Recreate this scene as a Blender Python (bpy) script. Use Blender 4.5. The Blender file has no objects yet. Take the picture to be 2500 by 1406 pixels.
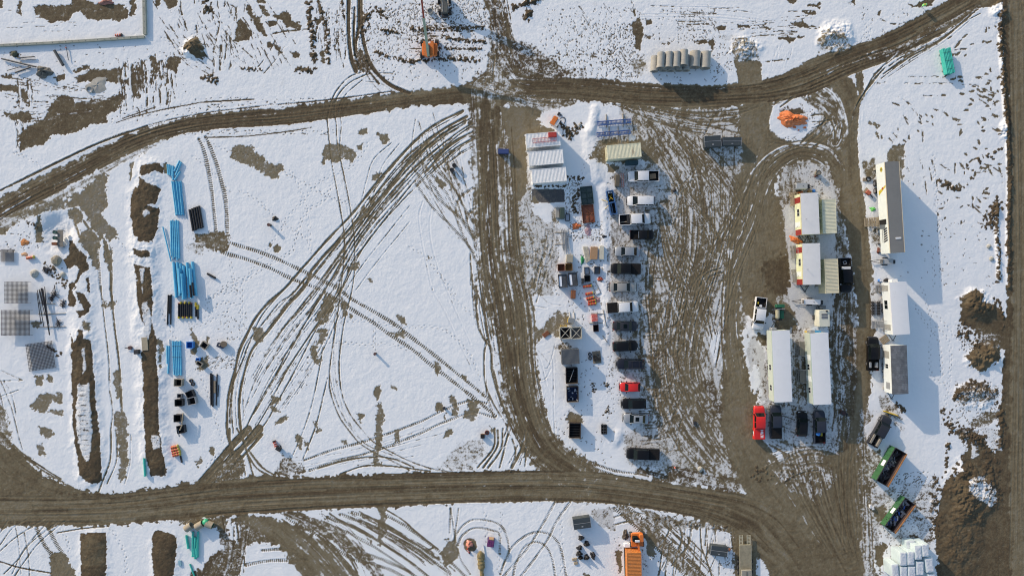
import bpy, math, random
import numpy as np
from mathutils import Vector, Matrix

# ------------------------------------------------------------------ camera, sky, sun, exposure
S = 13.4            # photograph pixels per metre on the ground
H = 125.0           # height of the drone above the ground
CX, CY = 1250.0, 703.0
scene = bpy.context.scene
cam_d = bpy.data.cameras.new("camera"); cam = bpy.data.objects.new("camera", cam_d)
scene.collection.objects.link(cam)
cam.location = (0, 0, H); cam.rotation_euler = (0, 0, 0)
cam_d.sensor_width = 36.0
cam_d.lens = 36.0 * H / (2500.0 / S)
cam_d.clip_start = 1.0; cam_d.clip_end = 20000
scene.camera = cam

SUN_EL = math.radians(17.5)
world = bpy.data.worlds.new("World"); scene.world = world; world.use_nodes = True
wn = world.node_tree
sky = wn.nodes.new("ShaderNodeTexSky"); sky.sky_type = 'NISHITA'; sky.sun_disc = False
sky.sun_elevation = SUN_EL; sky.sun_rotation = math.radians(-45)
sky.air_density = 1.0; sky.dust_density = 1.0; sky.ozone_density = 1.0
bg = wn.nodes["Background"]; bg.inputs[1].default_value = 0.15
wn.links.new(sky.outputs[0], bg.inputs[0])
sun_d = bpy.data.lights.new("sun", 'SUN'); sun = bpy.data.objects.new("sun", sun_d)
scene.collection.objects.link(sun)
sun_d.energy = 2.75; sun_d.angle = math.radians(0.5); sun_d.color = (1.0, 0.82, 0.64)
sdir = Vector((1, -1, -math.tan(SUN_EL) * math.sqrt(2)))
sun.rotation_euler = sdir.to_track_quat('-Z', 'Y').to_euler()
scene.view_settings.view_transform = 'Standard'; scene.view_settings.look = 'None'
scene.view_settings.gamma = 1.0; scene.view_settings.exposure = 0.43
scene.view_settings.use_curve_mapping = False
scene.cycles.max_bounces = 5; scene.cycles.diffuse_bounces = 3; scene.cycles.glossy_bounces = 2
scene.cycles.use_denoising = True; scene.cycles.filter_width = 1.1

COL = scene.collection
rnd = random.Random(7)

def W(px, py, z=0.0):
    k = (H - z) / H
    return Vector(((px - CX) / S * k, (CY - py) / S * k, z))

# ------------------------------------------------------------------ materials
MATS = {}
def mat(name, col, rough=0.6, metal=0.0, var=0.12, scale=3.0, coat=0.0, dirt=0.0, bump=0.0, dirtcol=(0.16, 0.14, 0.11), spec=0.5):
    if name in MATS: return MATS[name]
    m = bpy.data.materials.new(name); m.use_nodes = True
    nt = m.node_tree; p = nt.nodes["Principled BSDF"]
    p.inputs["Roughness"].default_value = rough; p.inputs["Metallic"].default_value = metal
    p.inputs["Coat Weight"].default_value = coat; p.inputs["Coat Roughness"].default_value = 0.06
    p.inputs["Specular IOR Level"].default_value = spec
    tc = nt.nodes.new("ShaderNodeTexCoord")
    n1 = nt.nodes.new("ShaderNodeTexNoise"); n1.inputs["Scale"].default_value = scale
    n1.inputs["Detail"].default_value = 5; n1.inputs["Roughness"].default_value = 0.65
    nt.links.new(tc.outputs["Object"], n1.inputs["Vector"])
    mr = nt.nodes.new("ShaderNodeMapRange"); mr.inputs[1].default_value = 0.3; mr.inputs[2].default_value = 0.7
    mr.inputs[3].default_value = 1 - var; mr.inputs[4].default_value = 1 + var
    nt.links.new(n1.outputs[0], mr.inputs[0])
    mx = nt.nodes.new("ShaderNodeVectorMath"); mx.operation = 'SCALE'
    mx.inputs[0].default_value = col; nt.links.new(mr.outputs[0], mx.inputs["Scale"])
    out = mx.outputs[0]
    if dirt > 0:
        n2 = nt.nodes.new("ShaderNodeTexNoise"); n2.inputs["Scale"].default_value = scale * 0.6
        n2.inputs["Detail"].default_value = 6; n2.inputs["Roughness"].default_value = 0.7
        nt.links.new(tc.outputs["Object"], n2.inputs["Vector"])
        r2 = nt.nodes.new("ShaderNodeMapRange"); r2.inputs[1].default_value = 0.62 - 0.3 * dirt; r2.inputs[2].default_value = 0.85 - 0.3 * dirt
        nt.links.new(n2.outputs[0], r2.inputs[0])
        mm = nt.nodes.new("ShaderNodeMix"); mm.data_type = 'RGBA'
        nt.links.new(r2.outputs[0], mm.inputs[0]); nt.links.new(out, mm.inputs[6]); mm.inputs[7].default_value = (*dirtcol, 1)
        out = mm.outputs[2]
    nt.links.new(out, p.inputs["Base Color"])
    if bump > 0:
        b = nt.nodes.new("ShaderNodeBump"); b.inputs["Strength"].default_value = bump; b.inputs["Distance"].default_value = 0.05
        nb = nt.nodes.new("ShaderNodeTexNoise"); nb.inputs["Scale"].default_value = scale * 4; nb.inputs["Detail"].default_value = 4
        nt.links.new(tc.outputs["Object"], nb.inputs["Vector"])
        nt.links.new(nb.outputs[0], b.inputs["Height"]); nt.links.new(b.outputs[0], p.inputs["Normal"])
    MATS[name] = m
    return m
# ------------------------------------------------------------------ ground painted as snow cover / bare mud with real relief
ST = 1.45
xs = np.arange(-120, 2620, ST); ys = np.arange(-120, 1530, ST)
NX, NY = len(xs), len(ys)
GX, GY = np.meshgrid(xs, ys)
M = np.zeros((NY, NX), np.float32)        # mud potential
A = np.full((NY, NX), 0.10, np.float32)   # noise amplitude
T = np.full((NY, NX), 0.45, np.float32)   # tone of the soil
Z = np.zeros((NY, NX), np.float32)        # relief in metres
_r = np.random.RandomState(11)
TAB = (_r.rand(256, 256) * 2 - 1).astype(np.float32)
def vn(x, y, seed=0):
    x = np.asarray(x, np.float32) + seed * 37.13; y = np.asarray(y, np.float32) + seed * 91.7
    xi = np.floor(x); yi = np.floor(y); fx = x - xi; fy = y - yi
    xi = xi.astype(np.int64) & 255; yi = yi.astype(np.int64) & 255
    x1 = (xi + 1) & 255; y1 = (yi + 1) & 255
    fx = fx * fx * (3 - 2 * fx); fy = fy * fy * (3 - 2 * fy)
    a = TAB[yi, xi] * (1 - fx) + TAB[yi, x1] * fx
    b = TAB[y1, xi] * (1 - fx) + TAB[y1, x1] * fx
    return a * (1 - fy) + b * fy
def fb(x, y, s, seed=0, o=3):
    r = 0; am = 1.0; t = 0
    for i in range(o):
        r = r + am * vn(x / s, y / s, seed + i * 7); t += am * 0.75; am *= 0.55; s *= 0.47
    return r / t
N60 = fb(GX, GY, 70, 1); N20 = fb(GX, GY, 24, 2); N8 = fb(GX, GY, 9, 3, 2); N4 = fb(GX, GY, 4.5, 4, 2); N3 = vn(GX / 2.6, GY / 2.6, 5); _rr = np.random.RandomState(3); N1 = (_rr.rand(NY, NX) * 2 - 1).astype(np.float32)
WX = GX + 14 * N60; AN = fb(WX, GY / 3.6, 5.0, 9, 2); AH = fb(GX / 3.2, GY, 5.0, 12, 2)
def sm(t):
    t = np.clip(t, 0, 1); return t * t * (3 - 2 * t)
def box(x0, y0, x1, y1):
    a = max(0, int((x0 - xs[0]) / ST)); b = min(NX, int((x1 - xs[0]) / ST) + 2)
    c = max(0, int((y0 - ys[0]) / ST)); d = min(NY, int((y1 - ys[0]) / ST) + 2)
    if b <= a or d <= c: return None
    return (slice(c, d), slice(a, b))
def put(sl, a, val=None, tone=None, amp=None):
    if val is not None: M[sl] = M[sl] * (1 - a) + val * a
    if tone is not None: T[sl] = T[sl] * (1 - a) + tone * a
    if amp is not None: A[sl] = A[sl] * (1 - a) + amp * a
def sdist(pts, m):
    pts = np.array(pts, float)
    sl = box(pts[:, 0].min() - m, pts[:, 1].min() - m, pts[:, 0].max() + m, pts[:, 1].max() + m)
    if sl is None: return None, None
    x = GX[sl]; y = GY[sl]; d2 = np.full(x.shape, 1e9); ins = np.zeros(x.shape, bool)
    n = len(pts)
    for i in range(n):
        ax, ay = pts[i]; bx, by = pts[(i + 1) % n]; ex, ey = bx - ax, by - ay
        L = ex * ex + ey * ey + 1e-9
        t = np.clip(((x - ax) * ex + (y - ay) * ey) / L, 0, 1)
        d2 = np.minimum(d2, (x - ax - t * ex) ** 2 + (y - ay - t * ey) ** 2)
        if ay != by:
            c = ((ay > y) != (by > y)) & (x < (bx - ax) * (y - ay) / (by - ay) + ax)
            ins ^= c
    d = np.sqrt(d2); return sl, np.where(ins, d, -d)      # positive inside
def poly(pts, val=1.0, tone=None, amp=None, soft=4, nz=7):
    sl, d = sdist(pts, 14 + nz)
    if sl is None: return
    a = sm((d + nz * (0.6 * N8[sl] + 0.6 * N20[sl] + 0.5 * N4[sl] + 0.35 * N3[sl])) / soft + 0.5)
    put(sl, a, val, tone, amp)
def blob(cx, cy, rx, ry, val=1.0, tone=None, ang=0, nz=0.35, amp=None):
    R_ = max(rx, ry) * 1.6
    sl = box(cx - R_, cy - R_, cx + R_, cy + R_)
    if sl is None: return
    c, s = math.cos(math.radians(ang)), math.sin(math.radians(ang))
    x = GX[sl] - cx; y = GY[sl] - cy
    d = np.sqrt(((x * c + y * s) / rx) ** 2 + ((-x * s + y * c) / ry) ** 2)
    a = sm((1 - d + nz * (N8[sl] + 0.5 * N4[sl])) / 0.22 + 0.5)
    put(sl, a, val, tone, amp)
def cr(pts, step=7):
    P = [tuple(map(float, p)) for p in pts]
    if len(P) == 2: P = [P[0], tuple((a + b) / 2 for a, b in zip(*P)), P[1]]
    P = np.array(P); Q = np.vstack([2 * P[0] - P[1], P, 2 * P[-1] - P[-2]])
    out = []
    for i in range(1, len(Q) - 2):
        L = np.hypot(*(Q[i + 1][:2] - Q[i][:2])); n = max(1, int(L / step))
        for k in range(n):
            t = k / n
            out.append(0.5 * (2 * Q[i] + (Q[i + 1] - Q[i - 1]) * t + (2 * Q[i - 1] - 5 * Q[i] + 4 * Q[i + 1] - Q[i + 2]) * t * t + (3 * Q[i] - Q[i - 1] - 3 * Q[i + 1] + Q[i + 2]) * t ** 3))
    out.append(Q[-2]); return np.array(out)
def field(pts, m, step=8):
    """distance / arc length / side / half-width along a curve"""
    C = cr(pts, step); hw = C[:, 2] if C.shape[1] > 2 else None
    mm = m + (hw.max() if hw is not None else 0)
    sl = box(C[:, 0].min() - mm, C[:, 1].min() - mm, C[:, 0].max() + mm, C[:, 1].max() + mm)
    if sl is None: return None
    shp = GX[sl].shape; D = np.full(shp, 1e9, np.float32); U = np.zeros(shp, np.float32); V = np.zeros(shp, np.float32); HW = np.ones(shp, np.float32)
    r0, c0 = sl[0].start, sl[1].start; u0 = 0.0
    for i in range(len(C) - 1):
        ax, ay = C[i][:2]; bx, by = C[i + 1][:2]; ex, ey = bx - ax, by - ay; L = math.hypot(ex, ey)
        if L < 1e-6: continue
        q = m + (max(hw[i], hw[i + 1]) if hw is not None else 0)
        s2 = box(min(ax, bx) - q, min(ay, by) - q, max(ax, bx) + q, max(ay, by) + q)
        if s2 is None: u0 += L; continue
        x = GX[s2] - ax; y = GY[s2] - ay
        t = np.clip((x * ex + y * ey) / (L * L), 0, 1)
        d = np.hypot(x - t * ex, y - t * ey)
        w = (slice(s2[0].start - r0, s2[0].stop - r0), slice(s2[1].start - c0, s2[1].stop - c0))
        b = d < D[w]
        cz = (ex * y - ey * x)
        D[w] = np.where(b, d, D[w]); U[w] = np.where(b, u0 + t * L, U[w]); V[w] = np.where(b, np.sign(cz) * d, V[w])
        if hw is not None: HW[w] = np.where(b, hw[i] * (1 - t) + hw[i + 1] * t, HW[w])
        u0 += L
    return sl, D, U, V, HW, u0
SEED = [20]
def road(pts, val=0.95, tone=0.45, edge=5, streak=0.25, sv=3.2, su=110, ton=0.25, amp=0.12, ez=5, cut=0.0, keep=1.0):
    """broad driven lane: streaks of slush and mud follow its direction"""
    SEED[0] += 3; sd = SEED[0]
    f = field(pts, edge + ez + 4, 12)
    if f is None: return
    sl, D, U, V, HW, _ = f
    a = sm((HW - D + ez * (0.6 * N20[sl] + 0.5 * N8[sl] + 0.4 * N4[sl])) / edge + 0.5) * keep
    st = 0.6 * fb(U / su * sv, V, sv, sd, 2) + 0.5 * fb(U / su * 8 * 1.5, V, 9, sd + 1, 2)
    big = fb(U / 6, V, 16, sd + 2, 2)
    val2 = val + streak * (st * 0.9 + 0.35 * N20[sl] + 0.25 * N8[sl])
    put(sl, a, val2, np.clip(tone + ton * (0.6 * st + 0.9 * big), 0, 1), amp)
    Z[sl] += a * 0.02 * st * (1 if streak > 0 else 0)
def tyre(pts, w=3.0, val=0.85, tone=0.4, tread=0, cut=0.15, depth=0.02, per=6.0, rag=0.0):
    f = field(pts, w + 3)
    if f is None: return
    SEED[0] += 1
    sl, D, U, V, _, L = f
    wob = 1 + 0.25 * vn(U / 30, V * 0, SEED[0])
    a = sm((w * wob - D) / 1.6 + 0.5)
    a = a * (0.88 + 0.16 * vn(U / 26, V / 2.5, SEED[0] + 5) + 0.12 * N4[sl])
    if rag: a = a * np.clip(1 - rag * .35 + rag * 1.1 * vn(U / 7, V / 2.2, SEED[0] + 9) + rag * .5 * N3[sl], 0, 1.2)
    if tread:
        tr = 0.5 + 0.5 * np.sin(2 * math.pi * (U + (np.abs(V) * 0.8 if tread == 2 else 0)) / per)
        a = a * (0.45 + 0.75 * tr)
    a = np.clip(a, 0, 1)
    M[sl] = np.maximum(M[sl], M[sl] * (1 - a) + val * a)
    T[sl] = T[sl] * (1 - a) + tone * a
    Z[sl] -= a * depth
    if cut > 0:
        rim = np.exp(-((D - w - 1.6) / 1.5) ** 2); Z[sl] += rim * depth * 0.6
def off(pts, o):
    C = cr(pts, 20); r = []
    for i in range(len(C)):
        a = C[max(0, i - 1)][:2]; b = C[min(len(C) - 1, i + 1)][:2]; e = (b - a) / (np.hypot(*(b - a)) + 1e-9)
        r.append((C[i][0] - e[1] * o, C[i][1] + e[0] * o))
    return r
def pair(pts, gap=22, **k):
    tyre(off(pts, gap / 2), **k); tyre(off(pts, -gap / 2), **k)
def steps(pts, val=0.50, sp=6.5, wd=2.4, jit=1.0):
    C = cr(pts, 1.0); s = 0; k = 0; last = C[0]; nxt = 0
    for i in range(1, len(C)):
        s += np.hypot(*(C[i] - C[i - 1]))
        if s >= nxt:
            nxt = s + sp * rnd.uniform(0.8, 1.2); k += 1
            e = C[i] - C[i - 1]; e = e / (np.hypot(*e) + 1e-9); o = wd * (1 if k % 2 else -1)
            dash(C[i][0] - e[1] * o + rnd.uniform(-jit, jit) * .4, C[i][1] + e[0] * o, 2.3, 0.8, math.degrees(math.atan2(e[1], e[0])) + rnd.uniform(-12, 12), val)
def dash(cx, cy, rx, ry, ang, val=0.8, tone=0.55, dz=-0.03):
    q = max(rx, ry) + 3; sl = box(cx - q, cy - q, cx + q, cy + q)
    if sl is None: return
    c, s = math.cos(math.radians(ang)), math.sin(math.radians(ang)); x = GX[sl] - cx; y = GY[sl] - cy
    d = np.sqrt(((x * c + y * s) / (rx + .6)) ** 2 + ((-x * s + y * c) / (ry + .6)) ** 2)
    d = d * (1 + .35 * N4[sl] + .30 * N3[sl]) + .12 * N8[sl]
    a = np.clip((1.25 - d) / 0.5, 0, 1) * val
    M[sl] = np.maximum(M[sl], a); T[sl] = np.where(a > .4, tone, T[sl]); Z[sl] += np.clip((1.25 - d), 0, 1) * dz
def clods(pts, n, spread=4, r=(1.2, 3.5), tone=0.9, h=0.10):
    C = cr(pts, 3) if len(pts) > 1 else np.array([pts[0]])
    for _ in range(n):
        p = C[rnd.randrange(len(C))]
        rr = rnd.uniform(*r)
        dash(p[0] + rnd.gauss(0, spread), p[1] + rnd.gauss(0, spread), rr * rnd.uniform(1, 1.7), rr, rnd.uniform(0, 180), 0.95, tone, h * rnd.uniform(.4, 1.2))
def speck(x0, y0, x1, y1, n, l=(1.5, 5), w=(0.9, 1.8), ang=0, ja=40, val=0.8, tone=0.7, dz=0.02, f=None):
    for _ in range(n):
        x, y = rnd.uniform(x0, x1), rnd.uniform(y0, y1)
        if f is not None and not f(x, y): continue
        dash(x, y, rnd.uniform(*l), rnd.uniform(*w), ang + rnd.gauss(0, ja), val, tone, dz)
def hump(cx, cy, rx, ry, h, ang=0, rough=0.25, p=1.0):
    R_ = max(rx, ry) * 1.5; sl = box(cx - R_, cy - R_, cx + R_, cy + R_)
    if sl is None: return
    c, s = math.cos(math.radians(ang)), math.sin(math.radians(ang)); x = GX[sl] - cx; y = GY[sl] - cy
    d = np.sqrt(((x * c + y * s) / rx) ** 2 + ((-x * s + y * c) / ry) ** 2)
    a = sm(1.15 - d + 0.15 * N20[sl])
    Z[sl] += a ** p * h * (1 + rough * (N20[sl] + 0.7 * N8[sl] + 0.5 * N4[sl]))
def ridge(pts, w, h, rough=0.25):
    f = field(pts, w * 1.5, 12)
    if f is None: return
    sl, D, U, V, _, _ = f
    a = sm(1.15 - D / w + 0.15 * N20[sl])
    Z[sl] += a * h * (1 + rough * (N20[sl] + 0.7 * N8[sl] + 0.5 * N4[sl]))

def bundle(A_, B_, n, w=(1.2, 2.4), val=(.6, .9), tone=(.3, .55), frac=(.25, .8), light=0.0, tread=0, seed=1, rag=0.3, depth=.012):
    """n lanes spread between two guide curves; a share of them is pale slush left between the ruts"""
    r = random.Random(seed)
    def rs(P):
        C = cr(P, 6); d = np.r_[0, np.cumsum(np.hypot(*(C[1:] - C[:-1]).T))]; t = np.linspace(0, d[-1], 25)
        return np.stack([np.interp(t, d, C[:, 0]), np.interp(t, d, C[:, 1])], 1)
    a, b = rs(A_), rs(B_)
    for k in range(n):
        f0 = r.uniform(-.03, 1.03); f1 = min(1.05, max(-.05, f0 + r.gauss(0, .13))); fr = r.uniform(*frac); t0 = r.uniform(0, 1 - fr) if fr < 1 else 0
        i0 = int(t0 * 24); i1 = max(i0 + 3, int((t0 + fr) * 24)); ff = np.linspace(f0, f1, 25)[:, None]
        C = (a * (1 - ff) + b * ff)[i0:i1 + 1]
        if len(C) < 3: continue
        if r.random() < light:
            f = field(C[::3] if len(C) > 8 else C, 6)
            if f:
                sl, D, U, V, _, _ = f; q = sm((r.uniform(.8, 2.4) - D) / 1.5 + .5) * r.uniform(.35, .85) * (.7 + .5 * vn(U / 9, V / 2, k)); put(sl, np.clip(q * .85, 0, 1), .33)
        else:
            tyre(C[::3] if len(C) > 8 else C, w=r.uniform(*w), val=r.uniform(*val), tone=r.uniform(*tone), tread=(r.random() < tread) * 1, per=4, depth=depth, rag=rag)
# ---- broad slush areas of the yard (amp high = patchy)
poly([(1270,250),(1500,250),(1640,262),(1850,262),(1850,420),(1800,640),(1765,800),(1760,980),(1800,1100),(1880,1200),(1800,1200),(1640,1165),(1560,1120),(1600,1040),(1590,900),(1570,700),(1600,560),(1640,450),(1610,330),(1520,262),(1440,240),(1380,250),(1330,275),(1290,310)],0.55,0.32,0.30,12,8)
poly([(1500,400),(1620,400),(1660,520),(1600,640),(1575,800),(1590,960),(1610,1080),(1600,1140),(1530,1140),(1520,1060),(1600,1000),(1500,900),(1490,760),(1485,620)],0.46,0.5,0.28,18,8)
poly([(1860,230),(1880,230),(1900,480),(1850,700),(1900,800),(2030,800),(2050,1000),(1900,1120),(1880,1180),(2110,1180),(2110,900),(2060,500),(2040,240)],0.62,0.4,0.32,12,8)
poly([(1255,380),(1290,380),(1300,520),(1370,560),(1360,640),(1350,720),(1300,720),(1270,700),(1262,560)],0.42,0.35,0.42,10,7)
poly([(1240,240),(1330,262),(1285,330),(1282,470),(1250,470)],0.8,0.3,0.3,8,6)
# soft fans of streaks in the yard
road([(1560,262,50),(1660,420,70),(1710,600,70),(1740,760,60)],0.55,0.3,24,0.28,2.8,80,.2,.38,10)
road([(1850,700,40),(1840,560,45),(1800,700,60),(1690,900,70),(1760,1050,60),(1870,1180,50)],0.58,0.32,24,0.26,2.8,70,.2,.3,10)
road([(1600,700,50),(1600,850,55),(1650,1000,55),(1760,1120,50)],0.56,0.35,24,0.28,2.6,60,.2,.35,10)
road([(1620,300,20),(1700,300,28),(1790,310,25)],0.5,0.3,10,0.7,3,60,.2,.3,8)
# left edge wedge of the bottom road and bare dirt
poly([(-150,1000),(-20,1040),(0,1075),(40,1098),(70,1125),(100,1155),(180,1192),(245,1204),(245,1240),(-150,1240)],0.97,0.45,0.1,7,7)
poly([(-150,950),(0,985),(18,1000),(28,1050),(25,1095),(-150,1080)],0.78,0.3,0.4,8,8)
# ---- roads
R_UP=[(-150,605,36),(0,515,31),(100,462,29),(200,410,26),(300,362,24),(350,340,22),(430,315,19),(500,300,19),(600,291,18),(700,284,20),(800,270,20),(900,257,20),(1000,243,20),(1100,232,22),(1200,225,28)]
road(R_UP,0.93,0.55,9,0.34,3.2,130,.30,.12,6)
road([(-100,585,40),(0,548,18),(100,505,12),(200,450,9),(300,392,7),(400,345,5)],0.62,0.2,6,0.5,3,50,.1,.3,7)
road([(1160,228,30),(1300,215,29),(1400,218,28),(1500,224,28),(1600,234,29),(1700,238,29),(1800,232,27),(1900,214,27),(2000,172,33),(2100,138,30),(2200,98,30),(2300,45,32),(2400,-10,36),(2520,-90,40)],0.97,0.5,7,0.24,3,130,.32,.12,4)
road([(2130,135,14),(2200,120,12),(2260,80,10),(2330,50,8),(2390,15,5)],0.75,0.6,6,0.5,3,60,.2,.3,5)
road([(2535,-150,84),(2538,360,74),(2535,700,74),(2530,1050,82),(2535,1560,82)],1.0,0.33,5,0.06,3,150,.16,.05,3)
road([(2447,-150,10),(2462,340,8),(2465,700,8),(2452,1040,14),(2440,1300,28),(2440,1560,28)],0.95,0.75,6,0.2,3,80,.2,.2,6)
road([(-150,1245,44),(0,1245,43),(250,1243,39),(400,1230,42),(500,1218,47),(620,1208,47),(750,1203,42),(1000,1195,39),(1250,1186,37),(1400,1186,37),(1500,1196,34),(1600,1208,34),(1700,1224,42),(1800,1250,52),(1900,1305,75),(1990,1400,105),(2080,1560,130)],1.0,0.5,10,0.12,3.2,160,.34,.08,8)
# central haul track
road([(1190,225,45),(1195,300,50),(1205,400,56),(1212,500,54),(1218,600,54),(1238,700,54),(1260,800,50),(1262,900,46),(1280,1000,46),(1310,1070,46),(1360,1130,50),(1420,1175,55)],0.78,0.45,22,0.44,2.6,140,.3,.24,10)
road([(1185,260,12),(1180,400,9),(1190,560,9),(1212,700,9),(1240,850,10),(1262,980,12),(1300,1080,14),(1370,1150,16)],0.97,0.68,5,0.25,2.5,120,.15,.1,3)
road([(1215,270,8),(1203,400,9),(1212,560,9),(1235,700,9),(1262,850,12),(1290,980,16),(1330,1080,18),(1400,1160,18)],0.97,0.62,5,0.25,2.5,120,.15,.1,3)
road([(1255,740,20),(1275,800,26),(1290,860,14),(1300,960,14),(1330,1050,20)],0.92,0.35,8,0.2,3,80,.2,.2,6)
# junction at the top
road([(1205,-60,10),(1208,60,15),(1218,130,22),(1215,200,34)],0.72,0.35,12,0.5,3,60,.3,.4,8)
road([(1175,-40,8),(1195,20,9),(1225,70,10),(1235,140,12),(1270,180,16),(1360,190,8)],0.85,0.55,6,0.3,3,60,.2,.3,5)
road([(1262,232,20),(1330,255,14),(1400,248,10)],0.62,0.3,8,0.6,3,50,.2,.35,7)
poly([(1245,95),(1290,105),(1330,135),(1375,165),(1440,185),(1300,190),(1250,160)],0.72,0.75,0.55,10,8)
poly([(1225,265),(1290,262),(1330,310),(1285,330),(1285,470),(1260,500),(1250,400)],0.95,0.22,0.12,7,6)
poly([(1295,310),(1345,312),(1365,330),(1290,330)],0.95,0.3,0.1,5,5)
poly([(1460,340),(1500,335),(1590,340),(1604,360),(1606,400),(1560,392),(1470,402),(1440,385)],0.85,0.3,0.3,7,6)
# yard mud routes
road([(1850,235,34),(1860,330,36),(1850,420,40),(1840,520,42),(1860,600,46),(1860,680,50),(1850,740,40)],0.98,0.35,8,0.14,3,110,.2,.12,6)
road([(1820,470,26),(1795,600,22),(1785,700,22),(1788,850,26),(1800,980,40),(1810,1060,46),(1860,1160,56),(1930,1260,80)],0.95,0.33,9,0.25,3,110,.2,.15,7)
road([(1830,440,24),(1880,375,26),(1960,345,22),(2030,370,26),(2065,440,30)],0.95,0.4,8,0.25,2.6,90,.22,.15,6)
road([(1880,440,18),(1905,400,14),(1960,378,12),(2010,395,12)],0.95,0.4,6,0.2,2.6,90,.2,.15,6)
road([(2040,190,30),(2075,260,27),(2085,380,30),(2085,480,34),(2095,560,30),(2105,650,26),(2115,760,22),(2110,850,22),(2105,950,20),(2090,1040,26),(2060,1120,40),(2040,1200,60),(2060,1320,80)],0.97,0.42,8,0.16,3,110,.22,.12,6)
road([(2040,600,22),(2050,700,30),(2055,800,34),(2060,900,34),(2055,1000,30),(2040,1080,30)],0.72,0.6,9,0.42,2.6,110,.2,.3,7)
road([(2095,360,9),(2100,200,8),(2085,160,10)],0.95,0.4,6,0.2,3,60,.2,.2,5)
road([(1990,215,22),(2030,250,26),(2050,320,24),(2040,350,22)],0.62,0.4,8,0.62,2.8,80,.2,.2,6)
poly([(1800,250),(1850,250),(1880,260),(1860,420),(1830,470),(1815,380),(1800,330)],0.95,0.32,0.15,9,8)
poly([(1790,420),(1860,400),(1900,480),(1920,600),(1925,690),(1880,720),(1800,700),(1790,560)],0.95,0.33,0.15,12,8)
poly([(1860,640),(1925,620),(1930,720),(1870,715)],0.98,0.75,0.1,14,8)
poly([(1770,960),(1850,960),(1850,1080),(1800,1100),(1770,1060)],0.97,0.3,0.1,12,8)
poly([(1690,930),(1740,930),(1770,1000),(1730,1040),(1700,1000)],0.85,0.72,0.4,12,9)
poly([(2050,1120),(2120,1100),(2110,1200),(2130,1300),(2140,1420),(1960,1420),(1900,1250),(1990,1160)],0.97,0.48,0.12,16,8)
poly([(2100,1000),(2135,1000),(2120,1080),(2150,1180),(2140,1260),(2120,1350),(2150,1420),(2120,1420),(2095,1250),(2090,1100)],0.66,0.4,0.5,12,8)
poly([(1885,1150),(1990,1130),(2050,1160),(2000,1230),(1930,1200)],0.66,0.35,0.5,12,9)
poly([(1800,260),(1905,255),(1850,330)],0.95,0.35,0.1,10,6)
road([(1640,1150,14),(1700,1165,16),(1790,1185,18)],0.78,0.55,9,0.4,3,60,.25,.35,7)
road([(1560,1150,8),(1620,1165,8),(1690,1185,10)],0.7,0.6,8,0.4,3,60,.25,.35,7)
# snow islands
poly([(1878,290),(1885,262),(1925,240),(1950,238),(1985,262),(2008,282),(1990,315),(1955,345),(1935,346),(1905,338),(1880,318)],0.02,None,0.14,5,4)
poly([(1738,700),(1752,690),(1762,760),(1762,900),(1752,960),(1740,890),(1725,840),(1715,780)],0.22,0.5,0.45,5,5)
poly([(1733,815),(1755,805),(1760,880),(1745,885),(1730,850)],0.02,None,0.2,5,4)
poly([(1825,820),(1845,820),(1868,860),(1870,980),(1858,975),(1855,900),(1845,885),(1832,905),(1824,860)],0.26,0.5,0.5,5,6)
poly([(1940,425),(1960,408),(1985,402),(2010,420),(2030,455),(2040,480),(2020,500),(1985,490),(1990,465),(1950,440)],0.2,0.4,0.5,6,5)
poly([(1916,500),(1935,500),(1945,560),(1945,700),(1935,720),(1928,640),(1918,560)],0.12,0.4,0.35,5,4)
poly([(1925,705),(1990,700),(2030,715),(2030,760),(2000,800),(1955,800),(1940,770),(1925,745)],0.1,0.6,0.4,6,6)
poly([(2000,565),(2037,565),(2038,640),(2000,640)],0.15,0.6,0.35,6,4)
poly([(1900,720),(1925,740),(1948,790),(1945,812),(1890,810),(1895,760)],0.9,0.4,0.2,8,6)
poly([(1930,800),(1962,810),(1965,1000),(1935,1000)],0.5,0.6,0.6,8,6)
poly([(1862,985),(2030,985),(2040,1000),(2040,1060),(2020,1090),(1960,1100),(1890,1100),(1858,1070)],0.34,0.6,0.36,10,7)
poly([(1880,985),(1960,975),(1965,1010),(1890,1010)],0.35,0.6,0.5,8,6)
poly([(2020,780),(2060,800),(2075,900),(2075,960),(2060,1000),(2040,1000),(2030,960),(2040,860)],0.55,0.65,0.5,8,7)
poly([(2035,700),(2045,780),(2038,830),(2030,800)],0.3,0.6,0.5,6,5)
# snow field right of yard, with dirt by its left edge
poly([(2094,330),(2100,250),(2115,230),(2150,200),(2200,155),(2290,115),(2330,75),(2395,20),(2440,20),(2445,200),(2458,420),(2452,700),(2440,980),(2330,1080),(2300,1200),(2290,1420),(2160,1420),(2130,1330),(2180,1250),(2130,1180),(2120,1090),(2110,1040),(2150,1010),(2155,990),(2145,950),(2150,820),(2145,690),(2128,640),(2112,500),(2100,430)],0.0,None,0.08,4,3)
poly([(2106,395),(2140,385),(2142,440),(2110,432)],0.8,0.28,0.4,7,5)
poly([(2165,372),(2178,358),(2206,356),(2207,410),(2206,440),(2190,440),(2165,400)],0.9,0.25,0.3,5,4)
poly([(2117,540),(2150,530),(2156,600),(2130,600)],0.6,0.4,0.5,8,6)
poly([(2125,690),(2152,690),(2150,800),(2128,800)],0.12,0.4,0.35,5,4)
poly([(2130,690),(2150,690),(2152,715),(2130,720)],0.6,0.4,0.4,6,4)
poly([(2186,350),(2178,342),(2190,330)],0.2,0.4,0.3,5,4)
poly([(2150,960),(2180,975),(2200,1010),(2210,1060),(2150,1010)],0.42,0.4,0.5,10,7)
poly([(2110,1090),(2150,1100),(2160,1160),(2130,1190),(2118,1150)],0.62,0.4,0.5,8,6)
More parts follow.
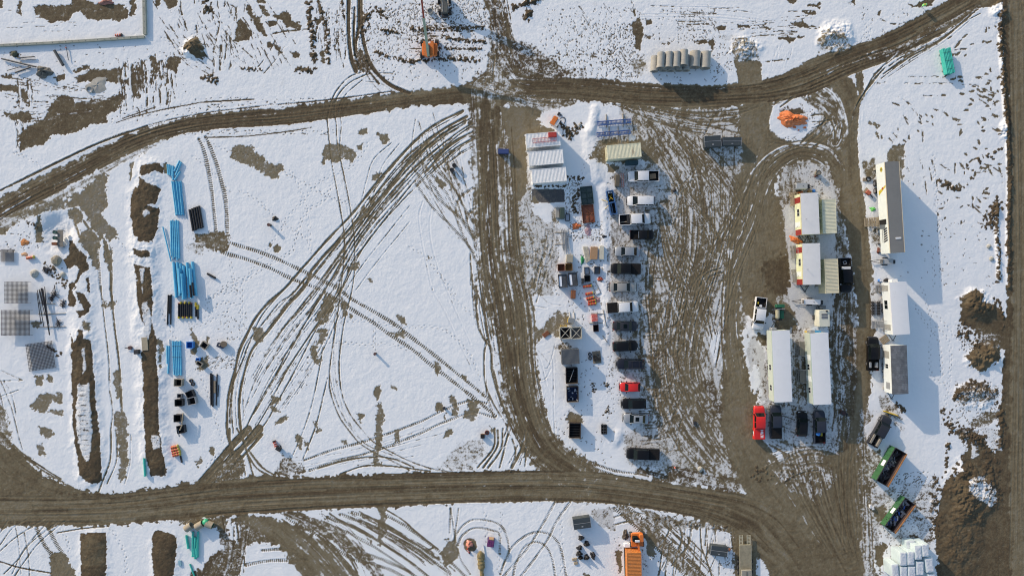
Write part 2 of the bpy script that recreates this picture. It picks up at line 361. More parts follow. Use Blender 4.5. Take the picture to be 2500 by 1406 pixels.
poly([(2110,1200),(2190,1190),(2170,1230),(2150,1290),(2140,1350),(2115,1420),(2100,1330)],0.42,0.4,0.5,8,7)
poly([(2125,1240),(2160,1230),(2165,1265),(2140,1275)],0.85,0.3,0.2,7,5)
poly([(2134,1330),(2165,1325),(2158,1350),(2150,1400),(2140,1380)],0.92,0.4,0.2,6,5)
poly([(2165,1310),(2230,1295),(2280,1300),(2270,1340),(2200,1325)],0.5,0.7,0.6,8,6)
poly([(2195,1175),(2280,1180),(2290,1230),(2260,1320),(2210,1240)],0.36,0.6,0.5,10,7)
# soil heaps of the right edge
poly([(2342,730),(2352,718),(2385,706),(2400,720),(2400,735),(2440,745),(2468,800),(2468,870),(2440,850),(2400,820),(2370,800),(2345,785)],0.97,0.72,0.2,5,6)
poly([(2360,870),(2375,850),(2420,830),(2450,845),(2445,860),(2420,900),(2400,912),(2370,895)],0.97,0.65,0.2,5,6)
poly([(2385,800),(2450,820),(2440,850),(2395,840)],0.8,0.65,0.5,7,7)
poly([(2335,950),(2360,935),(2400,935),(2440,955),(2435,970),(2390,985),(2350,985),(2330,975)],0.72,0.6,0.6,6,7)
poly([(2365,1030),(2400,1010),(2440,1000),(2440,1020),(2410,1040),(2370,1040)],0.8,0.5,0.45,6,6)
poly([(2330,1050),(2370,1045),(2400,1075),(2395,1110),(2370,1080),(2335,1065)],0.75,0.55,0.5,6,6)
poly([(2305,1175),(2325,1160),(2350,1150),(2350,1120),(2370,1050),(2400,1065),(2412,1090),(2430,1110),(2460,1100),(2470,1430),(2290,1430),(2282,1300),(2290,1230)],0.99,0.72,0.1,5,6)
poly([(2355,1165),(2400,1160),(2432,1190),(2430,1225),(2415,1233),(2380,1215),(2360,1195)],0.25,0.6,0.75,6,6)
poly([(2370,1075),(2388,1070),(2390,1110),(2372,1120)],0.1,0.4,0.3,5,4)
poly([(2395,1040),(2440,1050),(2445,1100),(2420,1090)],0.1,0.4,0.4,5,4)
poly([(2370,1155),(2370,1165)],0.2) if 0 else None
# ---- upper band
poly([(-150,-150),(352,-150),(352,90),(-150,108)],0.0,None,0.08,3,0)
for p in [[(85,18),(100,15),(175,12),(180,-30),(205,-30),(208,0),(235,8),(300,12),(312,25),(310,45),(290,55),(265,48),(235,52),(215,48),(195,28),(180,35),(165,48),(125,56),(105,45),(85,40)],
 [(320,-20),(335,-20),(330,35),(318,45)],[(45,-5),(55,5),(52,38),(44,32)],[(-10,-10),(8,0),(5,20),(-10,28)],[(395,-20),(440,-20),(432,12),(410,24),(400,10)],[(378,-20),(392,-10),(390,20),(382,10)],
 [(130,245),(160,232),(185,250),(230,245),(305,232),(290,265),(262,285),(260,300),(225,305),(180,325),(130,330),(105,355),(50,368),(45,330),(80,300),(105,290)],
 [(8,275),(70,272),(80,290),(60,300),(20,290)],[(0,208),(40,206),(70,225),(65,262),(40,225),(0,222)],[(6,186),(32,182),(36,196),(14,196)],[(180,190),(225,170),(300,168),(298,195),(285,205),(250,195),(190,200)],[(175,172),(222,160),(218,168),(185,180)],
 [(130,190),(158,178),(160,195),(140,200)],[(22,128),(38,124),(52,134),(40,141),(26,138)],
 [(447,112),(462,100),(478,88),(490,98),(500,112),(498,140),(484,145),(462,128),(450,124)],
 [(405,145),(425,135),(445,143),(430,178),(408,172)],[(362,138),(380,138),(388,170),(370,165)],
 [(570,104),(576,70),(585,36),(600,60),(617,84),(608,96),(580,106)],[(598,18),(606,12),(625,42),(640,40),(637,56),(654,90),(642,90),(616,56)],[(615,-20),(645,-20),(650,10),(630,12)],[(632,12),(645,15),(662,40),(700,28),(710,40),(712,50),(730,55),(742,65),(722,73),(700,68),(688,50),(662,42),(650,45),(640,30)],
 [(655,55),(678,52),(676,62),(660,64)],[(650,105),(662,102),(664,118),(652,116)],[(672,110),(690,130),(680,128)],[(705,125),(730,130),(735,145),(715,140)],[(750,40),(758,42),(765,62),(752,68)],[(770,50),(785,45),(775,70)],[(778,125),(795,120),(795,155),(785,160)],[(725,165),(745,165),(750,173),(730,175)],
 [(340,170),(300,165),(306,150),(318,175),(345,165),(352,150),(355,210),(330,235),(312,205),(300,200)],
 [(1540,60),(1562,35),(1568,60),(1570,90),(1562,125),(1548,122),(1552,90),(1545,80)],[(1575,50),(1592,46),(1592,58),(1580,60)],[(1575,88),(1592,86),(1590,98),(1577,96)],[(1690,100),(1728,98),(1730,106),(1695,108)],[(1728,95),(1745,98),(1742,125),(1734,122)],
 [(1612,105),(1632,103),(1632,110),(1614,110)],[(1745,72),(1752,63),(1775,66),(1768,74)],[(1800,62),(1830,61),(1833,67),(1802,68)],[(1850,62),(1872,64),(1890,72),(1870,72)],[(1925,60),(1960,50),(1970,60),(2000,68),(1960,70)],[(1960,30),(1990,27),(1992,37),(1965,37)],[(1920,-20),(1960,-10),(1935,12),(1925,8)],[(1970,12),(2000,8),(2002,22),(1985,20)],
 [(1895,92),(1965,88),(1960,94),(1940,98),(1928,107),(1915,98)],[(2072,8),(2090,-5),(2085,12),(2075,14)],[(2145,25),(2152,24),(2150,42),(2142,38)],
 [(2213,8),(2230,15),(2265,-5),(2290,-5),(2275,12),(2230,20)]]:
    poly(p,0.95,0.65,0.25,3.5,4)
poly([(1540,150),(1575,140),(1582,165),(1568,190),(1550,180)],0.6,0.3,0.5,8,7)
# old gravel patch with shadowless grey next to the upper road
poly([(105,495),(170,480),(225,450),(240,430),(262,425),(262,490),(252,520),(258,550),(278,560),(285,575),(260,572),(245,580),(228,560),(222,545),(205,520),(190,490),(170,485),(160,505),(140,515),(110,510)],0.95,0.12,0.28,4,7)
poly([(163,518),(190,512),(205,530),(190,540),(170,530)],0.9,0.12,0.25,4,5)
poly([(198,568),(220,562),(245,590),(235,615),(215,608),(195,588)],0.9,0.15,0.3,5,5)
poly([(60,525),(100,520),(150,515),(190,505),(230,500),(110,500),(60,515)],0.8,0.2,0.3,5,4)
poly([(0,555),(20,557),(12,572),(0,568)],0.9,0.12,0.2,4,4)
poly([(92,530),(98,528),(100,575),(106,592),(88,590),(85,575)],0.9,0.2,0.2,4,3)
poly([(316,398),(328,395),(324,425),(317,452)],0.85,0.15,0.2,3,2)
poly([(401,400),(408,398),(409,425),(402,422)],0.9,0.12,0.2,3,2)
# thin grey patches of the open field (thawed gravel)
G=[[(565,360),(580,352),(600,358),(618,352),(622,372),(640,380),(650,395),(668,402),(690,398),(693,415),(680,424),(682,438),(668,436),(648,428),(632,415),(600,402),(575,392),(565,385)],
 [(792,352),(820,350),(845,355),(870,372),(872,385),(855,402),(845,385),(820,398),(800,385),(788,400),(790,370)],[(872,358),(886,352),(884,368),(875,368)],[(922,330),(945,326),(952,342),(935,350)],[(880,310),(896,315),(890,332),(878,325)],
 [(878,505),(892,498),(902,525),(905,530),(885,528),(877,515)],[(898,490),(910,480),(915,495),(902,505)],[(908,430),(918,425),(930,425),(915,442),(908,440)],[(878,572),(890,580),(885,590)],[(852,645),(875,640),(868,662),(850,660)],[(898,680),(912,682),(914,694),(900,690)],
 [(618,800),(640,795),(648,812),(640,838),(625,838),(618,820)],[(795,720),(815,725),(818,750),(805,760),(802,785),(785,790),(772,780),(778,760)],[(775,800),(795,802),(800,820),(788,840),(775,835)],[(760,842),(775,840),(772,870),(785,880),(778,890),(760,880)],[(835,725),(850,740),(848,770),(838,772),(830,745)],[(852,765),(862,768),(855,778)],
 [(662,965),(685,970),(680,985),(665,985)],[(655,990),(680,995),(685,1005),(668,1008)],[(668,1030),(700,1012),(702,1022),(680,1035),(672,1036)],[(765,1030),(778,1040),(785,1052),(775,1055)],
 [(918,945),(926,940),(928,965),(920,978),(914,962)],[(952,935),(965,940),(968,950),(950,952)],[(920,990),(930,982),(940,1010),(932,1040),(930,1075),(925,1110),(935,1140),(915,1140),(908,1115),(918,1080),(915,1050),(920,1020)],[(872,1010),(888,1012),(880,1030)],[(965,765),(985,772),(992,792),(982,790)],[(945,810),(985,808),(988,825),(965,820)],
 [(600,1060),(622,1065),(615,1075)],[(722,1062),(735,1062),(742,1085),(735,1095),(722,1078)],[(740,1078),(755,1080),(752,1092),(742,1090)],[(830,1078),(848,1070),(852,1085),(838,1085)],[(963,1050),(975,1048),(975,1078),(966,1080)],
 [(1060,882),(1075,885),(1080,900),(1068,915),(1058,900)],[(1128,915),(1138,918),(1140,932),(1130,930)],[(1165,950),(1178,955),(1190,968),(1180,972)],[(1098,970),(1112,965),(1114,990),(1118,1015),(1108,1018),(1102,990)],[(1066,985),(1078,983),(1078,1000),(1064,1002)],[(1080,1010),(1090,1010),(1088,1025),(1082,1025)],[(1143,975),(1168,980),(1170,995),(1165,1020),(1150,1028),(1130,1022),(1135,1005),(1145,1000)],[(1094,1048),(1104,1052),(1098,1065),(1080,1072),(1082,1062)],[(1195,1040),(1212,1042),(1212,1056),(1200,1056)],
 [(1051,430),(1062,440),(1072,455),(1085,460),(1100,465),(1090,450),(1070,435)],[(1045,625),(1050,632),(1045,640)],[(92,965),(120,960),(153,962),(152,985),(128,978),(118,1000),(155,1000),(150,1015),(100,1005),(75,992)],[(85,922),(105,915),(105,938),(90,940)],[(118,915),(130,918),(128,932),(118,930)],[(95,1040),(105,1045),(125,1045),(132,1060),(120,1072),(100,1062)],[(85,1085),(105,1080),(110,1090),(108,1112),(92,1108)],[(250,730),(260,735),(262,750),(248,748)],[(262,742),(280,738),(282,752),(270,760)],
 [(275,910),(290,905),(298,930),(300,960),(288,975),(280,962)],[(278,1005),(300,1002),(312,1015),(315,1040),(312,1100),(314,1130),(305,1165),(295,1180),(288,1160),(292,1100),(286,1060),(275,1030)],[(206,785),(222,788),(224,805),(212,812),(203,800)],[(75,785),(98,785),(98,802),(82,802)],
 [(385,830),(395,828),(398,850),(395,895),(390,880)],[(462,795),(478,815),(485,840),(480,860),(465,870),(470,830)],[(478,880),(505,868),(512,890),(498,905),(485,900)],[(512,1090),(525,1095),(520,1110),(510,1100)],[(475,1125),(490,1115),(498,1130),(485,1140)],[(505,820),(512,825),(506,832)],
 [(925,1240),(942,1240),(940,1300),(930,1340),(920,1315),(924,1280)],[(892,1305),(910,1315),(905,1325),(895,1320)],[(1075,1350),(1092,1320),(1105,1318),(1120,1340),(1118,1360),(1090,1385),(1078,1370)],[(1600,1280),(1612,1295),(1598,1310),(1585,1300)],
 [(1405,1310),(1418,1320)]]
for p in G:
    if len(p)>2: poly(p,0.92,0.16,0.3,3,5)
poly([(1298,462),(1379,461),(1380,493),(1345,496),(1299,494)],1.0,-0.35,0.02,2,1.2)
poly([(1300,497),(1298,470),(1316,495),(1290,500)],0.9,0.2,0.2,4,3)
poly([(1345,770),(1365,758),(1385,765),(1400,790),(1385,800),(1372,830),(1350,820),(1320,825),(1300,830),(1290,800),(1320,805)],0.9,0.2,0.3,6,6)
poly([(1350,845),(1385,835),(1395,850),(1372,860),(1350,855)],0.65,0.5,0.6,6,6)
poly([(1385,1020),(1395,1005),(1415,1012),(1425,1030),(1418,1036),(1385,1035)],0.9,0.3,0.3,4,5)
poly([(1378,520),(1352,505),(1345,545),(1355,548)],0.5,0.2,0.4,5,4)
poly([(1483,402),(1497,398),(1506,412),(1500,422),(1485,420)],0.9,0.25,0.2,4,3)
# excavator pad + muddy corner left of the black pipes
poly([(470,570),(500,568),(545,565),(562,575),(560,595),(555,612),(510,612),(500,600),(478,595)],0.92,0.5,0.35,5,6)
poly([(450,600),(500,590),(495,625),(470,615)],0.45,0.4,0.5,6,6)
blob(677,607,9,10,0.95,0.3)
blob(660,598,3,6,0.85,0.3)
# bottom-left patches
poly([(130,1350),(150,1345),(165,1360),(182,1385),(185,1430),(125,1430),(122,1370)],0.95,0.25,0.2,5,6)
poly([(470,1400),(540,1360),(570,1340),(590,1290),(555,1262),(600,1262),(640,1275),(700,1320),(760,1370),(870,1430),(760,1430),(700,1370),(680,1320),(600,1330),(585,1400),(580,1430),(470,1430)],0.88,0.5,0.35,7,8)
road([(540,1262,12),(545,1300,13),(560,1340,18),(530,1400,40),(500,1500,50)],0.8,0.6,8,0.4,3,60,.2,.3,7)
road([(600,1262,10),(670,1290,25),(730,1330,40),(780,1380,55),(840,1450,60)],0.86,0.3,8,0.32,3,90,.2,.2,6)
road([(700,1250,12),(790,1290,16),(870,1340,14),(920,1400,14),(950,1450,14)],0.75,0.45,8,0.45,3,80,.2,.3,6)
poly([(440,1262),(480,1262),(560,1270),(550,1290),(440,1280)],0.85,0.35,0.3,6,5)
poly([(1445,1245),(1500,1240),(1500,1290),(1470,1290),(1450,1265)],0.4,0.45,0.5,8,7)
poly([(1500,1225),(1530,1238),(1560,1262),(1600,1290),(1650,1340),(1700,1400),(1740,1430),(1700,1430),(1640,1370),(1560,1290),(1515,1250)],0.7,0.35,0.4,6,6)
poly([(1560,1240),(1640,1262),(1740,1275),(1790,1300),(1700,1290),(1620,1290),(1580,1268)],0.72,0.45,0.35,6,6)
poly([(1790,1290),(1850,1300),(1850,1430),(1792,1430)],0.92,0.3,0.2,8,5)
poly([(1575,1300),(1585,1290),(1598,1320),(1600,1350),(1588,1365),(1578,1350)],0.92,0.15,0.1,4,4)
poly([(1503,1348),(1512,1330),(1518,1345),(1520,1380),(1515,1410),(1508,1380)],0.9,0.4,0.2,4,4)
poly([(1425,1395),(1440,1405),(1435,1430),(1420,1430)],0.9,0.4,0.2,5,4)
blob(1148,1330,17,17,0.98,0.35,nz=0.15)
blob(1600,1322,9,20,0.9,0.15,nz=0.3) if 0 else None
poly([(1600,1300),(1612,1312)],0) if 0 else None
# soil strips on the left: real ridges of spoil, snow thawed off their sunny side
poly([(20,545),(100,520),(165,495),(200,470),(240,428),(262,424),(258,470),(264,500),(250,522),(262,545),(282,556),(285,582),(268,592),(256,576),(244,584),(230,562),(220,545),(204,520),(190,503),(160,503),(135,514),(105,514),(60,530)],0.92,0.14,0.25,3,5)
for p in [[(163,512),(188,506),(206,524),(200,545),(185,548),(168,534)],[(196,566),(222,558),(246,586),(240,612),(222,622),(205,606)],[(215,612),(235,608),(242,650),(236,665),(226,640)],[(252,580),(262,590),(270,640),(266,662),(256,625)],[(268,600),(276,612),(274,640),(268,630)]]: poly(p,0.9,0.14,0.25,3,4)
strips=[[(322,500),(345,490),(372,505),(388,520),(386,560),(372,588),(345,585),(326,562),(320,530)],[(345,440),(372,450),(395,462),(380,500),(350,500),(335,470)],[(340,555),(372,560),(368,592),(340,588)],[(169,588),(179,591),(197,611),(212,626),(218,657),(200,670),(192,688),(179,708),(189,700),(179,715),(189,733),(184,749),(169,746),(164,726),(169,708),(171,693),(189,683),(195,657),(184,650),(166,655),(156,634),(169,621)],
 [(189,713),(205,715),(223,744),(220,761),(197,774),(187,759),(207,756),(195,733)],[(213,680),(218,678),(222,715),(215,712)],[(174,815),(182,830),(180,850),(176,838)],[(195,803),(208,805),(208,828),(195,832)],
 [(177,838),(196,825),(225,828),(233,930),(238,1007),(246,1058),(248,1130),(250,1170),(240,1180),(218,1178),(205,1172),(195,1150),(188,1100),(182,1058),(179,1007),(175,930)],
 [(345,405),(385,398),(400,412),(398,425),(380,418),(352,430),(342,425)],[(340,432),(355,440),(372,455),(385,460),(392,462),(385,475),(382,490),(375,500),(360,490),(348,480),(340,455)],[(330,455),(345,465),(352,490),(345,520),(340,540),(326,560),(320,530),(320,490)],[(326,560),(335,545),(365,540),(380,545),(380,575),(375,590),(350,580),(330,575)],[(368,510),(388,508),(388,535),(375,540),(372,525)],[(328,608),(350,610),(369,612),(368,628),(350,632),(330,622)],
 [(331,645),(345,648),(370,652),(373,700),(376,740),(372,775),(385,830),(384,870),(388,920),(390,990),(392,1060),(400,1110),(408,1140),(405,1160),(370,1162),(360,1120),(355,1060),(352,960),(350,900),(345,880),(348,850),(360,840),(355,800),(345,770),(338,740)],
 [(197,1303),(225,1298),(258,1300),(262,1330),(262,1380),(258,1430),(200,1430),(198,1350)],
 [(372,1310),(380,1295),(392,1293),(420,1300),(432,1310),(432,1350),(425,1400),(405,1430),(378,1430),(372,1360)]]
ridge([(185,600),(200,700),(200,800)],38,0.25,.1); ridge([(205,830),(206,900),(210,1000),(216,1100),(222,1150)],42,0.42,.06)
ridge([(362,420),(352,500),(352,600)],42,0.42,.1); ridge([(352,640),(355,740),(368,900),(372,1050),(385,1130)],42,0.4,.06)
ridge([(230,1330),(232,1500)],42,0.36,.06); ridge([(402,1330),(400,1500)],40,0.36,.06)
for p in strips: poly(p,1.0,0.85,0.2,2.5,2.5)
poly([(200,1305),(258,1305),(258,1380),(200,1380)],None,0.6,None,5,4)
for p in [[(192,938),(220,935),(224,1000),(230,1050),(226,1100),(218,1125),(205,1120),(195,1080),(188,1010)],[(203,850),(212,845),(214,900),(205,915)],[(350,740),(362,735),(368,760),(374,800),(365,830),(355,820)],[(348,515),(362,508),(370,520),(355,532)],[(372,1060),(390,1062),(392,1090),(375,1095)],[(345,655),(355,655),(352,720),(346,700)]]:
    poly(p,0.12,0.8,0.55,4,4)
for i in range(26):   # raked teeth across the strips
    y=845+i*12; dash(200+rnd.uniform(-4,4)+i*.6,y,9,1.2,2,.55,.85)
# ridges of snow
ridge([(1440,325),(1445,370),(1450,430)],24,0.26,.05)
ridge([(1474,460),(1477,600),(1478,760),(1480,830)],12,0.12,.3)
ridge([(1452,265),(1448,290),(1440,320)],13,0.2,.1)
hump(1505,1068,18,32,0.22,15,.05); hump(1195,300,0.1,0.1,0)
hump(1822,116,44,36,0.4,0,.6); hump(2040,92,48,42,0.55,0,.5)
hump(2385,745,50,36,0.9,30,.4); hump(2405,875,50,36,0.9,-20,.4); hump(2380,965,60,34,0.5,0,.4)
hump(2370,1200,80,66,0.9,60,.3); hump(2340,1320,60,110,0.4,0,.25)
hump(2440,30,26,30,0.5,0,.5); hump(2450,320,14,30,0.4,0,.6)
ridge([(2440,90),(2448,200),(2458,330),(2463,450),(2460,600),(2462,700)],7,0.18,.8)
ridge([(2433,500),(2434,600),(2438,680)],6,0.16,.8)
hump(472,118,30,28,1.0,0,.3)
# the excavated hollow around the mixing bench
hump(140,560,50,55,-0.8,0,.1)
# the heap of rough snow and the bare tongue below it
poly([(1788,100),(1800,95),(1845,97),(1852,145),(1830,150),(1792,148)],0.54,0.1,0.6,5,5)
poly([(1792,148),(1845,148),(1858,155),(1862,200),(1850,215),(1804,205),(1798,170)],0.97,0.3,0.12,4,3)
poly([(1755,98),(1762,88),(1785,82),(1800,90),(1790,98),(1770,105)],0.35,0.2,0.4,8,6)
poly([(2000,100),(2010,80),(2050,75),(2075,115),(2060,130),(2035,120),(2000,130)],0.56,0.2,0.6,6,6)
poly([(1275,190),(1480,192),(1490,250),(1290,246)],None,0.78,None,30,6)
poly([(1868,900),(1890,905),(1895,985),(1870,985)],0.3,0.5,0.5,6,5)
poly([(1850,812),(1872,815),(1872,850),(1845,830)],0.92,0.5,0.25,6,5)
poly([(1902,268),(1925,262),(1955,264),(1965,275),(1950,284),(1905,282)],.9,.75,.4,4,5)
many_=speck(1950,250,1990,290,40,(1,3),(.5,1),30,50,.6,.6,0)
# ---- tracks
t=tyre
for p in [[(1130,272),(1080,295),(1035,325),(1000,358),(933,432),(856,527),(805,580),(730,665),(697,703),(654,741),(623,779),(600,823),(584,859),(574,905),(561,951),(556,989),(556,1058),(572,1110)],
 [(1140,285),(1085,315),(1040,350),(1000,393),(935,478),(858,555),(769,650),(743,703),(705,743),(679,777),(651,813),(623,843),(607,874),(595,918),(587,956),(584,1002),(590,1058),(600,1090)]]:
    t(p,3.3,.92,.42)
for p in [[(765,650),(720,713),(684,738),(654,774),(625,810),(602,838),(590,870),(578,905),(568,950),(566,1000),(570,1058)],[(750,640),(690,710),(640,770),(612,830),(598,862)],
 [(1150,290),(1110,310),(1060,345),(1000,409),(935,486),(864,585),(794,708),(769,746),(730,813),(705,853),(674,912),(643,964),(610,1025),(595,1058),(560,1110)],
 [(1155,300),(1110,330),(1060,370),(1000,434),(899,555),(840,657),(825,708),(800,751),(756,818),(725,866),(689,925),(659,987),(615,1058),(560,1120)],
 [(1160,305),(1120,330),(1060,385),(1000,457),(894,596),(861,639),(833,708),(782,785),(720,905),(679,979),(648,1033),(600,1090)],
 [(1160,320),(1110,345),(1062,395)],[(1160,335),(1110,365),(1080,400)],
 [(790,715),(760,765),(720,835),(690,890),(655,950),(620,1010)]]:
    t(p,1.7,.74,.38)
for p in [[(1000,503),(907,619),(869,670),(850,700),(800,790)],[(1000,542),(920,640),(869,708)],[(955,350),(912,390),(895,440),(880,500),(862,545)],[(975,352),(940,395),(925,430),(905,500),(880,560)]]:
    t(p,1.3,.58,.3)
for p in [[(884,177),(853,189),(825,218),(810,246),(801,282),(799,290),(805,358),(810,399),(825,478),(840,568),(840,632),(833,700),(825,764),(815,828),(805,905),(807,956),(828,1015),(858,1058),(879,1082),(915,1105),(948,1120),(1000,1148)],
 [(890,185),(858,200),(833,223),(820,248),(817,282),(821,300),(824,358),(833,396),(851,486),(864,568),(866,632),(861,700),(840,790),(830,864),(828,905),(835,961),(856,1012),(892,1058),(910,1077),(940,1095),(1000,1125),(1060,1145),(1130,1155)]]:
    t(p,1.8,.74,.4)
for p in [[(884,197),(853,223),(835,246),(828,270),(833,300),(830,358)],[(805,905),(812,950),(836,1012),(866,1056),(900,1088),(960,1112)],[(894,179),(910,205),(935,230)],[(894,200),(930,205),(960,225)],[(885,185),(920,180),(960,180)]]:
    t(p,1.5,.62,.45)
for p,w in [([(852,-20),(851,77),(858,143),(869,175)],5),([(876,-20),(876,64),(868,115),(880,165)],4.5),([(881,-20),(884,77),(899,143),(920,179),(956,210),(1000,228)],4.5),([(866,20),(864,110),(875,150),(905,180),(925,205)],3),([(895,150),(930,190),(980,222)],2.5)]:
    t(p,w,.97,.8,depth=.06)
poly([(862,130),(885,118),(905,150),(900,175),(885,178),(865,168)],0.8,.75,.4,6,6)
for p in [[(789,848),(779,905),(761,989),(738,1058),(715,1110)],[(800,923),(776,1023),(764,1060),(740,1120)],[(1056,700),(1056,708)]]: t(p,1.8,.66,.25)
for p in [[(1033,491),(1023,529),(1031,593),(1041,644),(1056,708),(1084,756),(1115,823),(1154,905)],[(1054,508),(1049,555),(1059,620),(1084,690),(1118,770),(1150,840)]]: t(p,1.6,.42,.2)
# excavator tracks with cleats
for p in [[(486,340),(500,375),(515,452),(528,567)],[(502,335),(510,350),(533,414),(551,490),(555,567)],
 [(561,593),(643,619),(725,655),(817,700),(856,728),(910,759),(961,790),(1000,820),(1051,859),(1102,900),(1143,933),(1195,975)],
 [(541,616),(628,642),(712,680),(782,708),(856,754),(910,787),(961,823),(1000,848),(1051,889),(1102,928),(1154,969),(1210,1015)]]:
    t(p,4.6,.82,.45,1,per=5.2)
for p in [[(743,1123),(807,1100),(884,1079),(974,1049),(1035,1025),(1082,1002),(1143,979),(1190,984)],[(756,1148),(820,1125),(897,1106),(1000,1069),(1077,1033),(1133,1012),(1164,1007),(1205,1018)]]:
    t(p,3.0,.8,.3,1,per=5)
for p in [[(833,1156),(884,1138),(935,1136),(986,1141),(1050,1150)],[(776,1143),(846,1123),(910,1115),(961,1120),(1010,1140)]]: t(p,2.2,.8,.4)
for p,w in [([(633,1046),(592,1092),(551,1130),(490,1185)],9),([(607,1046),(564,1090),(495,1172)],8),([(640,1060),(610,1095),(560,1150),(520,1185)],4)]: t(p,w,.95,.45)
for p in [[(561,1046),(564,1087),(584,1161)],[(579,1046),(597,1084),(620,1165)],[(602,1105),(628,1143),(664,1164)],[(608,1100),(640,1140),(672,1160)],[(590,1120),(600,1160)]]: t(p,2.6,.85,.4)
poly([(545,1130),(590,1110),(600,1140),(585,1175),(510,1180)],.85,.45,.35,6,5)
poly([(690,1105),(720,1120),(745,1150),(700,1165),(670,1160)],.7,.6,.5,8,7)
poly([(1120,1085),(1180,1070),(1185,1110),(1150,1145),(1060,1148)],.4,.45,.4,16,9)
# fan of lanes both sides of the haul track
for p in [[(1013,445),(1054,504),(1102,552),(1138,593),(1159,619)],[(1033,401),(1084,463),(1113,514),(1143,555),(1164,596)],[(1059,409),(1108,460),(1133,504),(1156,545)],[(1038,422),(1084,493),(1123,534),(1159,586)],[(1154,460),(1123,483),(1113,516),(1128,568),(1154,619),(1177,670)],[(1000,400),(1040,450),(1075,490),(1110,520)],[(1180,500),(1145,520),(1140,545),(1158,570)],
 [(1205,463),(1230,542),(1269,606),(1315,708)],[(1280,555),(1302,588),(1315,632),(1310,675),(1289,712)],[(1351,545),(1351,593),(1335,644),(1330,678)],[(1266,585),(1282,606),(1284,657),(1277,708)],[(1330,600),(1322,640),(1295,690)],[(1340,600),(1318,650),(1305,700)]]:
    t(p,3.2,.72,.28,1,per=4)
for p in [[(1266,545),(1307,547),(1346,568)],[(1269,575),(1307,580),(1333,596)],[(1270,620),(1300,618),(1330,605)],[(1270,655),(1300,650)]]: t(p,3.5,.62,.25,1,per=4)
for p in [[(1164,726),(1164,777),(1179,823),(1202,851)],[(1189,828),(1182,866),(1184,930),(1200,976),(1223,1017)],[(1202,854),(1200,892),(1210,943),(1230,994),(1250,1030)],[(1160,700),(1180,760),(1190,820)],[(1179,705),(1190,760),(1200,830)],[(1148,620),(1152,680),(1162,720)]]: t(p,2.6,.78,.32)
for p in [[(1297,859),(1315,930),(1330,1007),(1356,1072),(1397,1105),(1448,1130),(1500,1148),(1570,1158)],[(1290,860),(1306,930),(1320,1000),(1345,1065),(1385,1105),(1440,1138),(1495,1158)]]: t(p,3.0,.85,.4,1,per=4.2)
for p in [[(1207,1046),(1205,1092),(1166,1141)],[(1228,1046),(1223,1097),(1192,1141)],[(1240,1060),(1228,1110),(1220,1141)],[(1251,1072),(1259,1105),(1248,1141)],[(1285,1092),(1282,1138)],[(1215,1050),(1214,1090),(1180,1141)]]: t(p,2.6,.8,.4)
for p in [[(1300,860),(1330,900),(1345,880),(1355,840)],[(1305,930),(1330,925),(1345,900)],[(1300,840),(1320,880),(1335,940)],[(1310,850),(1345,890)],[(1340,860),(1350,880),(1352,1000),(1356,1070)],[(1300,700),(1340,740),(1370,745)],[(1290,745),(1335,752)]]: t(p,1.6,.5,.25)
# corridor tracks left
t([(246,700),(256,790),(266,879),(269,956),(276,1007),(271,1046),(269,1123),(241,1200)],2.2,.7,.3); t([(271,700),(279,790),(289,866),(294,930),(297,1002)],3,.85,.3)
t([(238,606),(246,708)],4,.8,.25,1,per=4); t([(259,593),(271,657),(271,708)],4,.9,.25); t([(284,1046),(285,1120),(262,1180)],2,.7,.3); t([(320,1060),(318,1130),(305,1180)],1.6,.55,.3)
t([(205,540),(225,570),(245,600)],3,.7,.2); t([(180,540),(195,575),(210,590)],3,.7,.2); t([(172,530),(185,560)],1.5,.6,.2)
for p in [[(0,925),(15,960),(30,1000),(45,1060),(60,1105),(82,1120)],[(10,930),(28,960),(40,1010)],[(0,930),(50,928)],[(5,905),(55,928)],[(0,968),(45,952)],[(0,960),(10,1000)]]: t(p,1.8,.6,.25)
# upper-left dark stripes left by a blade
for x,y0,y1,w in [(303,150,215,2.5),(311,145,170,2),(322,160,225,3),(335,160,235,6),(345,150,210,3),(356,170,275,3),(362,235,250,2),(370,140,212,3),(397,150,190,3),(378,140,195,3),(326,200,235,5),(335,265,280,3),(318,232,240,2),(45,195,260,3.5),(68,200,258,3.5),(75,195,255,2),(40,290,360,2.5),(52,290,345,3),(66,290,350,3)]:
    t([(x+rnd.uniform(-2,2),y0),(x+4,(y0+y1)/2),(x+rnd.uniform(0,5),y1)],w*1.2,.98,.72,depth=.01,rag=.9)
for x,y0,y1 in [(47,190,265),(72,200,260),(316,145,260),(351,160,270),(361,150,270)]:
    f=field([(x,y0),(x+4,y1)],6)
    if f: sl,D,*_=f; a=sm((2.3-D)/1.5+.5); put(sl,a,0.05)
for p,w in [([(397,72),(420,105),(445,140),(460,150)],2.6),([(405,90),(425,108)],2),([(660,86),(690,78),(755,73)],2.4),([(530,5),(535,60),(525,110),(521,190)],2.4),([(548,10),(575,20),(572,50)],1.6),([(556,60),(552,120),(548,165)],2),([(540,110),(538,170)],4),([(562,80),(565,150),(560,170)],3),([(672,100),(650,140),(620,175)],1.6),([(695,115),(670,150),(640,185)],1.4),([(500,75),(520,110),(520,150)],2.2),([(885,28),(905,70),(900,100)],2),([(1540,-20),(1550,40)],3),([(822,90),(835,150),(840,165)],1.6)]: t(p,w,.9,.72,depth=.0,rag=.8)
for p in [[(285,300),(330,285),(390,270),(470,255),(500,250),(620,243)],[(500,336),(600,333),(700,322),(760,312)],[(300,290),(340,276),(380,262)]]: t(p,1.8,.85,.8,depth=-.02)
t([(500,250),(560,247),(620,243)],1.6,.8,.8)
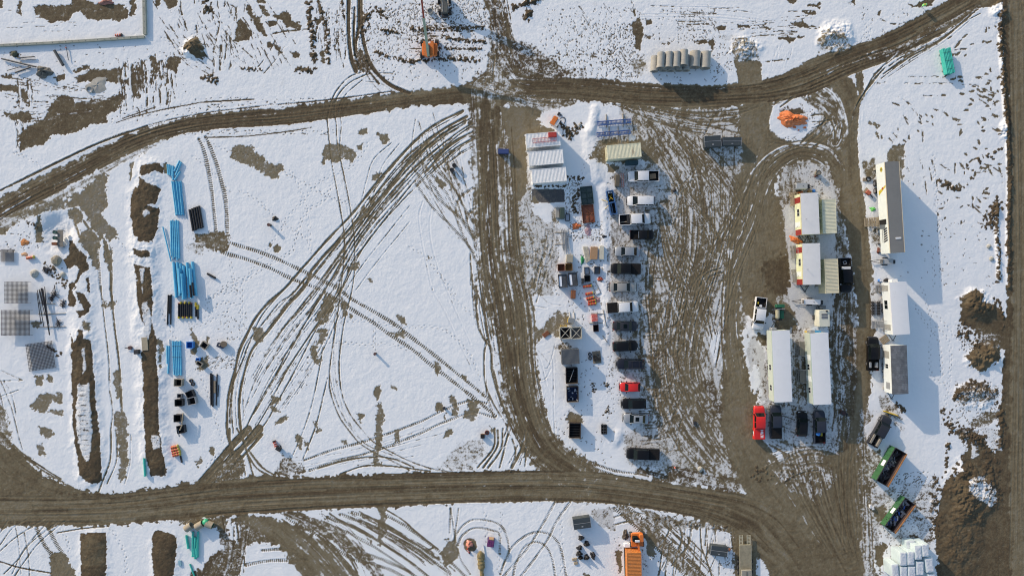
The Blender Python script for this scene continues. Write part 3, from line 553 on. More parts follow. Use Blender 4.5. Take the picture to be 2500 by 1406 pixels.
for p in [[(2150,48),(2180,60),(2235,52)],[(1870,152),(1925,145)],[(2115,210),(2160,200)],[(2220,188),(2290,188)],[(2210,205),(2325,205)],[(2255,234),(2300,234)],[(2350,206),(2380,208),(2430,230)],[(2390,243),(2415,260),(2422,280)],[(2280,268),(2305,275)],[(2192,238),(2215,250),(2235,275),(2250,300),(2252,345)],[(2180,252),(2195,258)],[(2320,124),(2360,120)],[(2250,125),(2290,108)]]: t(p,2.2,.85,.55,depth=.0,rag=1.0)
for p in [[(2245,380),(2256,430),(2263,475)],[(2273,385),(2284,425),(2288,460)],[(2269,410),(2275,440)],[(2213,405),(2217,420)],[(2295,400),(2310,412),(2318,415)],[(2332,400),(2330,430)],[(2355,412),(2353,425)],[(2305,450),(2340,462)],[(2320,478),(2342,485)],[(2290,520),(2290,560)],[(2425,410),(2445,425),(2446,445)],[(2390,415),(2410,420)],[(2383,510),(2400,528)],[(2360,500),(2385,510)],[(2340,545),(2355,540)],[(2407,535),(2418,552)]]: t(p,2.2,.9,.6,depth=.0,rag=.9)
# car park lanes: arcs of tyres
for c in [(1600,700,60,1.2),(1610,800,70,1.0)]: pass
rr=random.Random(5)
for yb in [460,505,550,590,635,680,725,770,820,865,915,960,1000,1040,1075]:
    for k in range(4):
        y=yb+rr.uniform(-12,12); x=1560+rr.uniform(0,25)+ (30 if yb<500 else 0)
        t([(x,y),(x+35,y+rr.uniform(-4,4)),(x+70,y+rr.uniform(-35,35)),(x+95,y+rr.uniform(-90,90))],rr.uniform(1.3,2.4),.75,.5,rr.choice([0,0,1]),per=4)
B=bundle
YD=dict(val=(.9,1.1),w=(.8,1.9),tone=(.35,.6),rag=.15)
B([(1540,262),(1640,420),(1660,560),(1640,700),(1620,850),(1640,1000),(1700,1110),(1780,1180)],[(1800,330),(1790,480),(1770,640),(1730,760),(1700,900),(1740,1000),(1800,1100),(1880,1190)],100,light=0.28,tread=.2,seed=2,**YD)
B([(1600,262),(1700,330),(1800,440),(1840,560)],[(1560,300),(1640,450),(1720,560),(1780,700)],50,light=0.36,seed=3,**YD)
B([(1860,330),(1800,480),(1740,600),(1690,740),(1660,880)],[(1880,420),(1850,560),(1800,680),(1760,820),(1740,940)],40,light=0.32,seed=4,**YD)
B([(1620,470),(1650,560),(1720,700),(1760,860)],[(1600,560),(1610,680),(1660,820),(1720,960)],40,light=.3,tread=.3,seed=5,**YD)
B([(1590,700),(1640,840),(1720,960),(1800,1080)],[(1590,860),(1600,960),(1650,1080),(1740,1180)],42,light=.35,tread=.2,seed=6,**YD)
B([(1480,250),(1560,250),(1700,270),(1840,262)],[(1530,268),(1620,310),(1740,340),(1830,330)],36,light=.4,seed=7,**YD)
B([(1700,700),(1715,660),(1765,640)],[(1730,760),(1750,700),(1790,690)],12,frac=(.6,1),seed=8)
B([(1590,560),(1575,700),(1590,850),(1600,1000),(1640,1120)],[(1620,560),(1600,700),(1612,850),(1625,1000),(1680,1130)],26,w=(1.2,2),val=(.75,.92),frac=(.3,.7),tone=(.5,.65),seed=9)
# churned lanes round the trailers
B([(2040,700),(2030,850),(2035,980),(2020,1100)],[(2075,700),(2080,850),(2080,980),(2060,1120)],50,w=(1.4,3),val=(.8,.98),light=.25,tone=(.55,.8),seed=10)
B([(1935,830),(1940,990)],[(1965,830),(1968,990)],26,w=(1,2.2),light=.25,seed=11)
B([(1880,985),(1960,1000),(2040,1040)],[(1870,1080),(1950,1120),(2040,1110)],30,w=(1,1.8),val=(.5,.75),tone=(.5,.7),seed=12)
B([(1860,1120),(1930,1090),(2000,1085),(2060,1110)],[(1890,1200),(1950,1160),(2010,1150),(2060,1180)],40,light=.4,seed=13)
B([(1830,420),(1880,370),(1960,345),(2040,370),(2070,440)],[(1860,500),(1890,430),(1950,385),(2010,400),(2050,470)],60,w=(1,2.2),val=(.9,1),light=.5,tone=(.3,.7),seed=14)
B([(1975,225),(2030,250),(2060,310),(2050,370)],[(1960,350),(2000,310),(2015,285),(1990,250)],46,w=(1,2.4),light=.35,seed=15)
B([(1780,480),(1765,640),(1760,800),(1770,960)],[(1850,480),(1815,640),(1800,800),(1830,960)],40,w=(1,2),val=(.9,1),light=.45,tone=(.3,.6),seed=16)
# haul track and junction
B([(1148,270),(1155,450),(1165,620),(1190,780),(1212,920),(1250,1040),(1310,1130),(1420,1200)],[(1250,270),(1262,450),(1268,620),(1300,760),(1305,900),(1330,1020),(1380,1100),(1500,1165)],150,w=(1.1,2.6),val=(.85,1),tone=(.25,.8),light=0.4,tread=.45,frac=(.12,.5),seed=17)
B([(1195,-20),(1205,90),(1195,190)],[(1235,-20),(1260,90),(1300,190)],40,w=(1.2,3),light=.35,tone=(.5,.9),seed=18)
B([(1180,40),(1215,130),(1250,200),(1330,225)],[(1215,20),(1262,110),(1330,170),(1420,195)],34,w=(1.2,3),light=.3,tone=(.6,.9),seed=19)
B([(1120,205),(1180,215),(1260,260),(1330,270)],[(1180,190),(1240,210),(1330,240),(1440,240)],30,w=(1,2.4),light=.4,seed=20)
B([(1150,280),(1090,320),(1030,370),(980,420)],[(1160,360),(1120,380),(1080,410),(1040,450)],26,w=(1,2.2),val=(.6,.9),light=.2,seed=21)
B([(1180,215),(1190,130)],[(1200,215),(1212,100)],8,w=(1,2),seed=22)
B([(1010,300),(1040,400),(1100,480),(1140,560)],[(1070,270),(1110,380),(1140,450),(1160,520)],18,w=(.9,1.8),val=(.5,.75),seed=23)
B([(1240,960),(1230,1060),(1180,1150)],[(1300,1080),(1290,1110),(1270,1150)],20,w=(1,2.2),val=(.6,.85),light=.2,seed=24)
B([(1270,545),(1300,600),(1300,700)],[(1350,560),(1340,640),(1300,760)],26,w=(1,2.2),val=(.5,.75),tone=(.2,.3),tread=.5,seed=25)
# ruts of the through roads
B([(-100,570),(0,495),(200,392),(350,322),(500,286),(700,268),(900,243),(1100,218)],[(-100,630),(0,540),(200,430),(350,352),(500,316),(700,302),(900,274),(1100,246)],80,w=(1,2.6),val=(.95,1),tone=(.45,.95),light=0.18,tread=.3,frac=(.1,.4),seed=26)
B([(-60,500),(100,420),(300,330),(500,280),(800,248),(1000,220)],[(-60,495),(100,414),(300,324),(500,275),(800,243),(1000,216)],12,w=(1,1.8),val=(.8,.95),tone=(.6,.8),tread=.7,frac=(.2,.5),seed=27)
B([(1260,195),(1400,195),(1600,212),(1800,212),(1920,190),(2060,130),(2200,78),(2400,-30)],[(1260,240),(1400,242),(1600,258),(1800,252),(1950,235),(2080,180),(2220,125),(2440,10)],120,w=(1,3),val=(.95,1),tone=(.3,.95),light=0.12,tread=.2,frac=(.1,.35),seed=28)
B([(-100,1215),(250,1212),(600,1172),(1000,1160),(1400,1155),(1600,1180),(1800,1215),(1900,1250),(2020,1406)],[(-100,1280),(250,1276),(600,1248),(1000,1228),(1400,1220),(1600,1240),(1720,1265),(1830,1330),(1890,1430)],150,w=(1,3.4),val=(1,1),tone=(.2,.95),light=0.03,frac=(.08,.3),seed=29)
B([(2060,1000),(2050,1150),(2060,1400)],[(2110,1000),(2120,1150),(2130,1400)],40,w=(1,2.4),val=(.9,1),tone=(.3,.6),light=.35,seed=30)
B([(1850,1100),(1950,1250),(2060,1406)],[(2060,1120),(2080,1250),(2110,1406)],70,w=(1,3),val=(1,1),tone=(.25,.8),light=.2,seed=31)
B([(2465,-50),(2478,700),(2465,1450)],[(2560,-50),(2560,700),(2560,1450)],60,w=(1.5,4),val=(1,1),tone=(.2,.5),frac=(.3,.9),seed=32)
B([(2140,190),(2090,260),(2070,330)],[(2200,120),(2130,190),(2105,260)],30,w=(1,2),light=.4,seed=33)
B([(2120,190),(2200,130),(2290,90),(2380,20)],[(2150,205),(2230,150),(2310,100),(2410,10)],26,w=(1,2),val=(.7,.95),light=.4,seed=34)
# bottom yard fans
B([(640,1265),(720,1320),(790,1380),(830,1430)],[(820,1250),(880,1300),(920,1370),(940,1430)],60,w=(1,2.6),val=(.75,.95),light=.45,tread=.3,seed=35)
B([(800,1255),(900,1310),(1000,1370),(1080,1430)],[(880,1248),(980,1300),(1060,1350),(1150,1430)],22,w=(1.4,2.8),val=(.6,.8),light=.15,tread=.8,seed=36)
B([(1500,1235),(1570,1300),(1640,1370),(1690,1430)],[(1600,1240),(1680,1310),(1740,1370),(1790,1430)],50,w=(1,2.2),light=.35,tread=.5,seed=37)
B([(1630,1270),(1620,1340),(1600,1430)],[(1780,1280),(1790,1350),(1780,1430)],26,w=(1,1.8),val=(.5,.8),seed=38)
B([(540,1265),(550,1340),(520,1430)],[(610,1265),(600,1340),(590,1430)],26,w=(1.2,2.6),light=.35,tone=(.5,.8),seed=39)
B([(600,860),(565,950),(560,1060)],[(622,860),(594,950),(598,1070)],8,w=(.9,1.6),frac=(.6,1),val=(.5,.7),seed=40)
B([(1000,380),(850,560),(700,740),(600,900)],[(1090,330),(920,560),(780,740),(640,1000)],10,w=(.8,1.4),frac=(.5,1),val=(.4,.6),seed=41)
B([(1130,275),(1000,360),(860,540),(740,690),(640,800),(590,900),(565,1060)],[(1160,340),(1060,420),(900,590),(830,720),(720,880),(640,1000),(590,1110)],46,w=(.8,1.6),frac=(.3,.8),val=(.5,.8),tone=(.3,.5),light=0,seed=54)
B([(1010,290),(1000,400),(1060,520),(1140,620)],[(1120,300),(1130,420),(1150,520),(1170,620)],22,w=(.9,1.8),frac=(.3,.8),val=(.45,.68),tone=(.25,.4),seed=55)
B([(800,280),(812,450),(838,600),(815,800),(830,1000),(900,1090),(1050,1150)],[(840,270),(850,450),(868,600),(838,800),(850,1000),(930,1085),(1080,1150)],9,w=(.8,1.3),frac=(.3,.7),val=(.4,.55),seed=56)
B([(575,1170),(700,1130),(900,1090),(1060,1040),(1190,1000)],[(700,1165),(850,1150),(1000,1130),(1150,1110),(1200,1060)],14,w=(.8,1.6),frac=(.2,.5),val=(.4,.62),tread=.6,seed=57)
B([(1148,640),(1150,720),(1165,830)],[(1178,700),(1190,800),(1215,900)],14,w=(.9,1.8),val=(.5,.75),seed=58)
B([(1180,900),(1190,980),(1230,1060)],[(1215,900),(1235,980),(1270,1060)],16,w=(.9,1.8),val=(.6,.8),light=.2,seed=59)
B([(820,730),(740,880),(620,1050)],[(850,730),(790,860),(680,1030)],8,w=(.8,1.4),frac=(.5,1),val=(.45,.65),seed=42)
B([(-20,1020),(60,1110),(200,1200)],[(-60,1100),(60,1190),(200,1230)],20,w=(1,3),val=(1,1),tone=(.3,.7),light=.1,seed=43)
# smears of the upper band
B([(290,140),(300,290)],[(430,130),(430,270)],70,w=(1,3),val=(.8,1),tone=(.65,.9),frac=(.15,.5),light=.3,seed=44,rag=1.0,depth=0)
B([(500,10),(560,100),(600,180)],[(660,0),(720,100),(760,190)],44,w=(.8,2),val=(.6,.9),tone=(.65,.9),frac=(.1,.35),light=.3,seed=45,rag=1.0,depth=0)
B([(0,170),(120,200),(280,230)],[(0,300),(120,290),(280,270)],80,w=(.8,2.4),val=(.6,.95),tone=(.6,.9),frac=(.08,.25),light=.35,seed=46,rag=1.0,depth=0)
B([(400,60),(440,140),(520,200)],[(520,20),(560,90),(640,170)],44,w=(.8,2.2),val=(.6,.9),tone=(.6,.9),frac=(.1,.3),light=.2,seed=47,rag=1.0,depth=0)
B([(770,0),(780,150)],[(860,0),(850,160)],44,w=(.8,2),val=(.6,.9),tone=(.6,.9),frac=(.12,.4),seed=48,rag=1.0,depth=0)
B([(1000,60),(1180,66)],[(1000,155),(1180,150)],34,w=(.8,1.8),val=(.6,.9),tone=(.6,.85),frac=(.1,.4),seed=49,rag=1.0,depth=0)
B([(360,-10),(400,60),(460,140)],[(620,-10),(600,80),(600,160)],40,w=(.8,2.2),val=(.7,.95),tone=(.6,.9),frac=(.08,.25),seed=60,rag=1.0,depth=0)
B([(0,10),(150,20),(340,15)],[(0,90),(150,80),(340,70)],14,w=(.6,1.2),val=(.5,.8),tone=(.6,.9),frac=(.05,.15),seed=61,rag=1.0,depth=0)
B([(1500,10),(1750,20),(2000,10)],[(1750,100),(1850,90),(2100,70)],40,w=(.8,1.8),val=(.7,.95),tone=(.55,.8),frac=(.05,.15),seed=62,rag=.9,depth=0)
B([(1380,20),(1450,120),(1540,200)],[(1480,10),(1530,90),(1560,190)],40,w=(.7,1.4),val=(.5,.8),tone=(.6,.85),frac=(.06,.18),seed=50,rag=1.0,depth=0)
B([(1660,0),(1720,60),(1750,110)],[(1720,0),(1760,60),(1780,110)],20,w=(.7,1.3),val=(.5,.8),tone=(.6,.85),frac=(.06,.2),seed=51,rag=1.0,depth=0)
B([(1580,12),(1750,14),(1900,40)],[(1560,45),(1750,45),(1900,60)],7,w=(.9,1.4),val=(.35,.5),frac=(.5,1),tread=1,seed=52)
B([(1885,110),(1880,170)],[(1960,105),(1930,170)],10,w=(.8,1.4),val=(.35,.5),seed=53)
for p in [[(1690,700),(1710,672),(1760,655)],[(1702,708),(1725,680),(1765,665)],[(1715,715),(1740,692),(1765,685)],[(1700,860),(1690,760),(1740,690)],[(1725,700),(1735,800)],[(1740,700),(1722,820)],[(1600,1000),(1590,900),(1600,800),(1640,720)],[(1612,1010),(1602,900),(1612,800)],[(1605,900),(1625,1010),(1680,1100),(1770,1180)],[(1620,940),(1650,1040),(1720,1120),(1800,1200)],[(1630,1050),(1680,1110),(1760,1170)]]: t(p,2.2,.85,.4)
for p in [[(1915,1130),(1945,1105),(1990,1098),(2030,1110)],[(1930,1125),(1960,1112),(2000,1110),(2040,1125)],[(1860,1090),(1890,1120),(1935,1140)],[(1880,1085),(1920,1110),(1950,1140)],[(1895,1075),(1940,1090),(1965,1120)],[(1985,255),(2015,275),(2035,310),(2040,350)],[(1975,240),(2010,258),(2045,290)],[(1955,350),(2000,312),(2015,290)],[(1965,355),(2010,320)],[(1985,360),(2030,330)],[(1880,350),(1920,352),(1960,362)],[(1885,340),(1930,350)],[(1895,250),(1925,232)],[(1905,262),(1940,236)],[(1800,280),(1850,262)],[(1640,280),(1720,305),(1800,325)],[(1700,292),(1760,285),(1800,280)],[(1720,330),(1740,290),(1760,270)]]: t(p,2.4,.88,.45)
# bottom yard
for p in [[(1148,1400),(1120,1350),(1100,1240)],[(1110,1330),(1112,1300),(1120,1240)],[(1098,1300),(1100,1240)]]: pair(p,0.1,w=2.6,val=.75,tone=.25) if 0 else t(p,2.4,.7,.25,1,per=4)
for p in [[(1110,1345),(1108,1320),(1125,1288),(1155,1268),(1200,1272),(1225,1285),(1238,1310),(1242,1350),(1228,1380)],[(1118,1330),(1130,1305),(1160,1288),(1205,1295),(1220,1305),(1220,1350)],
 [(1222,1400),(1240,1350),(1265,1320),(1300,1300),(1335,1300),(1360,1320),(1372,1350),(1385,1420)],[(1250,1430),(1258,1380),(1280,1335),(1310,1322),(1335,1335),(1350,1370),(1358,1430)],[(1355,1225),(1330,1270),(1300,1320),(1270,1360),(1225,1410)],[(1392,1225),(1360,1270),(1335,1320),(1300,1370),(1268,1410)]]: t(p,3.0,.72,.25,1,per=4)
for p in [[(800,1262),(870,1290),(940,1330),(1000,1370),(1060,1420)],[(770,1270),(850,1300),(930,1345),(1000,1395),(1040,1430)],[(830,1255),(900,1280),(960,1310),(1030,1350),(1100,1400)],[(860,1250),(930,1275),(1000,1320),(1060,1360)],[(700,1265),(780,1310),(850,1360)],[(850,1345),(920,1360),(1000,1395)],[(860,1365),(940,1385),(1010,1420)],[(930,1250),(1000,1290),(1060,1335),(1110,1380),(1160,1430)]]: t(p,4.0,.78,.4,1,per=5)
for p in [[(640,1343),(680,1340),(715,1342)],[(600,1378),(660,1368),(750,1366)]]: t(p,4,.8,.45,1,per=5)
for p in [[(945,1245),(985,1270),(1030,1310),(1070,1340)],[(660,1290),(710,1340),(760,1400)],[(670,1300),(720,1345),(775,1400)],[(1040,1345),(1060,1335)]]: t(p,2.2,.75,.4)
for p in [[(1510,1230),(1560,1270),(1610,1320),(1670,1370),(1720,1430)],[(1500,1240),(1550,1285),(1600,1335),(1650,1380),(1690,1430)],[(1530,1235),(1590,1280),(1640,1330),(1700,1385),(1750,1430)]]: t(p,3.4,.85,.45,1,per=5)
for p in [[(1500,1262),(1540,1250),(1575,1255)],[(1500,1280),(1550,1268)],[(1635,1280),(1632,1300),(1605,1340)],[(1660,1285),(1665,1320),(1650,1350)],[(1690,1280),(1680,1330),(1640,1380)],[(1710,1280),(1712,1330),(1730,1380),(1745,1430)],[(1725,1280),(1722,1330)],[(1745,1280),(1748,1320)],[(1785,1290),(1792,1340),(1800,1380)],[(1620,1320),(1605,1430)],[(1635,1330),(1620,1430)],[(1650,1340),(1640,1430)]]: t(p,2.2,.72,.35)
for p in [[(0,1330),(30,1290),(70,1265)],[(0,1345),(40,1310),(110,1265)],[(30,1400),(60,1340),(120,1270)],[(20,1430),(60,1370),(100,1320),(160,1270)],[(32,1262),(45,1320),(52,1400)],[(60,1300),(70,1360),(74,1430)],[(0,1300),(20,1270)],[(10,1400),(40,1370),(80,1320),(140,1275)]]: t(p,1.8,.6,.3)
for p in [[(90,1290),(110,1330),(140,1370)],[(118,1288),(140,1330),(165,1365)]]: t(p,4.4,.85,.3,1,per=4)
t([(0,1370),(50,1385),(125,1398)],2.2,.9,.75); t([(140,1300),(200,1290),(265,1284)],1.8,.75,.6)
# footprints
for p in [[(500,345),(560,370),(620,380),(690,420),(740,445),(800,480),(870,503)],[(710,415),(740,480),(755,550),(755,600),(770,630),(800,665)],[(900,350),(860,405),(780,445),(740,490),(690,545)],[(585,465),(630,490),(670,530),(720,565),(760,590)],[(815,440),(790,490),(745,520),(720,590),(710,615),(650,650),(590,690),(540,710)],[(690,555),(660,600),(620,650),(605,675),(560,690),(505,740)],[(580,710),(510,725),(505,760)],[(585,745),(540,740),(500,780)],[(590,700),(590,780),(588,850)],[(660,815),(700,800),(770,785),(830,783),(900,785),(960,795),(1000,800)],[(630,862),(700,848),(800,835),(880,840),(950,840),(1000,855)],[(565,870),(590,848)],[(1000,798),(1060,798),(1100,815),(1150,870),(1175,930)],[(1095,705),(1120,740),(1160,775)],[(1000,600),(1050,640),(1110,720)],[(915,780),(914,860)],[(560,620),(570,680),(580,720)],[(470,380),(510,410),(560,470)],[(395,90),(440,120),(480,75),(500,70)],[(130,460),(90,400),(30,370)],[(395,755),(410,790),(430,830)],[(450,780),(480,795),(530,775),(560,755)],[(505,890),(540,880),(570,868)],[(480,900),(500,940),(520,1000),(545,1080)],[(560,1090),(530,1115),(500,1140)],[(2250,700),(2275,790),(2270,850),(2275,915),(2310,940)],[(2230,740),(2260,790),(2290,830),(2300,920)],[(2240,760),(2300,810),(2320,850),(2318,920),(2300,1040)],[(2280,760),(2330,820),(2360,840)],[(2115,60),(2110,90),(2090,110)],[(2125,50),(2122,85),(2112,105)],[(1200,790),(1240,850)],[(1440,380),(1420,420),(1405,470)],[(1400,480),(1405,560)],[(1225,1250),(1222,1300),(1215,1400)],[(1185,1250),(1190,1330)],[(1370,1250),(1372,1400)],[(1550,1340),(1575,1370),(1580,1406)],[(1570,1345),(1575,1400)],[(1320,530),(1345,600),(1340,680)],[(1420,520),(1410,600)],[(150,1290),(165,1320),(170,1350)],[(270,1290),(290,1320),(305,1350),(310,1400)],[(285,580),(330,640),(370,700)],[(2280,380),(2285,480),(2292,560),(2296,690)],[(2275,600),(2278,640),(2280,700)]]:
    steps(p)
def many(x0,y0,x1,y1,n,ang=30,ja=50,**k): speck(x0,y0,x1,y1,n,(1.0,2.8),(0.4,0.95),ang,ja,.62,.6,0.0,**k)
many(330,260,860,300,10); many(0,540,95,620,60,150); many(1020,860,1030,870,1)
many(290,285,620,256,120,170,12,f=lambda x,y: abs(y-(300-(x-290)*.12))<16); many(500,258,830,238,60,172,12)
many(400,330,830,318,80,172,10,f=lambda x,y: y<338)
many(570,860,640,890,1); many(508,870,575,900,70,165,12); many(1385,540,1470,590,200); many(1380,440,1420,520,120,120); many(1330,560,1365,720,120,60); many(1480,430,1530,1000,260,30,60); many(1480,560,1540,640,80)
many(1350,1000,1500,1130,60); many(1385,620,1475,800,120); many(1380,860,1470,1000,50); many(2170,1150,2290,1300,420,150,25); many(2120,1270,2200,1400,150,60)
many(1300,20,1560,200,420,65,12,f=lambda x,y: x>1300+ (200-y)*.2); many(1385,60,1560,200,260,60,14); many(1480,60,1560,190,140,120,15); many(1560,20,1700,110,60,60); many(1650,20,1745,100,110,60,14); many(1600,150,1780,205,50); many(1730,110,1790,180,60); many(1280,130,1420,200,160,30,25)
many(870,10,1190,150,900,80,35); many(940,0,1060,90,250,80,30); many(800,20,870,120,120,80,30); many(900,100,1180,200,160,70,40); many(1060,0,1200,60,200,60,40)
many(0,110,500,300,160,10,30); many(2100,20,2300,110,40); many(2170,380,2330,700,30); many(2330,930,2450,1060,200,20,60); many(2350,1050,2440,1170,200,20,60); many(2340,790,2400,860,110,20,60); many(2250,540,2440,700,60)
many(1700,240,1810,320,60,150,15); many(1888,335,1960,345,20); many(1945,405,2040,500,180,20,50); many(1500,1240,1640,1400,40); many(1750,1330,1800,1400,50,60); many(660,870,760,960,40); many(530,760,610,830,40)
speck(2300,180,2450,330,26,(4,9),(1.4,2.8),15,25,.9,.5,.03); speck(2330,300,2450,420,22,(3,9),(1.4,2.6),20,60,.9,.5,.03); speck(2290,420,2440,560,22,(3,8),(1.2,2.6),40,50,.9,.6,.04); speck(2170,280,2300,360,16,(3,8),(1,2),55,20,.8,.5,.02); speck(2400,50,2440,330,22,(3,7),(1.5,3),40,50,.9,.6,.05); speck(2310,90,2400,140,8,(4,9),(1.2,2.2),150,15,.85,.5,.02)
speck(2120,300,2155,350,8,(3,7),(2,4),80,20,.8,.3); speck(1200,120,1500,200,40,(2,5),(1,2),30,30)
for p,n,sp,r in [([(1000,70),(1050,72),(1100,70),(1180,68)],75,3,(1.2,3)),([(1000,152),(1060,146),(1120,145),(1175,150)],80,2.5,(1.2,3.2)),([(1000,100),(1060,98)],16,2,(1,2)),([(1080,90),(1120,98),(1185,104)],60,2,(.8,2.2)),([(1070,120),(1130,118),(1180,122)],40,2,(1,2.2)),([(755,10),(758,50),(762,80),(768,155)],70,3.5,(1.5,4)),([(778,5),(795,60),(800,100),(803,155)],60,2.5,(1,3)),([(835,5),(838,40)],14,2,(1,2.5)),([(595,168),(640,173)],20,2,(1,2.5)),([(720,172),(770,170)],24,3,(1,3)),([(505,0),(508,30)],26,4,(1.5,3.5)),([(500,190),(530,195)],26,6,(1.5,3.5)),([(930,75),(980,82)],30,2,(1,2.5)),([(920,130),(955,140),(1000,152)],36,2,(1,2.5)),([(880,90),(900,40),(950,30)],60,10,(1,3)),
 ([(2442,30),(2446,100),(2450,200),(2460,300),(2466,420),(2462,560),(2466,690)],330,3,(1.2,3.2)),([(2434,480),(2433,560),(2438,640),(2436,690)],90,2.4,(1.2,3)),([(2448,60),(2440,90),(2445,130)],30,4,(1,3)),([(2430,730),(2445,760),(2455,800)],30,5,(1.5,3)),([(2330,960),(2380,945),(2430,960)],90,9,(1.5,4)),([(2345,790),(2370,830),(2400,850)],50,9,(1.5,4)),([(2370,1060),(2400,1100),(2420,1150),(2430,1220)],120,9,(1.5,4)),([(2340,1150),(2400,1170)],60,14,(1.5,4)),([(2330,1040),(2400,1080)],60,9,(1.5,4)),([(2310,1000),(2330,1060)],26,7,(1.2,3.4)),([(2315,1080),(2308,1150)],26,2.5,(1.2,3)),([(2290,1170),(2280,1240),(2285,1300)],70,6,(1.2,3.4)),([(2440,980),(2445,1040),(2440,1100)],70,5,(1.5,3.5)),([(2300,445),(2310,452),(2330,460),(2360,452),(2372,435)],24,3,(1.5,4)),([(2412,560),(2420,530),(2440,500)],70,8,(1.5,3.5)),([(2360,400),(2400,390),(2440,370)],16,5,(1.5,3.5)),
 ([(1385,330),(1400,320),(1415,310)],30,6,(1.2,3)),([(1365,300),(1385,318),(1395,335)],30,3,(1.2,3)),([(1360,430),(1420,440)],26,3,(1,2)),([(1300,455),(1380,455)],30,1.5,(1,2)),([(1412,470),(1400,500),(1405,520)],50,4,(1,2.4)),([(1245,1150),(1250,1160)],1,1,(1,2)),([(120,840),(150,870)],16,6,(1,2.5)),([(120,650),(150,680),(165,700)],40,9,(1,2.4)),([(70,545),(100,560)],10,4,(1,2)),([(1250,20),(1290,5),(1320,-2)],40,3,(2,4.5)),([(1285,45),(1295,25)],20,4,(1.5,4)),([(1560,1262),(1780,1290)],30,3,(1,2)),([(1840,1155),(1950,1160)],40,8,(1,2.5)),([(2190,990),(2205,1005)],12,3,(1.5,3)),([(1445,935),(1450,955)],12,2.5,(1,2.2)),([(1480,935),(1485,940)],10,3,(1,2)),([(1480,1005),(1490,1000)],12,4,(1,2)),([(2190,420),(2190,421)],1,1,(1,1))]:
    clods(p,n,sp,r)
for p,w,t in [([(-150,1262),(250,1262),(500,1240),(750,1222),(1000,1212),(1250,1203),(1450,1202)],9,.22),([(-150,1238),(0,1236),(250,1228),(500,1202),(760,1186),(1000,1178),(1250,1170),(1450,1172),(1600,1190)],8,.25),([(500,1216),(640,1209),(760,1203),(900,1196),(1100,1188),(1300,1187)],4,.85),([(400,1188),(640,1180),(760,1168),(1000,1160),(1250,1152)],5,.8),([(240,1210),(480,1193),(640,1180)],6,.7),([(500,1255),(700,1238),(1000,1224),(1300,1214)],4,.62)]:
    f=field(p,w+6)
    if f:
        sl,D,U,V,_,_=f; a=sm((w-D)/6+.5)*.6; T[sl]=T[sl]*(1-a)+(t+.12*fb(U/8,V,5,40,2))*a
for p,w,tt in [([(1290,205),(1450,205),(1600,222),(1750,228)],10,.8),([(1900,205),(2020,160),(2150,110),(2260,60)],8,.8),([(300,350),(500,292),(700,276),(900,250)],4,.85),([(2500,-100),(2512,700),(2500,1450)],14,.25),([(1840,300),(1850,420),(1835,560),(1800,700),(1800,900),(1830,1040),(1900,1180),(1980,1300)],16,.22),([(2085,300),(2095,560),(2110,760),(2100,980)],9,.3),([(1195,300),(1196,600),(1230,800),(1290,1020),(1360,1130)],5,.85)]:
    f=field(p,w+6)
    if f:
        sl,D,U,V,_,_=f; a=sm((w-D)/8+.5)*.5; T[sl]=T[sl]*(1-a)+(tt+.12*fb(U/8,V,5,41,2))*a
# snow lumps on the verge
for p,n in [([(2450,310),(2445,350),(2460,420)],90),([(2425,20),(2440,60)],60),([(2455,400),(2464,700)],170)]:
    C=cr(p,3)
    for _ in range(n):
        q=C[rnd.randrange(len(C))]; r_=rnd.uniform(1,2.6); dash(q[0]+rnd.gauss(0,4),q[1]+rnd.gauss(0,4),r_,r_,0,0,None,.12) if 0 else None
# ---- compose
yard = sm((GX - 1240) / 60) * sm((2140 - GX) / 40) * sm((GY - 235) / 30)
sl_ = np.clip((A - 0.16) / 0.12, 0, 1)
iso = 0.75 * N8 + 0.65 * N4 + 0.45 * N20 + 0.35 * N3
fine = (0.70 * AN * yard + (1 - yard) * 0.55 * AH) + 0.18 * N8 + 0.50 * N4 + 0.50 * N3 + 0.40 * N1 + 0.18 * N20
cov = M + A * (iso * (1 - sl_) + fine * sl_)
wdt = 0.34 + 0.50 * np.clip((A - 0.15) / 0.12, 0, 1)
mud = sm((cov - 0.5) / wdt + 0.5).astype(np.float32)
mud = np.maximum(mud, 0.22 * sl_ + 0.16 * sl_ * yard)
stain = np.clip(0.10 * N60 + 0.09 * N20 + 0.05 * N8 - 0.05, 0, 1) * (0.7 + 0.9 * sm((260 - GY) / 60) + 0.6 * sm((GY - 1230) / 40) + 0.5 * sm((330 - GX) / 80)) * sm((2330 - GX) / 200 + .4)
mud = np.maximum(mud, np.clip(stain, 0, .3))
mud = mud * (0.93 + 0.05 * N4 + 0.03 * N1) + 0.02 * (1 - mud)
mud = np.clip(mud, 0, 1)
tone = np.clip(T + 0.10 * N20 + 0.10 * N8 + 0.10 * N4 + 0.10 * N1, -0.4, 1.2).astype(np.float32)
Z += 0.05 * (1 - mud) + 0.011 * N8 + 0.008 * N4 + 0.022 * N20 * (1 - mud) + 0.010 * N3 * mud + 0.006 * N3 + 0.005 * N1
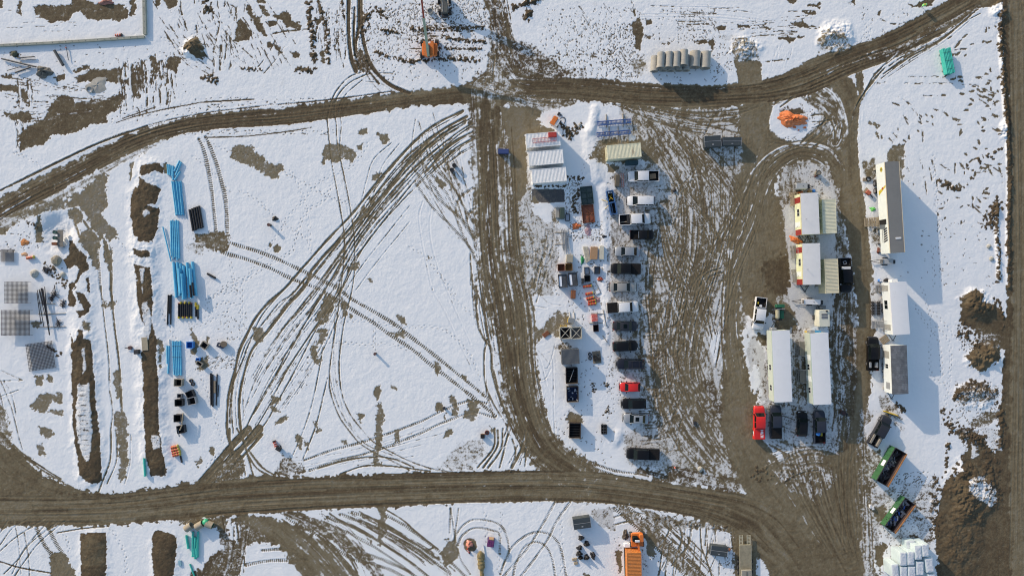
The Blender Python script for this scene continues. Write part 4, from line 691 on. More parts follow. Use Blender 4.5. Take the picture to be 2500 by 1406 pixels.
# fade relief to nothing at the border of the fine sheet
ex = np.minimum.reduce([GX - xs[0], xs[-1] - GX, GY - ys[0], ys[-1] - GY]); Z *= np.clip(ex / 30, 0, 1)
def tails(a, lo):
    t = [a[0] - 8 * 1.55 ** k * 1.0 for k in range(16)] if lo else [a[-1] + 8 * 1.55 ** k for k in range(16)]
    return np.array(sorted(t))
X2 = np.concatenate([tails(xs, 1), xs, tails(xs, 0)]); Y2 = np.concatenate([tails(ys, 1), ys, tails(ys, 0)])
def ext(a, v=None):
    b = np.pad(a, 16, mode='edge')
    if v is not None:
        k = np.pad(np.zeros_like(a), 16, constant_values=1.0); ramp = k > 0
        b = np.where(ramp, np.where(b > .5, b, v), b)
    return b
mud2 = ext(mud); tone2 = ext(tone); Z2 = ext(Z)
HGX, HGY = np.meshgrid(X2, Y2)
nx, ny = len(X2), len(Y2)
co = np.empty((ny, nx, 3), np.float32)
co[..., 0] = (HGX - CX) / S; co[..., 1] = (CY - HGY) / S; co[..., 2] = Z2
me = bpy.data.meshes.new("ground")
me.vertices.add(nx * ny); me.vertices.foreach_set("co", co.ravel())
idx = np.arange(nx * ny, dtype=np.int32).reshape(ny, nx)
q = np.stack([idx[1:, :-1], idx[1:, 1:], idx[:-1, 1:], idx[:-1, :-1]], -1).reshape(-1, 4)
nf = len(q); me.loops.add(nf * 4); me.loops.foreach_set("vertex_index", q.ravel())
me.polygons.add(nf); me.polygons.foreach_set("loop_start", np.arange(0, nf * 4, 4, dtype=np.int32))
me.polygons.foreach_set("use_smooth", np.ones(nf, bool))
me.update(calc_edges=True)
for nm, arr in (("mud", mud2), ("tone", tone2)):
    at = me.attributes.new(nm, 'FLOAT', 'POINT'); at.data.foreach_set("value", arr.astype(np.float32).ravel())
ground = bpy.data.objects.new("ground", me); COL.objects.link(ground); ground["kind"] = "structure"
def gz(px, py):
    i = int(round((py - ys[0]) / ST)); j = int(round((px - xs[0]) / ST))
    return float(Z[min(max(i, 0), NY - 1), min(max(j, 0), NX - 1)])
# material: snow over soil
gm = bpy.data.materials.new("snow_and_soil"); gm.use_nodes = True; nt = gm.node_tree; P = nt.nodes["Principled BSDF"]
def N(t, **k):
    n = nt.nodes.new(t)
    for a, b in k.items(): setattr(n, a, b)
    return n
tcn = N("ShaderNodeTexCoord"); am = N("ShaderNodeAttribute", attribute_name="mud"); at_ = N("ShaderNodeAttribute", attribute_name="tone")
def noise(sc, det=4, ro=.6):
    n = N("ShaderNodeTexNoise"); n.inputs["Scale"].default_value = sc; n.inputs["Detail"].default_value = det; n.inputs["Roughness"].default_value = ro
    nt.links.new(tcn.outputs["Object"], n.inputs["Vector"]); return n
nf1 = noise(5.5, 4, .7); nf2 = noise(0.25, 5, .6); nf3 = noise(2.0, 5, .75)
def mth(op, a, b, c=None):
    n = N("ShaderNodeMath", operation=op)
    for i, v in enumerate((a, b, c)):
        if v is None: continue
        if hasattr(v, "is_output"): nt.links.new(v, n.inputs[i])
        else: n.inputs[i].default_value = v
    return n.outputs[0]
fac = mth('ADD', am.outputs["Fac"], mth('MULTIPLY', mth('SUBTRACT', nf1.outputs[0], .5), .35))
mr = N("ShaderNodeMapRange"); mr.inputs[1].default_value = .12; mr.inputs[2].default_value = .88; nt.links.new(fac, mr.inputs[0])
tn = mth('ADD', at_.outputs["Fac"], mth('MULTIPLY', mth('SUBTRACT', nf3.outputs[0], .5), .35))
ramp = N("ShaderNodeValToRGB"); e = ramp.color_ramp.elements
tn2 = mth('MULTIPLY', mth('ADD', tn, .4), 1 / 1.6); nt.links.new(tn2, ramp.inputs[0])
e[0].position = 0.0; e[0].color = (0.085, 0.083, 0.085, 1)
e[1].position = 1.0; e[1].color = (0.050, 0.037, 0.024, 1)
for pos, c in ((0.22, (0.205, 0.186, 0.148, 1)), (0.40, (0.195, 0.163, 0.103, 1)), (0.55, (0.148, 0.118, 0.070, 1)), (0.75, (0.092, 0.067, 0.038, 1))):
    k = ramp.color_ramp.elements.new(pos); k.color = c
sn = N("ShaderNodeMix", data_type='RGBA'); nt.links.new(nf2.outputs[0], sn.inputs[0])
sn.inputs[6].default_value = (0.76, 0.78, 0.79, 1); sn.inputs[7].default_value = (0.83, 0.845, 0.85, 1)
mxg = N("ShaderNodeMix", data_type='RGBA'); nt.links.new(mr.outputs[0], mxg.inputs[0]); nt.links.new(sn.outputs[2], mxg.inputs[6]); nt.links.new(ramp.outputs[0], mxg.inputs[7])
nt.links.new(mxg.outputs[2], P.inputs["Base Color"])
P.inputs["Roughness"].default_value = .85; P.inputs["Specular IOR Level"].default_value = .25
bp = N("ShaderNodeBump"); bp.inputs["Strength"].default_value = .35; bp.inputs["Distance"].default_value = .03
nt.links.new(nf1.outputs[0], bp.inputs["Height"]); nt.links.new(bp.outputs[0], P.inputs["Normal"])
me.materials.append(gm)
# ------------------------------------------------------------------ mesh kit
class MB:
    def __init__(s): s.v = []; s.f = []; s.sm = []
    def add(s, vs, fs, smooth=False, T=None):
        b = len(s.v)
        for p in vs:
            p = Vector(p)
            s.v.append(T @ p if T is not None else p)
        for f in fs: s.f.append([b + i for i in f]); s.sm.append(smooth)
        return s
    def box(s, x0, x1, y0, y1, z0, z1, T=None, tx=0, ty=0):
        vs = [(x0, y0, z0), (x1, y0, z0), (x1, y1, z0), (x0, y1, z0), (x0 + tx, y0 + ty, z1), (x1 - tx, y0 + ty, z1), (x1 - tx, y1 - ty, z1), (x0 + tx, y1 - ty, z1)]
        return s.add(vs, [(3, 2, 1, 0), (4, 5, 6, 7), (0, 1, 5, 4), (1, 2, 6, 5), (2, 3, 7, 6), (3, 0, 4, 7)], T=T)
    def rbox(s, x0, x1, y0, y1, z0, z1, r=0.05, T=None):
        """box with bevelled top and vertical edges"""
        def ring(i, z): 
            a, b, c, d = x0 + i, x1 - i, y0 + i, y1 - i; k = r
            return [(a + k, c, z), (b - k, c, z), (b, c + k, z), (b, d - k, z), (b - k, d, z), (a + k, d, z), (a, d - k, z), (a, c + k, z)]
        vs = ring(0, z0) + ring(0, z1 - r) + ring(r * .7, z1)
        fs = [tuple(range(7, -1, -1)), tuple(range(16, 24))]
        for L in (0, 8):
            for i in range(8): fs.append((L + i, L + (i + 1) % 8, L + 8 + (i + 1) % 8, L + 8 + i))
        return s.add(vs, fs, T=T)
    def prism(s, pts, z0, z1, T=None):
        n = len(pts); vs = [(x, y, z0) for x, y in pts] + [(x, y, z1) for x, y in pts]
        a = sum(pts[i][0] * pts[(i + 1) % n][1] - pts[(i + 1) % n][0] * pts[i][1] for i in range(n))
        fs = [tuple(range(n)), tuple(range(n, 2 * n))]
        for i in range(n): fs.append((i, (i + 1) % n, n + (i + 1) % n, n + i))
        return s.add(vs, fs, T=T)
    def tube(s, p0, p1, r, n=12, r2=None, cap=True, T=None):
        p0 = Vector(p0); p1 = Vector(p1); d = (p1 - p0).normalized(); r2 = r if r2 is None else r2
        u = d.orthogonal().normalized(); w = d.cross(u)
        vs = []
        for p, q in ((p0, r), (p1, r2)):
            for i in range(n):
                a = 2 * math.pi * i / n; vs.append(p + (u * math.cos(a) + w * math.sin(a)) * q)
        fs = [(i, (i + 1) % n, n + (i + 1) % n, n + i) for i in range(n)]
        s.add(vs, fs, True, T)
        if cap:
            s.add(vs[:n], [tuple(range(n - 1, -1, -1))], False, T); s.add(vs[n:], [tuple(range(n))], False, T)
        return s
    def ring(s, c, ax, r, ri, L, n=20, T=None):
        """hollow pipe / ring centred on c along ax"""
        c = Vector(c); d = Vector(ax).normalized(); u = d.orthogonal().normalized(); w = d.cross(u); vs = []
        for o in (-L / 2, L / 2):
            for q in (r, ri):
                for i in range(n):
                    a = 2 * math.pi * i / n; vs.append(c + d * o + (u * math.cos(a) + w * math.sin(a)) * q)
        fs = []
        for i in range(n):
            j = (i + 1) % n
            fs += [(i, j, 2 * n + j, 2 * n + i), (n + j, n + i, 3 * n + i, 3 * n + j), (j, i, n + i, n + j), (2 * n + i, 2 * n + j, 3 * n + j, 3 * n + i)]
        return s.add(vs, fs, True, T)
    def path(s, pts, r, n=6, T=None):
        for a, b in zip(pts[:-1], pts[1:]): s.tube(a, b, r, n, T=T)
        return s
    def loft(s, secs, smooth=True, T=None, caps=True):
        n = len(secs[0]); vs = [p for q in secs for p in q]; fs = []
        for k in range(len(secs) - 1):
            for i in range(n):
                j = (i + 1) % n; fs.append((k * n + i, k * n + j, (k + 1) * n + j, (k + 1) * n + i))
        s.add(vs, fs, smooth, T)
        if caps:
            s.add(secs[0], [tuple(range(n - 1, -1, -1))], False, T); s.add(secs[-1], [tuple(range(n))], False, T)
        return s
    def sphere(s, c, r, sz=1.0, n=14, m=8, T=None, jit=0.0):
        vs = []; rr = random.Random(int(abs(c[0] * 977 + c[1] * 131)) + n)
        for k in range(m + 1):
            th = math.pi * k / m
            for i in range(n):
                a = 2 * math.pi * i / n; q = r * (1 + rr.uniform(-jit, jit))
                vs.append((c[0] + q * math.sin(th) * math.cos(a), c[1] + q * math.sin(th) * math.sin(a), c[2] + q * sz * math.cos(th)))
        fs = [(k * n + i, (k + 1) * n + i, (k + 1) * n + (i + 1) % n, k * n + (i + 1) % n) for k in range(m) for i in range(n)]
        return s.add(vs, fs, True, T)
    def build(s, name, m, parent=None, loc=None, rz=0, bevel=0, fix=True):
        used = sorted({i for f in s.f for i in f})
        if len(used) < len(s.v):
            mp = {j: i for i, j in enumerate(used)}; s.v = [s.v[j] for j in used]; s.f = [[mp[i] for i in f] for f in s.f]
        me = bpy.data.meshes.new(name); me.from_pydata([tuple(p) for p in s.v], [], s.f)
        me.polygons.foreach_set("use_smooth", s.sm)
        import bmesh
        bm = bmesh.new(); bm.from_mesh(me); bmesh.ops.remove_doubles(bm, verts=bm.verts, dist=1e-5)
        bmesh.ops.recalc_face_normals(bm, faces=bm.faces)
        bm.to_mesh(me); bm.free(); me.materials.append(m); me.update()
        try: me.set_sharp_from_angle(angle=math.radians(40))
        except Exception: pass
        o = bpy.data.objects.new(name, me); COL.objects.link(o)
        if parent is not None: o.parent = parent
        if loc is not None: o.location = loc
        if rz: o.rotation_euler = (0, 0, rz)
        if bevel:
            b = o.modifiers.new("bevel", 'BEVEL'); b.width = bevel; b.segments = 2; b.limit_method = 'ANGLE'
        return o
def tag(o, label, cat, group=None):
    o["label"] = label; o["category"] = cat
    if group: o["group"] = group
    return o
def thing(name, label, cat, loc, rz=0, group=None):
    o = bpy.data.objects.new(name, None); COL.objects.link(o); o.empty_display_size = 0.5
    o.location = loc; o.rotation_euler = (0, 0, rz); return tag(o, label, cat, group)
def copy_thing(src, loc, rz, label=None, group=None):
    r = src.copy(); COL.objects.link(r); r.location = loc; r.rotation_euler = (0, 0, rz)
    if label: r["label"] = label
    if group: r["group"] = group
    for ch in src.children:
        c = ch.copy(); COL.objects.link(c); c.parent = r
        for g in ch.children:
            d = g.copy(); COL.objects.link(d); d.parent = c
    return r
def at(px, py, h=0.0, sink=0.0):
    """ground position of a thing whose middle, at height h, shows at this pixel"""
    p = W(px, py, h); g = gz(px, py); p.z = max(g - 0.05, -0.02) - sink; return p
def m_(px, h=0.0): return px / S * (H - h) / H

# materials
WHITE = mat('white_paint', (0.72, 0.73, 0.74), .35, 0, .04, 1.2, .4, .12); SILVER = mat('silver_paint', (0.42, 0.44, 0.45), .35, .5, .05, 1.2, .4, .12)
BEIGE_P = mat('champagne_paint', (0.42, 0.40, 0.36), .35, .4, .05, 1.2, .4, .15); BLACK = mat('black_paint', (0.007, 0.007, 0.008), .4, 0, .1, 1.2, .12, 0, 0, (0.05, 0.045, 0.04), .25)
NAVY = mat('navy_paint', (0.015, 0.018, 0.030), .4, .1, .1, 1.2, .12, 0, 0, (0.06, 0.055, 0.05), .3); DGREY = mat('slate_paint', (0.030, 0.036, 0.052), .4, .1, .1, 1.2, .15, .05, 0, (0.08, 0.075, 0.07), .3)
RED = mat('red_paint', (0.62, 0.022, 0.018), .35, 0, .06, 1.2, .3, .08); DSILV = mat('dark_grey_paint', (0.035, 0.037, 0.045), .4, .2, .1, 1.2, .12, .12, 0, (0.09, 0.085, 0.08), .3)
GLASS = mat('dark_glass', (0.004, 0.008, 0.009), .10, 0, .1, 1, 0, 0, 0, (0, 0, 0), .22); RUB = mat('tyre_rubber', (0.022, 0.022, 0.023), .85, 0, .2, 3, 0, .3)
RIM = mat('alloy_rim', (0.35, 0.35, 0.36), .4, .8, .1, 3, 0, .2); LINER = mat('bed_liner', (0.012, 0.011, 0.011), .8, 0, .3, 4, 0, .1, 0, (0.06, 0.05, 0.045), .2)
TRIM = mat('black_trim', (0.03, 0.03, 0.032), .6); LAMP = mat('headlamp_lens', (0.6, 0.62, 0.64), .15); TAIL = mat('tail_lamp_lens', (0.35, 0.02, 0.015), .2)
CHROME = mat('chrome', (0.55, 0.56, 0.57), .25, .9); SNOW = mat('fallen_snow', (0.80, 0.82, 0.86), .85, 0, .04, 2, 0, 0, .5)
STEEL = mat('dull_steel', (0.22, 0.23, 0.24), .5, .5, .2, 2, 0, .25); GALV = mat('galvanised_steel', (0.36, 0.37, 0.38), .5, .4, .15, 2, 0, .15)
RUST = mat('rusty_steel', (0.20, 0.075, 0.035), .85, .1, .3, 3, 0, .3, .3, (0.10, 0.05, 0.03)); WOOD = mat('weathered_lumber', (0.34, 0.28, 0.19), .8, 0, .25, 3, 0, .2)
PALE = mat('pale_lumber', (0.52, 0.48, 0.38), .8, 0, .2, 3); PLY = mat('plywood', (0.36, 0.24, 0.14), .8, 0, .15, 2); CONC = mat('concrete', (0.36, 0.35, 0.31), .85, 0, .12, 1.5, 0, .2, .3, (0.26, 0.25, 0.22))
ORANGE = mat('orange_paint', (0.62, 0.17, 0.03), .5, 0, .12, 1.5, 0, .15); BLUEP = mat('blue_pipe_plastic', (0.11, 0.43, 0.64), .45, 0, .12, 1.0, 0, .08, 0, (0.2, 0.4, 0.62))
BLKP = mat('black_pipe_plastic', (0.014, 0.014, 0.016), .45, 0, .2, 1, 0, .1); TEAL = mat('teal_pipe_plastic', (0.05, 0.44, 0.36), .45, 0, .1, 1.0, 0, .12, 0, (0.2, 0.5, 0.45))
HOLE = mat('dark_inside', (0.008, 0.008, 0.009), .9)
def ship(col, name, dirt=.2): return mat(name, col, .55, .1, .07, 1.2, 0, dirt)

# ------------------------------------------------------------------ vehicles, +x is forward
def wheel(parent, x, y, r=.36, w=.25):
    o = MB().tube((x, y - w / 2, r), (x, y + w / 2, r), r, 20).build('wheel', RUB, parent)
    MB().tube((x, y - w / 2 - .006, r), (x, y + w / 2 + .006, r), r * .58, 14).build('rim', RIM, o)
def sect(x, w, zb, zt, k=.1):
    return [(x, -w * .93, zb), (x, -w, zb + .18), (x, -w, zt - k * 1.6), (x, -w * .95, zt - k * .45), (x, -w * .82, zt), (x, w * .82, zt), (x, w * .95, zt - k * .45), (x, w, zt - k * 1.6), (x, w, zb + .18), (x, w * .93, zb)]
def vehicle(kind, cx, cy, L, Wd, deg, paint, label, cat='car', bed='open', group='vehicles parked on the site', sunroof=False, h=None, roofrack=False, name=None, trim=None):
    h = h or {'pickup': 1.8, 'sedan': 1.42, 'suv': 1.7, 'van': 1.72, 'hatch': 1.48}[kind]
    t = thing(name or {'pickup': 'pickup_truck', 'sedan': 'sedan', 'suv': 'suv', 'van': 'minivan', 'hatch': 'hatchback'}[kind], label, cat, at(cx, cy, h * .65), math.radians(deg), group)
    L = m_(L, h * .6) ; w = m_(Wd, h * .6) / 2; hl = L / 2
    w = min(w, 1.0 if kind == 'pickup' else .92)
    belt = h * .60; zb = .28
    nose = [(-hl, .80, .72), (-hl + .05, .92, .88), (-hl + .35, .99, 1.0)]
    if kind == 'pickup':
        xc = {'open': -hl + L * .34}.get(bed, -hl + L * .34); xf = hl - L * .215; belt = h * .62
        st = [(xc, 1.0, 1.0), (xf - .1, 1.0, 1.0), (xf + .3, 1.0, .985), (hl - .5, .97, .95), (hl - .18, .90, .88), (hl - .03, .78, .78), (hl, .72, .60)]
        body = MB().loft([sect(x, w * a, zb, belt * b) for x, a, b in st])
        ow = MB()
        ow.box(-hl, xc, -w, -w + .11, zb, belt * .97); ow.box(-hl, xc, w - .11, w, zb, belt * .97); ow.box(-hl, -hl + .09, -w + .11, w - .11, zb + .1, belt * .96)
        ow.box(-hl + .09, xc, -w + .11, w - .11, zb + .05, zb + .30)
        for q, f in zip(ow.v, [0]): pass
        b0 = len(body.v); body.v += ow.v; body.f += [[i + b0 for i in f] for f in ow.f]; body.sm += ow.sm
        body.build('body', paint, t, bevel=.03)
        if bed == 'open':
            MB().box(-hl + .1, xc - .01, -w + .12, w - .12, zb + .305, zb + .33).box(-hl + .1, xc - .01, -w + .112, -w + .13, zb + .33, belt * .955).box(-hl + .1, xc - .01, w - .13, w - .112, zb + .33, belt * .955).box(xc - .03, xc - .012, -w + .13, w - .13, zb + .33, belt * .95).build('bed_liner', LINER, t)
        elif bed == 'cover':
            MB().rbox(-hl + .04, xc - .02, -w + .05, w - .05, belt * .97, belt * .97 + .05, .03).build('tonneau_cover', LINER, t)
        elif bed == 'lid':
            MB().rbox(-hl + .01, xc - .02, -w + .02, w - .02, belt * .97, belt * .97 + .10, .05).build('bed_lid', paint, t)
        g0, g1, g2, g3 = xc + .02, xc + .14, xf - .52, xf + .12
    else:
        if kind == 'sedan': g0, g1, g2, g3 = -hl + L * .13, -hl + L * .27, hl - L * .40, hl - L * .24; tail = .93; belt = h * .64
        elif kind == 'hatch': g0, g1, g2, g3 = -hl + .06, -hl + .5, hl - L * .42, hl - L * .25; tail = .96; belt = h * .62
        elif kind == 'van': g0, g1, g2, g3 = -hl + .05, -hl + .35, hl - L * .37, hl - L * .19; tail = .98; belt = h * .60
        else: g0, g1, g2, g3 = -hl + .08, -hl + .45, hl - L * .42, hl - L * .26; tail = .98; belt = h * .62
        st = [(-hl, .74, .66), (-hl + .06, .86, tail - .05), (-hl + .30, .96, tail), (-hl + 1.0, 1.0, .99), (g0 + 1.2, 1.0, 1.0), (g3 - .1, 1.0, 1.0), (g3 + .3, .99, .97), (hl - .45, .94, .88), (hl - .16, .86, .80), (hl - .03, .74, .70), (hl, .66, .56)]
        st.sort(); MB().loft([sect(x, w * a, zb - .05, belt * b) for x, a, b in st]).build('body', paint, t)
    wt = w * (.74 if kind != 'pickup' else .78); wb = w * .93; zt = h - .05
    # glass house
    gb = [(g0, -wb, belt - .05), (g3, -wb, belt - .05), (g3, wb, belt - .05), (g0, wb, belt - .05)]
    gt = [(g1, -wt, zt), (g2, -wt, zt), (g2, wt, zt), (g1, wt, zt)]
    MB().add(gb + gt, [(1, 2, 6, 5)]).build('windshield', GLASS, t)
    MB().add(gb + gt, [(3, 0, 4, 7)]).build('rear_window', GLASS, t)
    for s in (0, 1):
        MB().add(gb + gt, [(0, 1, 5, 4) if s == 0 else (2, 3, 7, 6)]).build('side_window', GLASS, t)
    nr = 5; rs = []
    for i, x in enumerate([g1 - .05, g1 + .05, (g1 + g2) / 2, g2 - .06, g2 + .04]):
        q = wt + .05 - (.09 if i in (0, nr - 1) else 0); z = h - (.035 if i in (0, nr - 1) else 0) - .02
        rs.append([(x, -q, z - .05), (x, -q, z - .015), (x, -q * .8, z + .01), (x, 0, z + .02), (x, q * .8, z + .01), (x, q, z - .015), (x, q, z - .05)])
    MB().loft(rs).build('roof', paint, t)
    PL = []
    for s in (-1, 1):
        PL += [((g3, s * wb, belt - .04), (g2, s * wt, zt), .045), ((g0, s * wb, belt - .04), (g1, s * wt, zt), .05)]
        xm = (g1 + g2) / 2; PL.append(((xm, s * (wb + .004), belt - .04), (xm, s * (wt + .004), zt), .04))
        if kind in ('suv', 'van'): xm = g1 + .9; PL.append(((xm - .1, s * (wb + .004), belt - .04), (xm - .05, s * (wt + .004), zt), .05))
    for p, q, r in PL: MB().tube(p, q, r, 6).build('window_pillar', paint, t)
    if sunroof: MB().rbox(g2 - .95, g2 - .25, -.38, .38, h - .02, h + .012, .02).build('sunroof', GLASS, t)
    if roofrack:
        r_ = MB()
        for s in (-1, 1): r_.tube((g1 + .2, s * wt * .9, h + .06), (g2 - .3, s * wt * .9, h + .06), .025, 6)
        for x in (g1 + .5, g2 - .7): r_.tube((x, -wt * .9, h + .06), (x, wt * .9, h + .06), .02, 6)
        r_.build('roof_rack', TRIM, t)
    wr = .38 if kind == 'pickup' else .34
    for x in (hl - L * .17, -hl + L * .20):
        for s in (-1, 1): wheel(t, x, s * (w - .11), wr)
    for s in (-1, 1):
        MB().rbox(g3 - .38, g3 - .18, s * (w + .14) - .12, s * (w + .14) + .12, belt - .02, belt + .17, .03).tube((g3 - .28, s * (w - .05), belt + .05), (g3 - .28, s * (w + .1), belt + .05), .025, 6).build('mirror', TRIM if trim is None else trim, t)
        MB().rbox(hl - .30, hl - .06, s * w * .62 - .19, s * w * .62 + .19, belt * .62, belt * .78, .03).build('headlight', LAMP, t)
        MB().box(-hl - .012, -hl + .10, s * w * .78 - .09, s * w * .78 + .09, belt * .60, belt * .86).build('tail_light', TAIL, t)
    MB().rbox(hl - .14, hl + .07, -w * .84, w * .84, .30, .52, .04).build('front_bumper', TRIM if kind != 'pickup' else CHROME, t)
    MB().rbox(-hl - .09, -hl + .10, -w * .86, w * .86, .34, .54, .04).build('rear_bumper', TRIM if kind != 'pickup' else CHROME, t)
    MB().box(hl - .03, hl + .02, -w * .40, w * .40, .54, belt * .74).build('grille', TRIM, t)
    return t, dict(L=L, w=w, hl=hl, belt=belt, xc=(xc if kind == 'pickup' else 0), zb=zb, g=(g0, g1, g2, g3), h=h)

# ------------------------------------------------------------------ containers and trailers, +x runs along the length
def corr_strip(mb, n0, n1, k, fn, depth):
    """corrugated sheet: fn(a, b, d) gives a point for a along, b across(0/1), d outward"""
    s = (n1 - n0) / k; pr = []
    for i in range(k):
        a = n0 + i * s
        pr += [(a, 0), (a + s * .30, 0), (a + s * .45, 1), (a + s * .85, 1)]
    pr.append((n1, 0)); vs = []
    for a, d in pr: vs += [fn(a, 0, d * depth), fn(a, 1, d * depth)]
    mb.add(vs, [(2 * i, 2 * i + 1, 2 * i + 3, 2 * i + 2) for i in range(len(pr) - 1)])
def container(name, label, cx, cy, Lp, Wp, deg, h, colm, roofm=None, group=None, cat='container', nr=24, frame=None, door_end=1):
    t = thing(name, label, cat, at(cx, cy, h), math.radians(deg), group)
    L = m_(Lp, h); w = m_(Wp, h); a, b = L / 2, w / 2
    frame = frame or colm; roofm = roofm or colm
    wl = MB(); k = max(8, int(L / .28)); kw = max(5, int(w / .28))
    corr_strip(wl, -a + .1, a - .1, k, lambda u, v, d: (u, -b + .03 + .04 - d, .12 + v * (h - .2)), .036)
    corr_strip(wl, -a + .1, a - .1, k, lambda u, v, d: (u, b - .03 - .04 + d, .12 + v * (h - .2)), .036)
    corr_strip(wl, -b + .1, b - .1, kw, lambda u, v, d: (-door_end * (a - .07 + d), u, .12 + v * (h - .2)), .036)
    wl.build('wall', colm, t)
    r = MB(); corr_strip(r, -a + .08, a - .08, nr, lambda u, v, d: (u, (-b + .07) + v * (2 * b - .14), h - .045 + d), .038)
    r.build('roof', roofm, t)
    f = MB()
    for x in (-a, a - .12):
        for y in (-b, b - .12): f.box(x, x + .12, y, y + .12, 0, h)
        f.box(x, x + .12, -b + .12, b - .12, h - .13, h - .003); f.box(x, x + .12, -b + .12, b - .12, 0, .14)
    for y in (-b, b - .10): f.box(-a + .12, a - .12, y, y + .10, h - .11, h - .002); f.box(-a + .12, a - .12, y, y + .10, 0, .13)
    f.build('frame', frame, t)
    e = door_end * (a - .045)
    for s in (-1, 1):
        d = MB().box(min(e, e + door_end * .035), max(e, e + door_end * .035), min(s * .02, s * (b - .13)), max(s * .02, s * (b - .13)), .15, h - .14).build('door', colm, t)
        MB().tube((e + door_end * .06, s * b * .35, .2), (e + door_end * .06, s * b * .35, h - .2), .02, 6).tube((e + door_end * .06, s * b * .7, .2), (e + door_end * .06, s * b * .7, h - .2), .02, 6).build('lock_rod', GALV, d)
    return t, a, b
def window(parent, x, z, w, h, y, s=-1, dark=True):
    f = MB()
    f.box(x - w / 2 - .05, x + w / 2 + .05, y - .03, y + .03, z - .05, z); f.box(x - w / 2 - .05, x + w / 2 + .05, y - .03, y + .03, z + h, z + h + .05)
    for q in (x - w / 2 - .05, x - .02, x + w / 2): f.box(q, q + .05, y - .03, y + .03, z, z + h)
    o = f.build('window', mat('window_frame', (.6, .62, .62), .5), parent)
    MB().box(x - w / 2, x + w / 2, y - .014, y + .014, z, z + h).build('pane', GLASS, o); return o
def stairs(label, px, py, deg, w=1.2, n=4, run=.32, rise=.2, m=WOOD, rail=True, deck=1.0, group=None):
    """local +x climbs toward the door"""
    t = thing('entry_stairs', label, 'stairs', at(px, py, .5), math.radians(deg), group)
    for i in range(n):
        MB().box(i * run, i * run + run * .95, -w / 2, w / 2, (i + 1) * rise - .05, (i + 1) * rise).build('step', m, t)
    z = n * rise; x0 = n * run
    dk = MB()
    k = max(1, int(deck / .15))
    for i in range(k): dk.box(x0 + i * deck / k, x0 + (i + .92) * deck / k, -w / 2, w / 2, z - .04, z)
    dk.build('landing', m, t)
    st = MB()
    for s in (-1, 1):
        st.tube((0, s * w / 2, .05), (x0, s * w / 2, z - .05), .04, 5)
        for x in (x0 + .05, x0 + deck - .05): st.box(x - .04, x + .04, s * w / 2 - .04, s * w / 2 + .04, 0, z)
    st.build('stringer', m, t)
    if rail:
        for s in (-1, 1):
            r = MB().tube((.1, s * w / 2, .2), (.1, s * w / 2, 1.15), .03, 6).tube((x0, s * w / 2, z), (x0, s * w / 2, z + .95), .03, 6).tube((x0 + deck, s * w / 2, z), (x0 + deck, s * w / 2, z + .95), .03, 6)
            r.path([(.1, s * w / 2, 1.1), (x0, s * w / 2, z + .95), (x0 + deck, s * w / 2, z + .95)], .03); r.path([(.1, s * w / 2, .7), (x0, s * w / 2, z + .5), (x0 + deck, s * w / 2, z + .5)], .02)
            r.build('handrail', GALV if m is not WOOD else m, t)
    return t
def office(name, label, cx, cy, Lp, Wp, deg, h, wallm, roofm, pitch=.12, over=.06, wheels=True, zb=.75, hitch=1, group='site offices', bands=None, rdir=None, cat='office trailer', nsheet=0):
    t = thing(name, label, cat, at(cx, cy, h), math.radians(deg), group)
    L = m_(Lp, h); w = m_(Wp, h); a, b = L / 2, w / 2; he = h - pitch
    MB().box(-a + over, a - over, -b + over, b - over, zb, he - .04).build('wall', wallm, t)
    rp = MB(); rp.loft([[(x, -b, he - .10), (x, -b, he), (x, 0, h), (x, b, he), (x, b, he - .10)] for x in (-a, a)], smooth=False)
    if nsheet:
        for i in range(nsheet):
            x = -a + (i + .5) * L / nsheet
            rp.loft([[(q, -b, he + .001), (q, -b, he + .03), (q, 0, h + .03), (q, b, he + .03), (q, b, he + .001), (q, 0, h - .02)] for q in (x - .03, x + .03)], smooth=False)
    rp.build('roof', roofm, t)
    MB().box(-a + .1, a - .1, -b + .25, -b + .45, zb - .25, zb - .002).box(-a + .1, a - .1, b - .45, b - .25, zb - .25, zb - .002).build('chassis', TRIM, t)
    if wheels:
        for x in (-.5, .5):
            for s in (-1, 1): wheel(t, x, s * (b - .2), .36, .22)
    pr = MB()
    for x in (-a + .6, -a * .4, a * .4, a - .6):
        for s in (-1, 1): pr.box(x - .2, x + .2, s * (b - .35) - .2, s * (b - .35) + .2, 0, zb - .25)
    pr.build('support_blocks', CONC, t)
    if hitch:
        x = hitch * (a - .05); q = hitch * 1.35
        MB().tube((x, -b * .55, zb - .15), (x + q, 0, zb - .15), .06, 6).tube((x, b * .55, zb - .15), (x + q, 0, zb - .15), .06, 6).tube((x + q, 0, 0), (x + q, 0, zb + .25), .05, 8).build('hitch', TRIM, t)
    return t, a, b
def lattice(mb, x0, x1, y0, y1, z, r=.03, k=8, T=None):
    mb.tube((x0, y0, z), (x1, y0, z), r, 6, T=T); mb.tube((x0, y1, z), (x1, y1, z), r, 6, T=T)
    for i in range(k + 1):
        x = x0 + (x1 - x0) * i / k; mb.tube((x, y0, z), (x, y1, z), r * .7, 5, T=T)
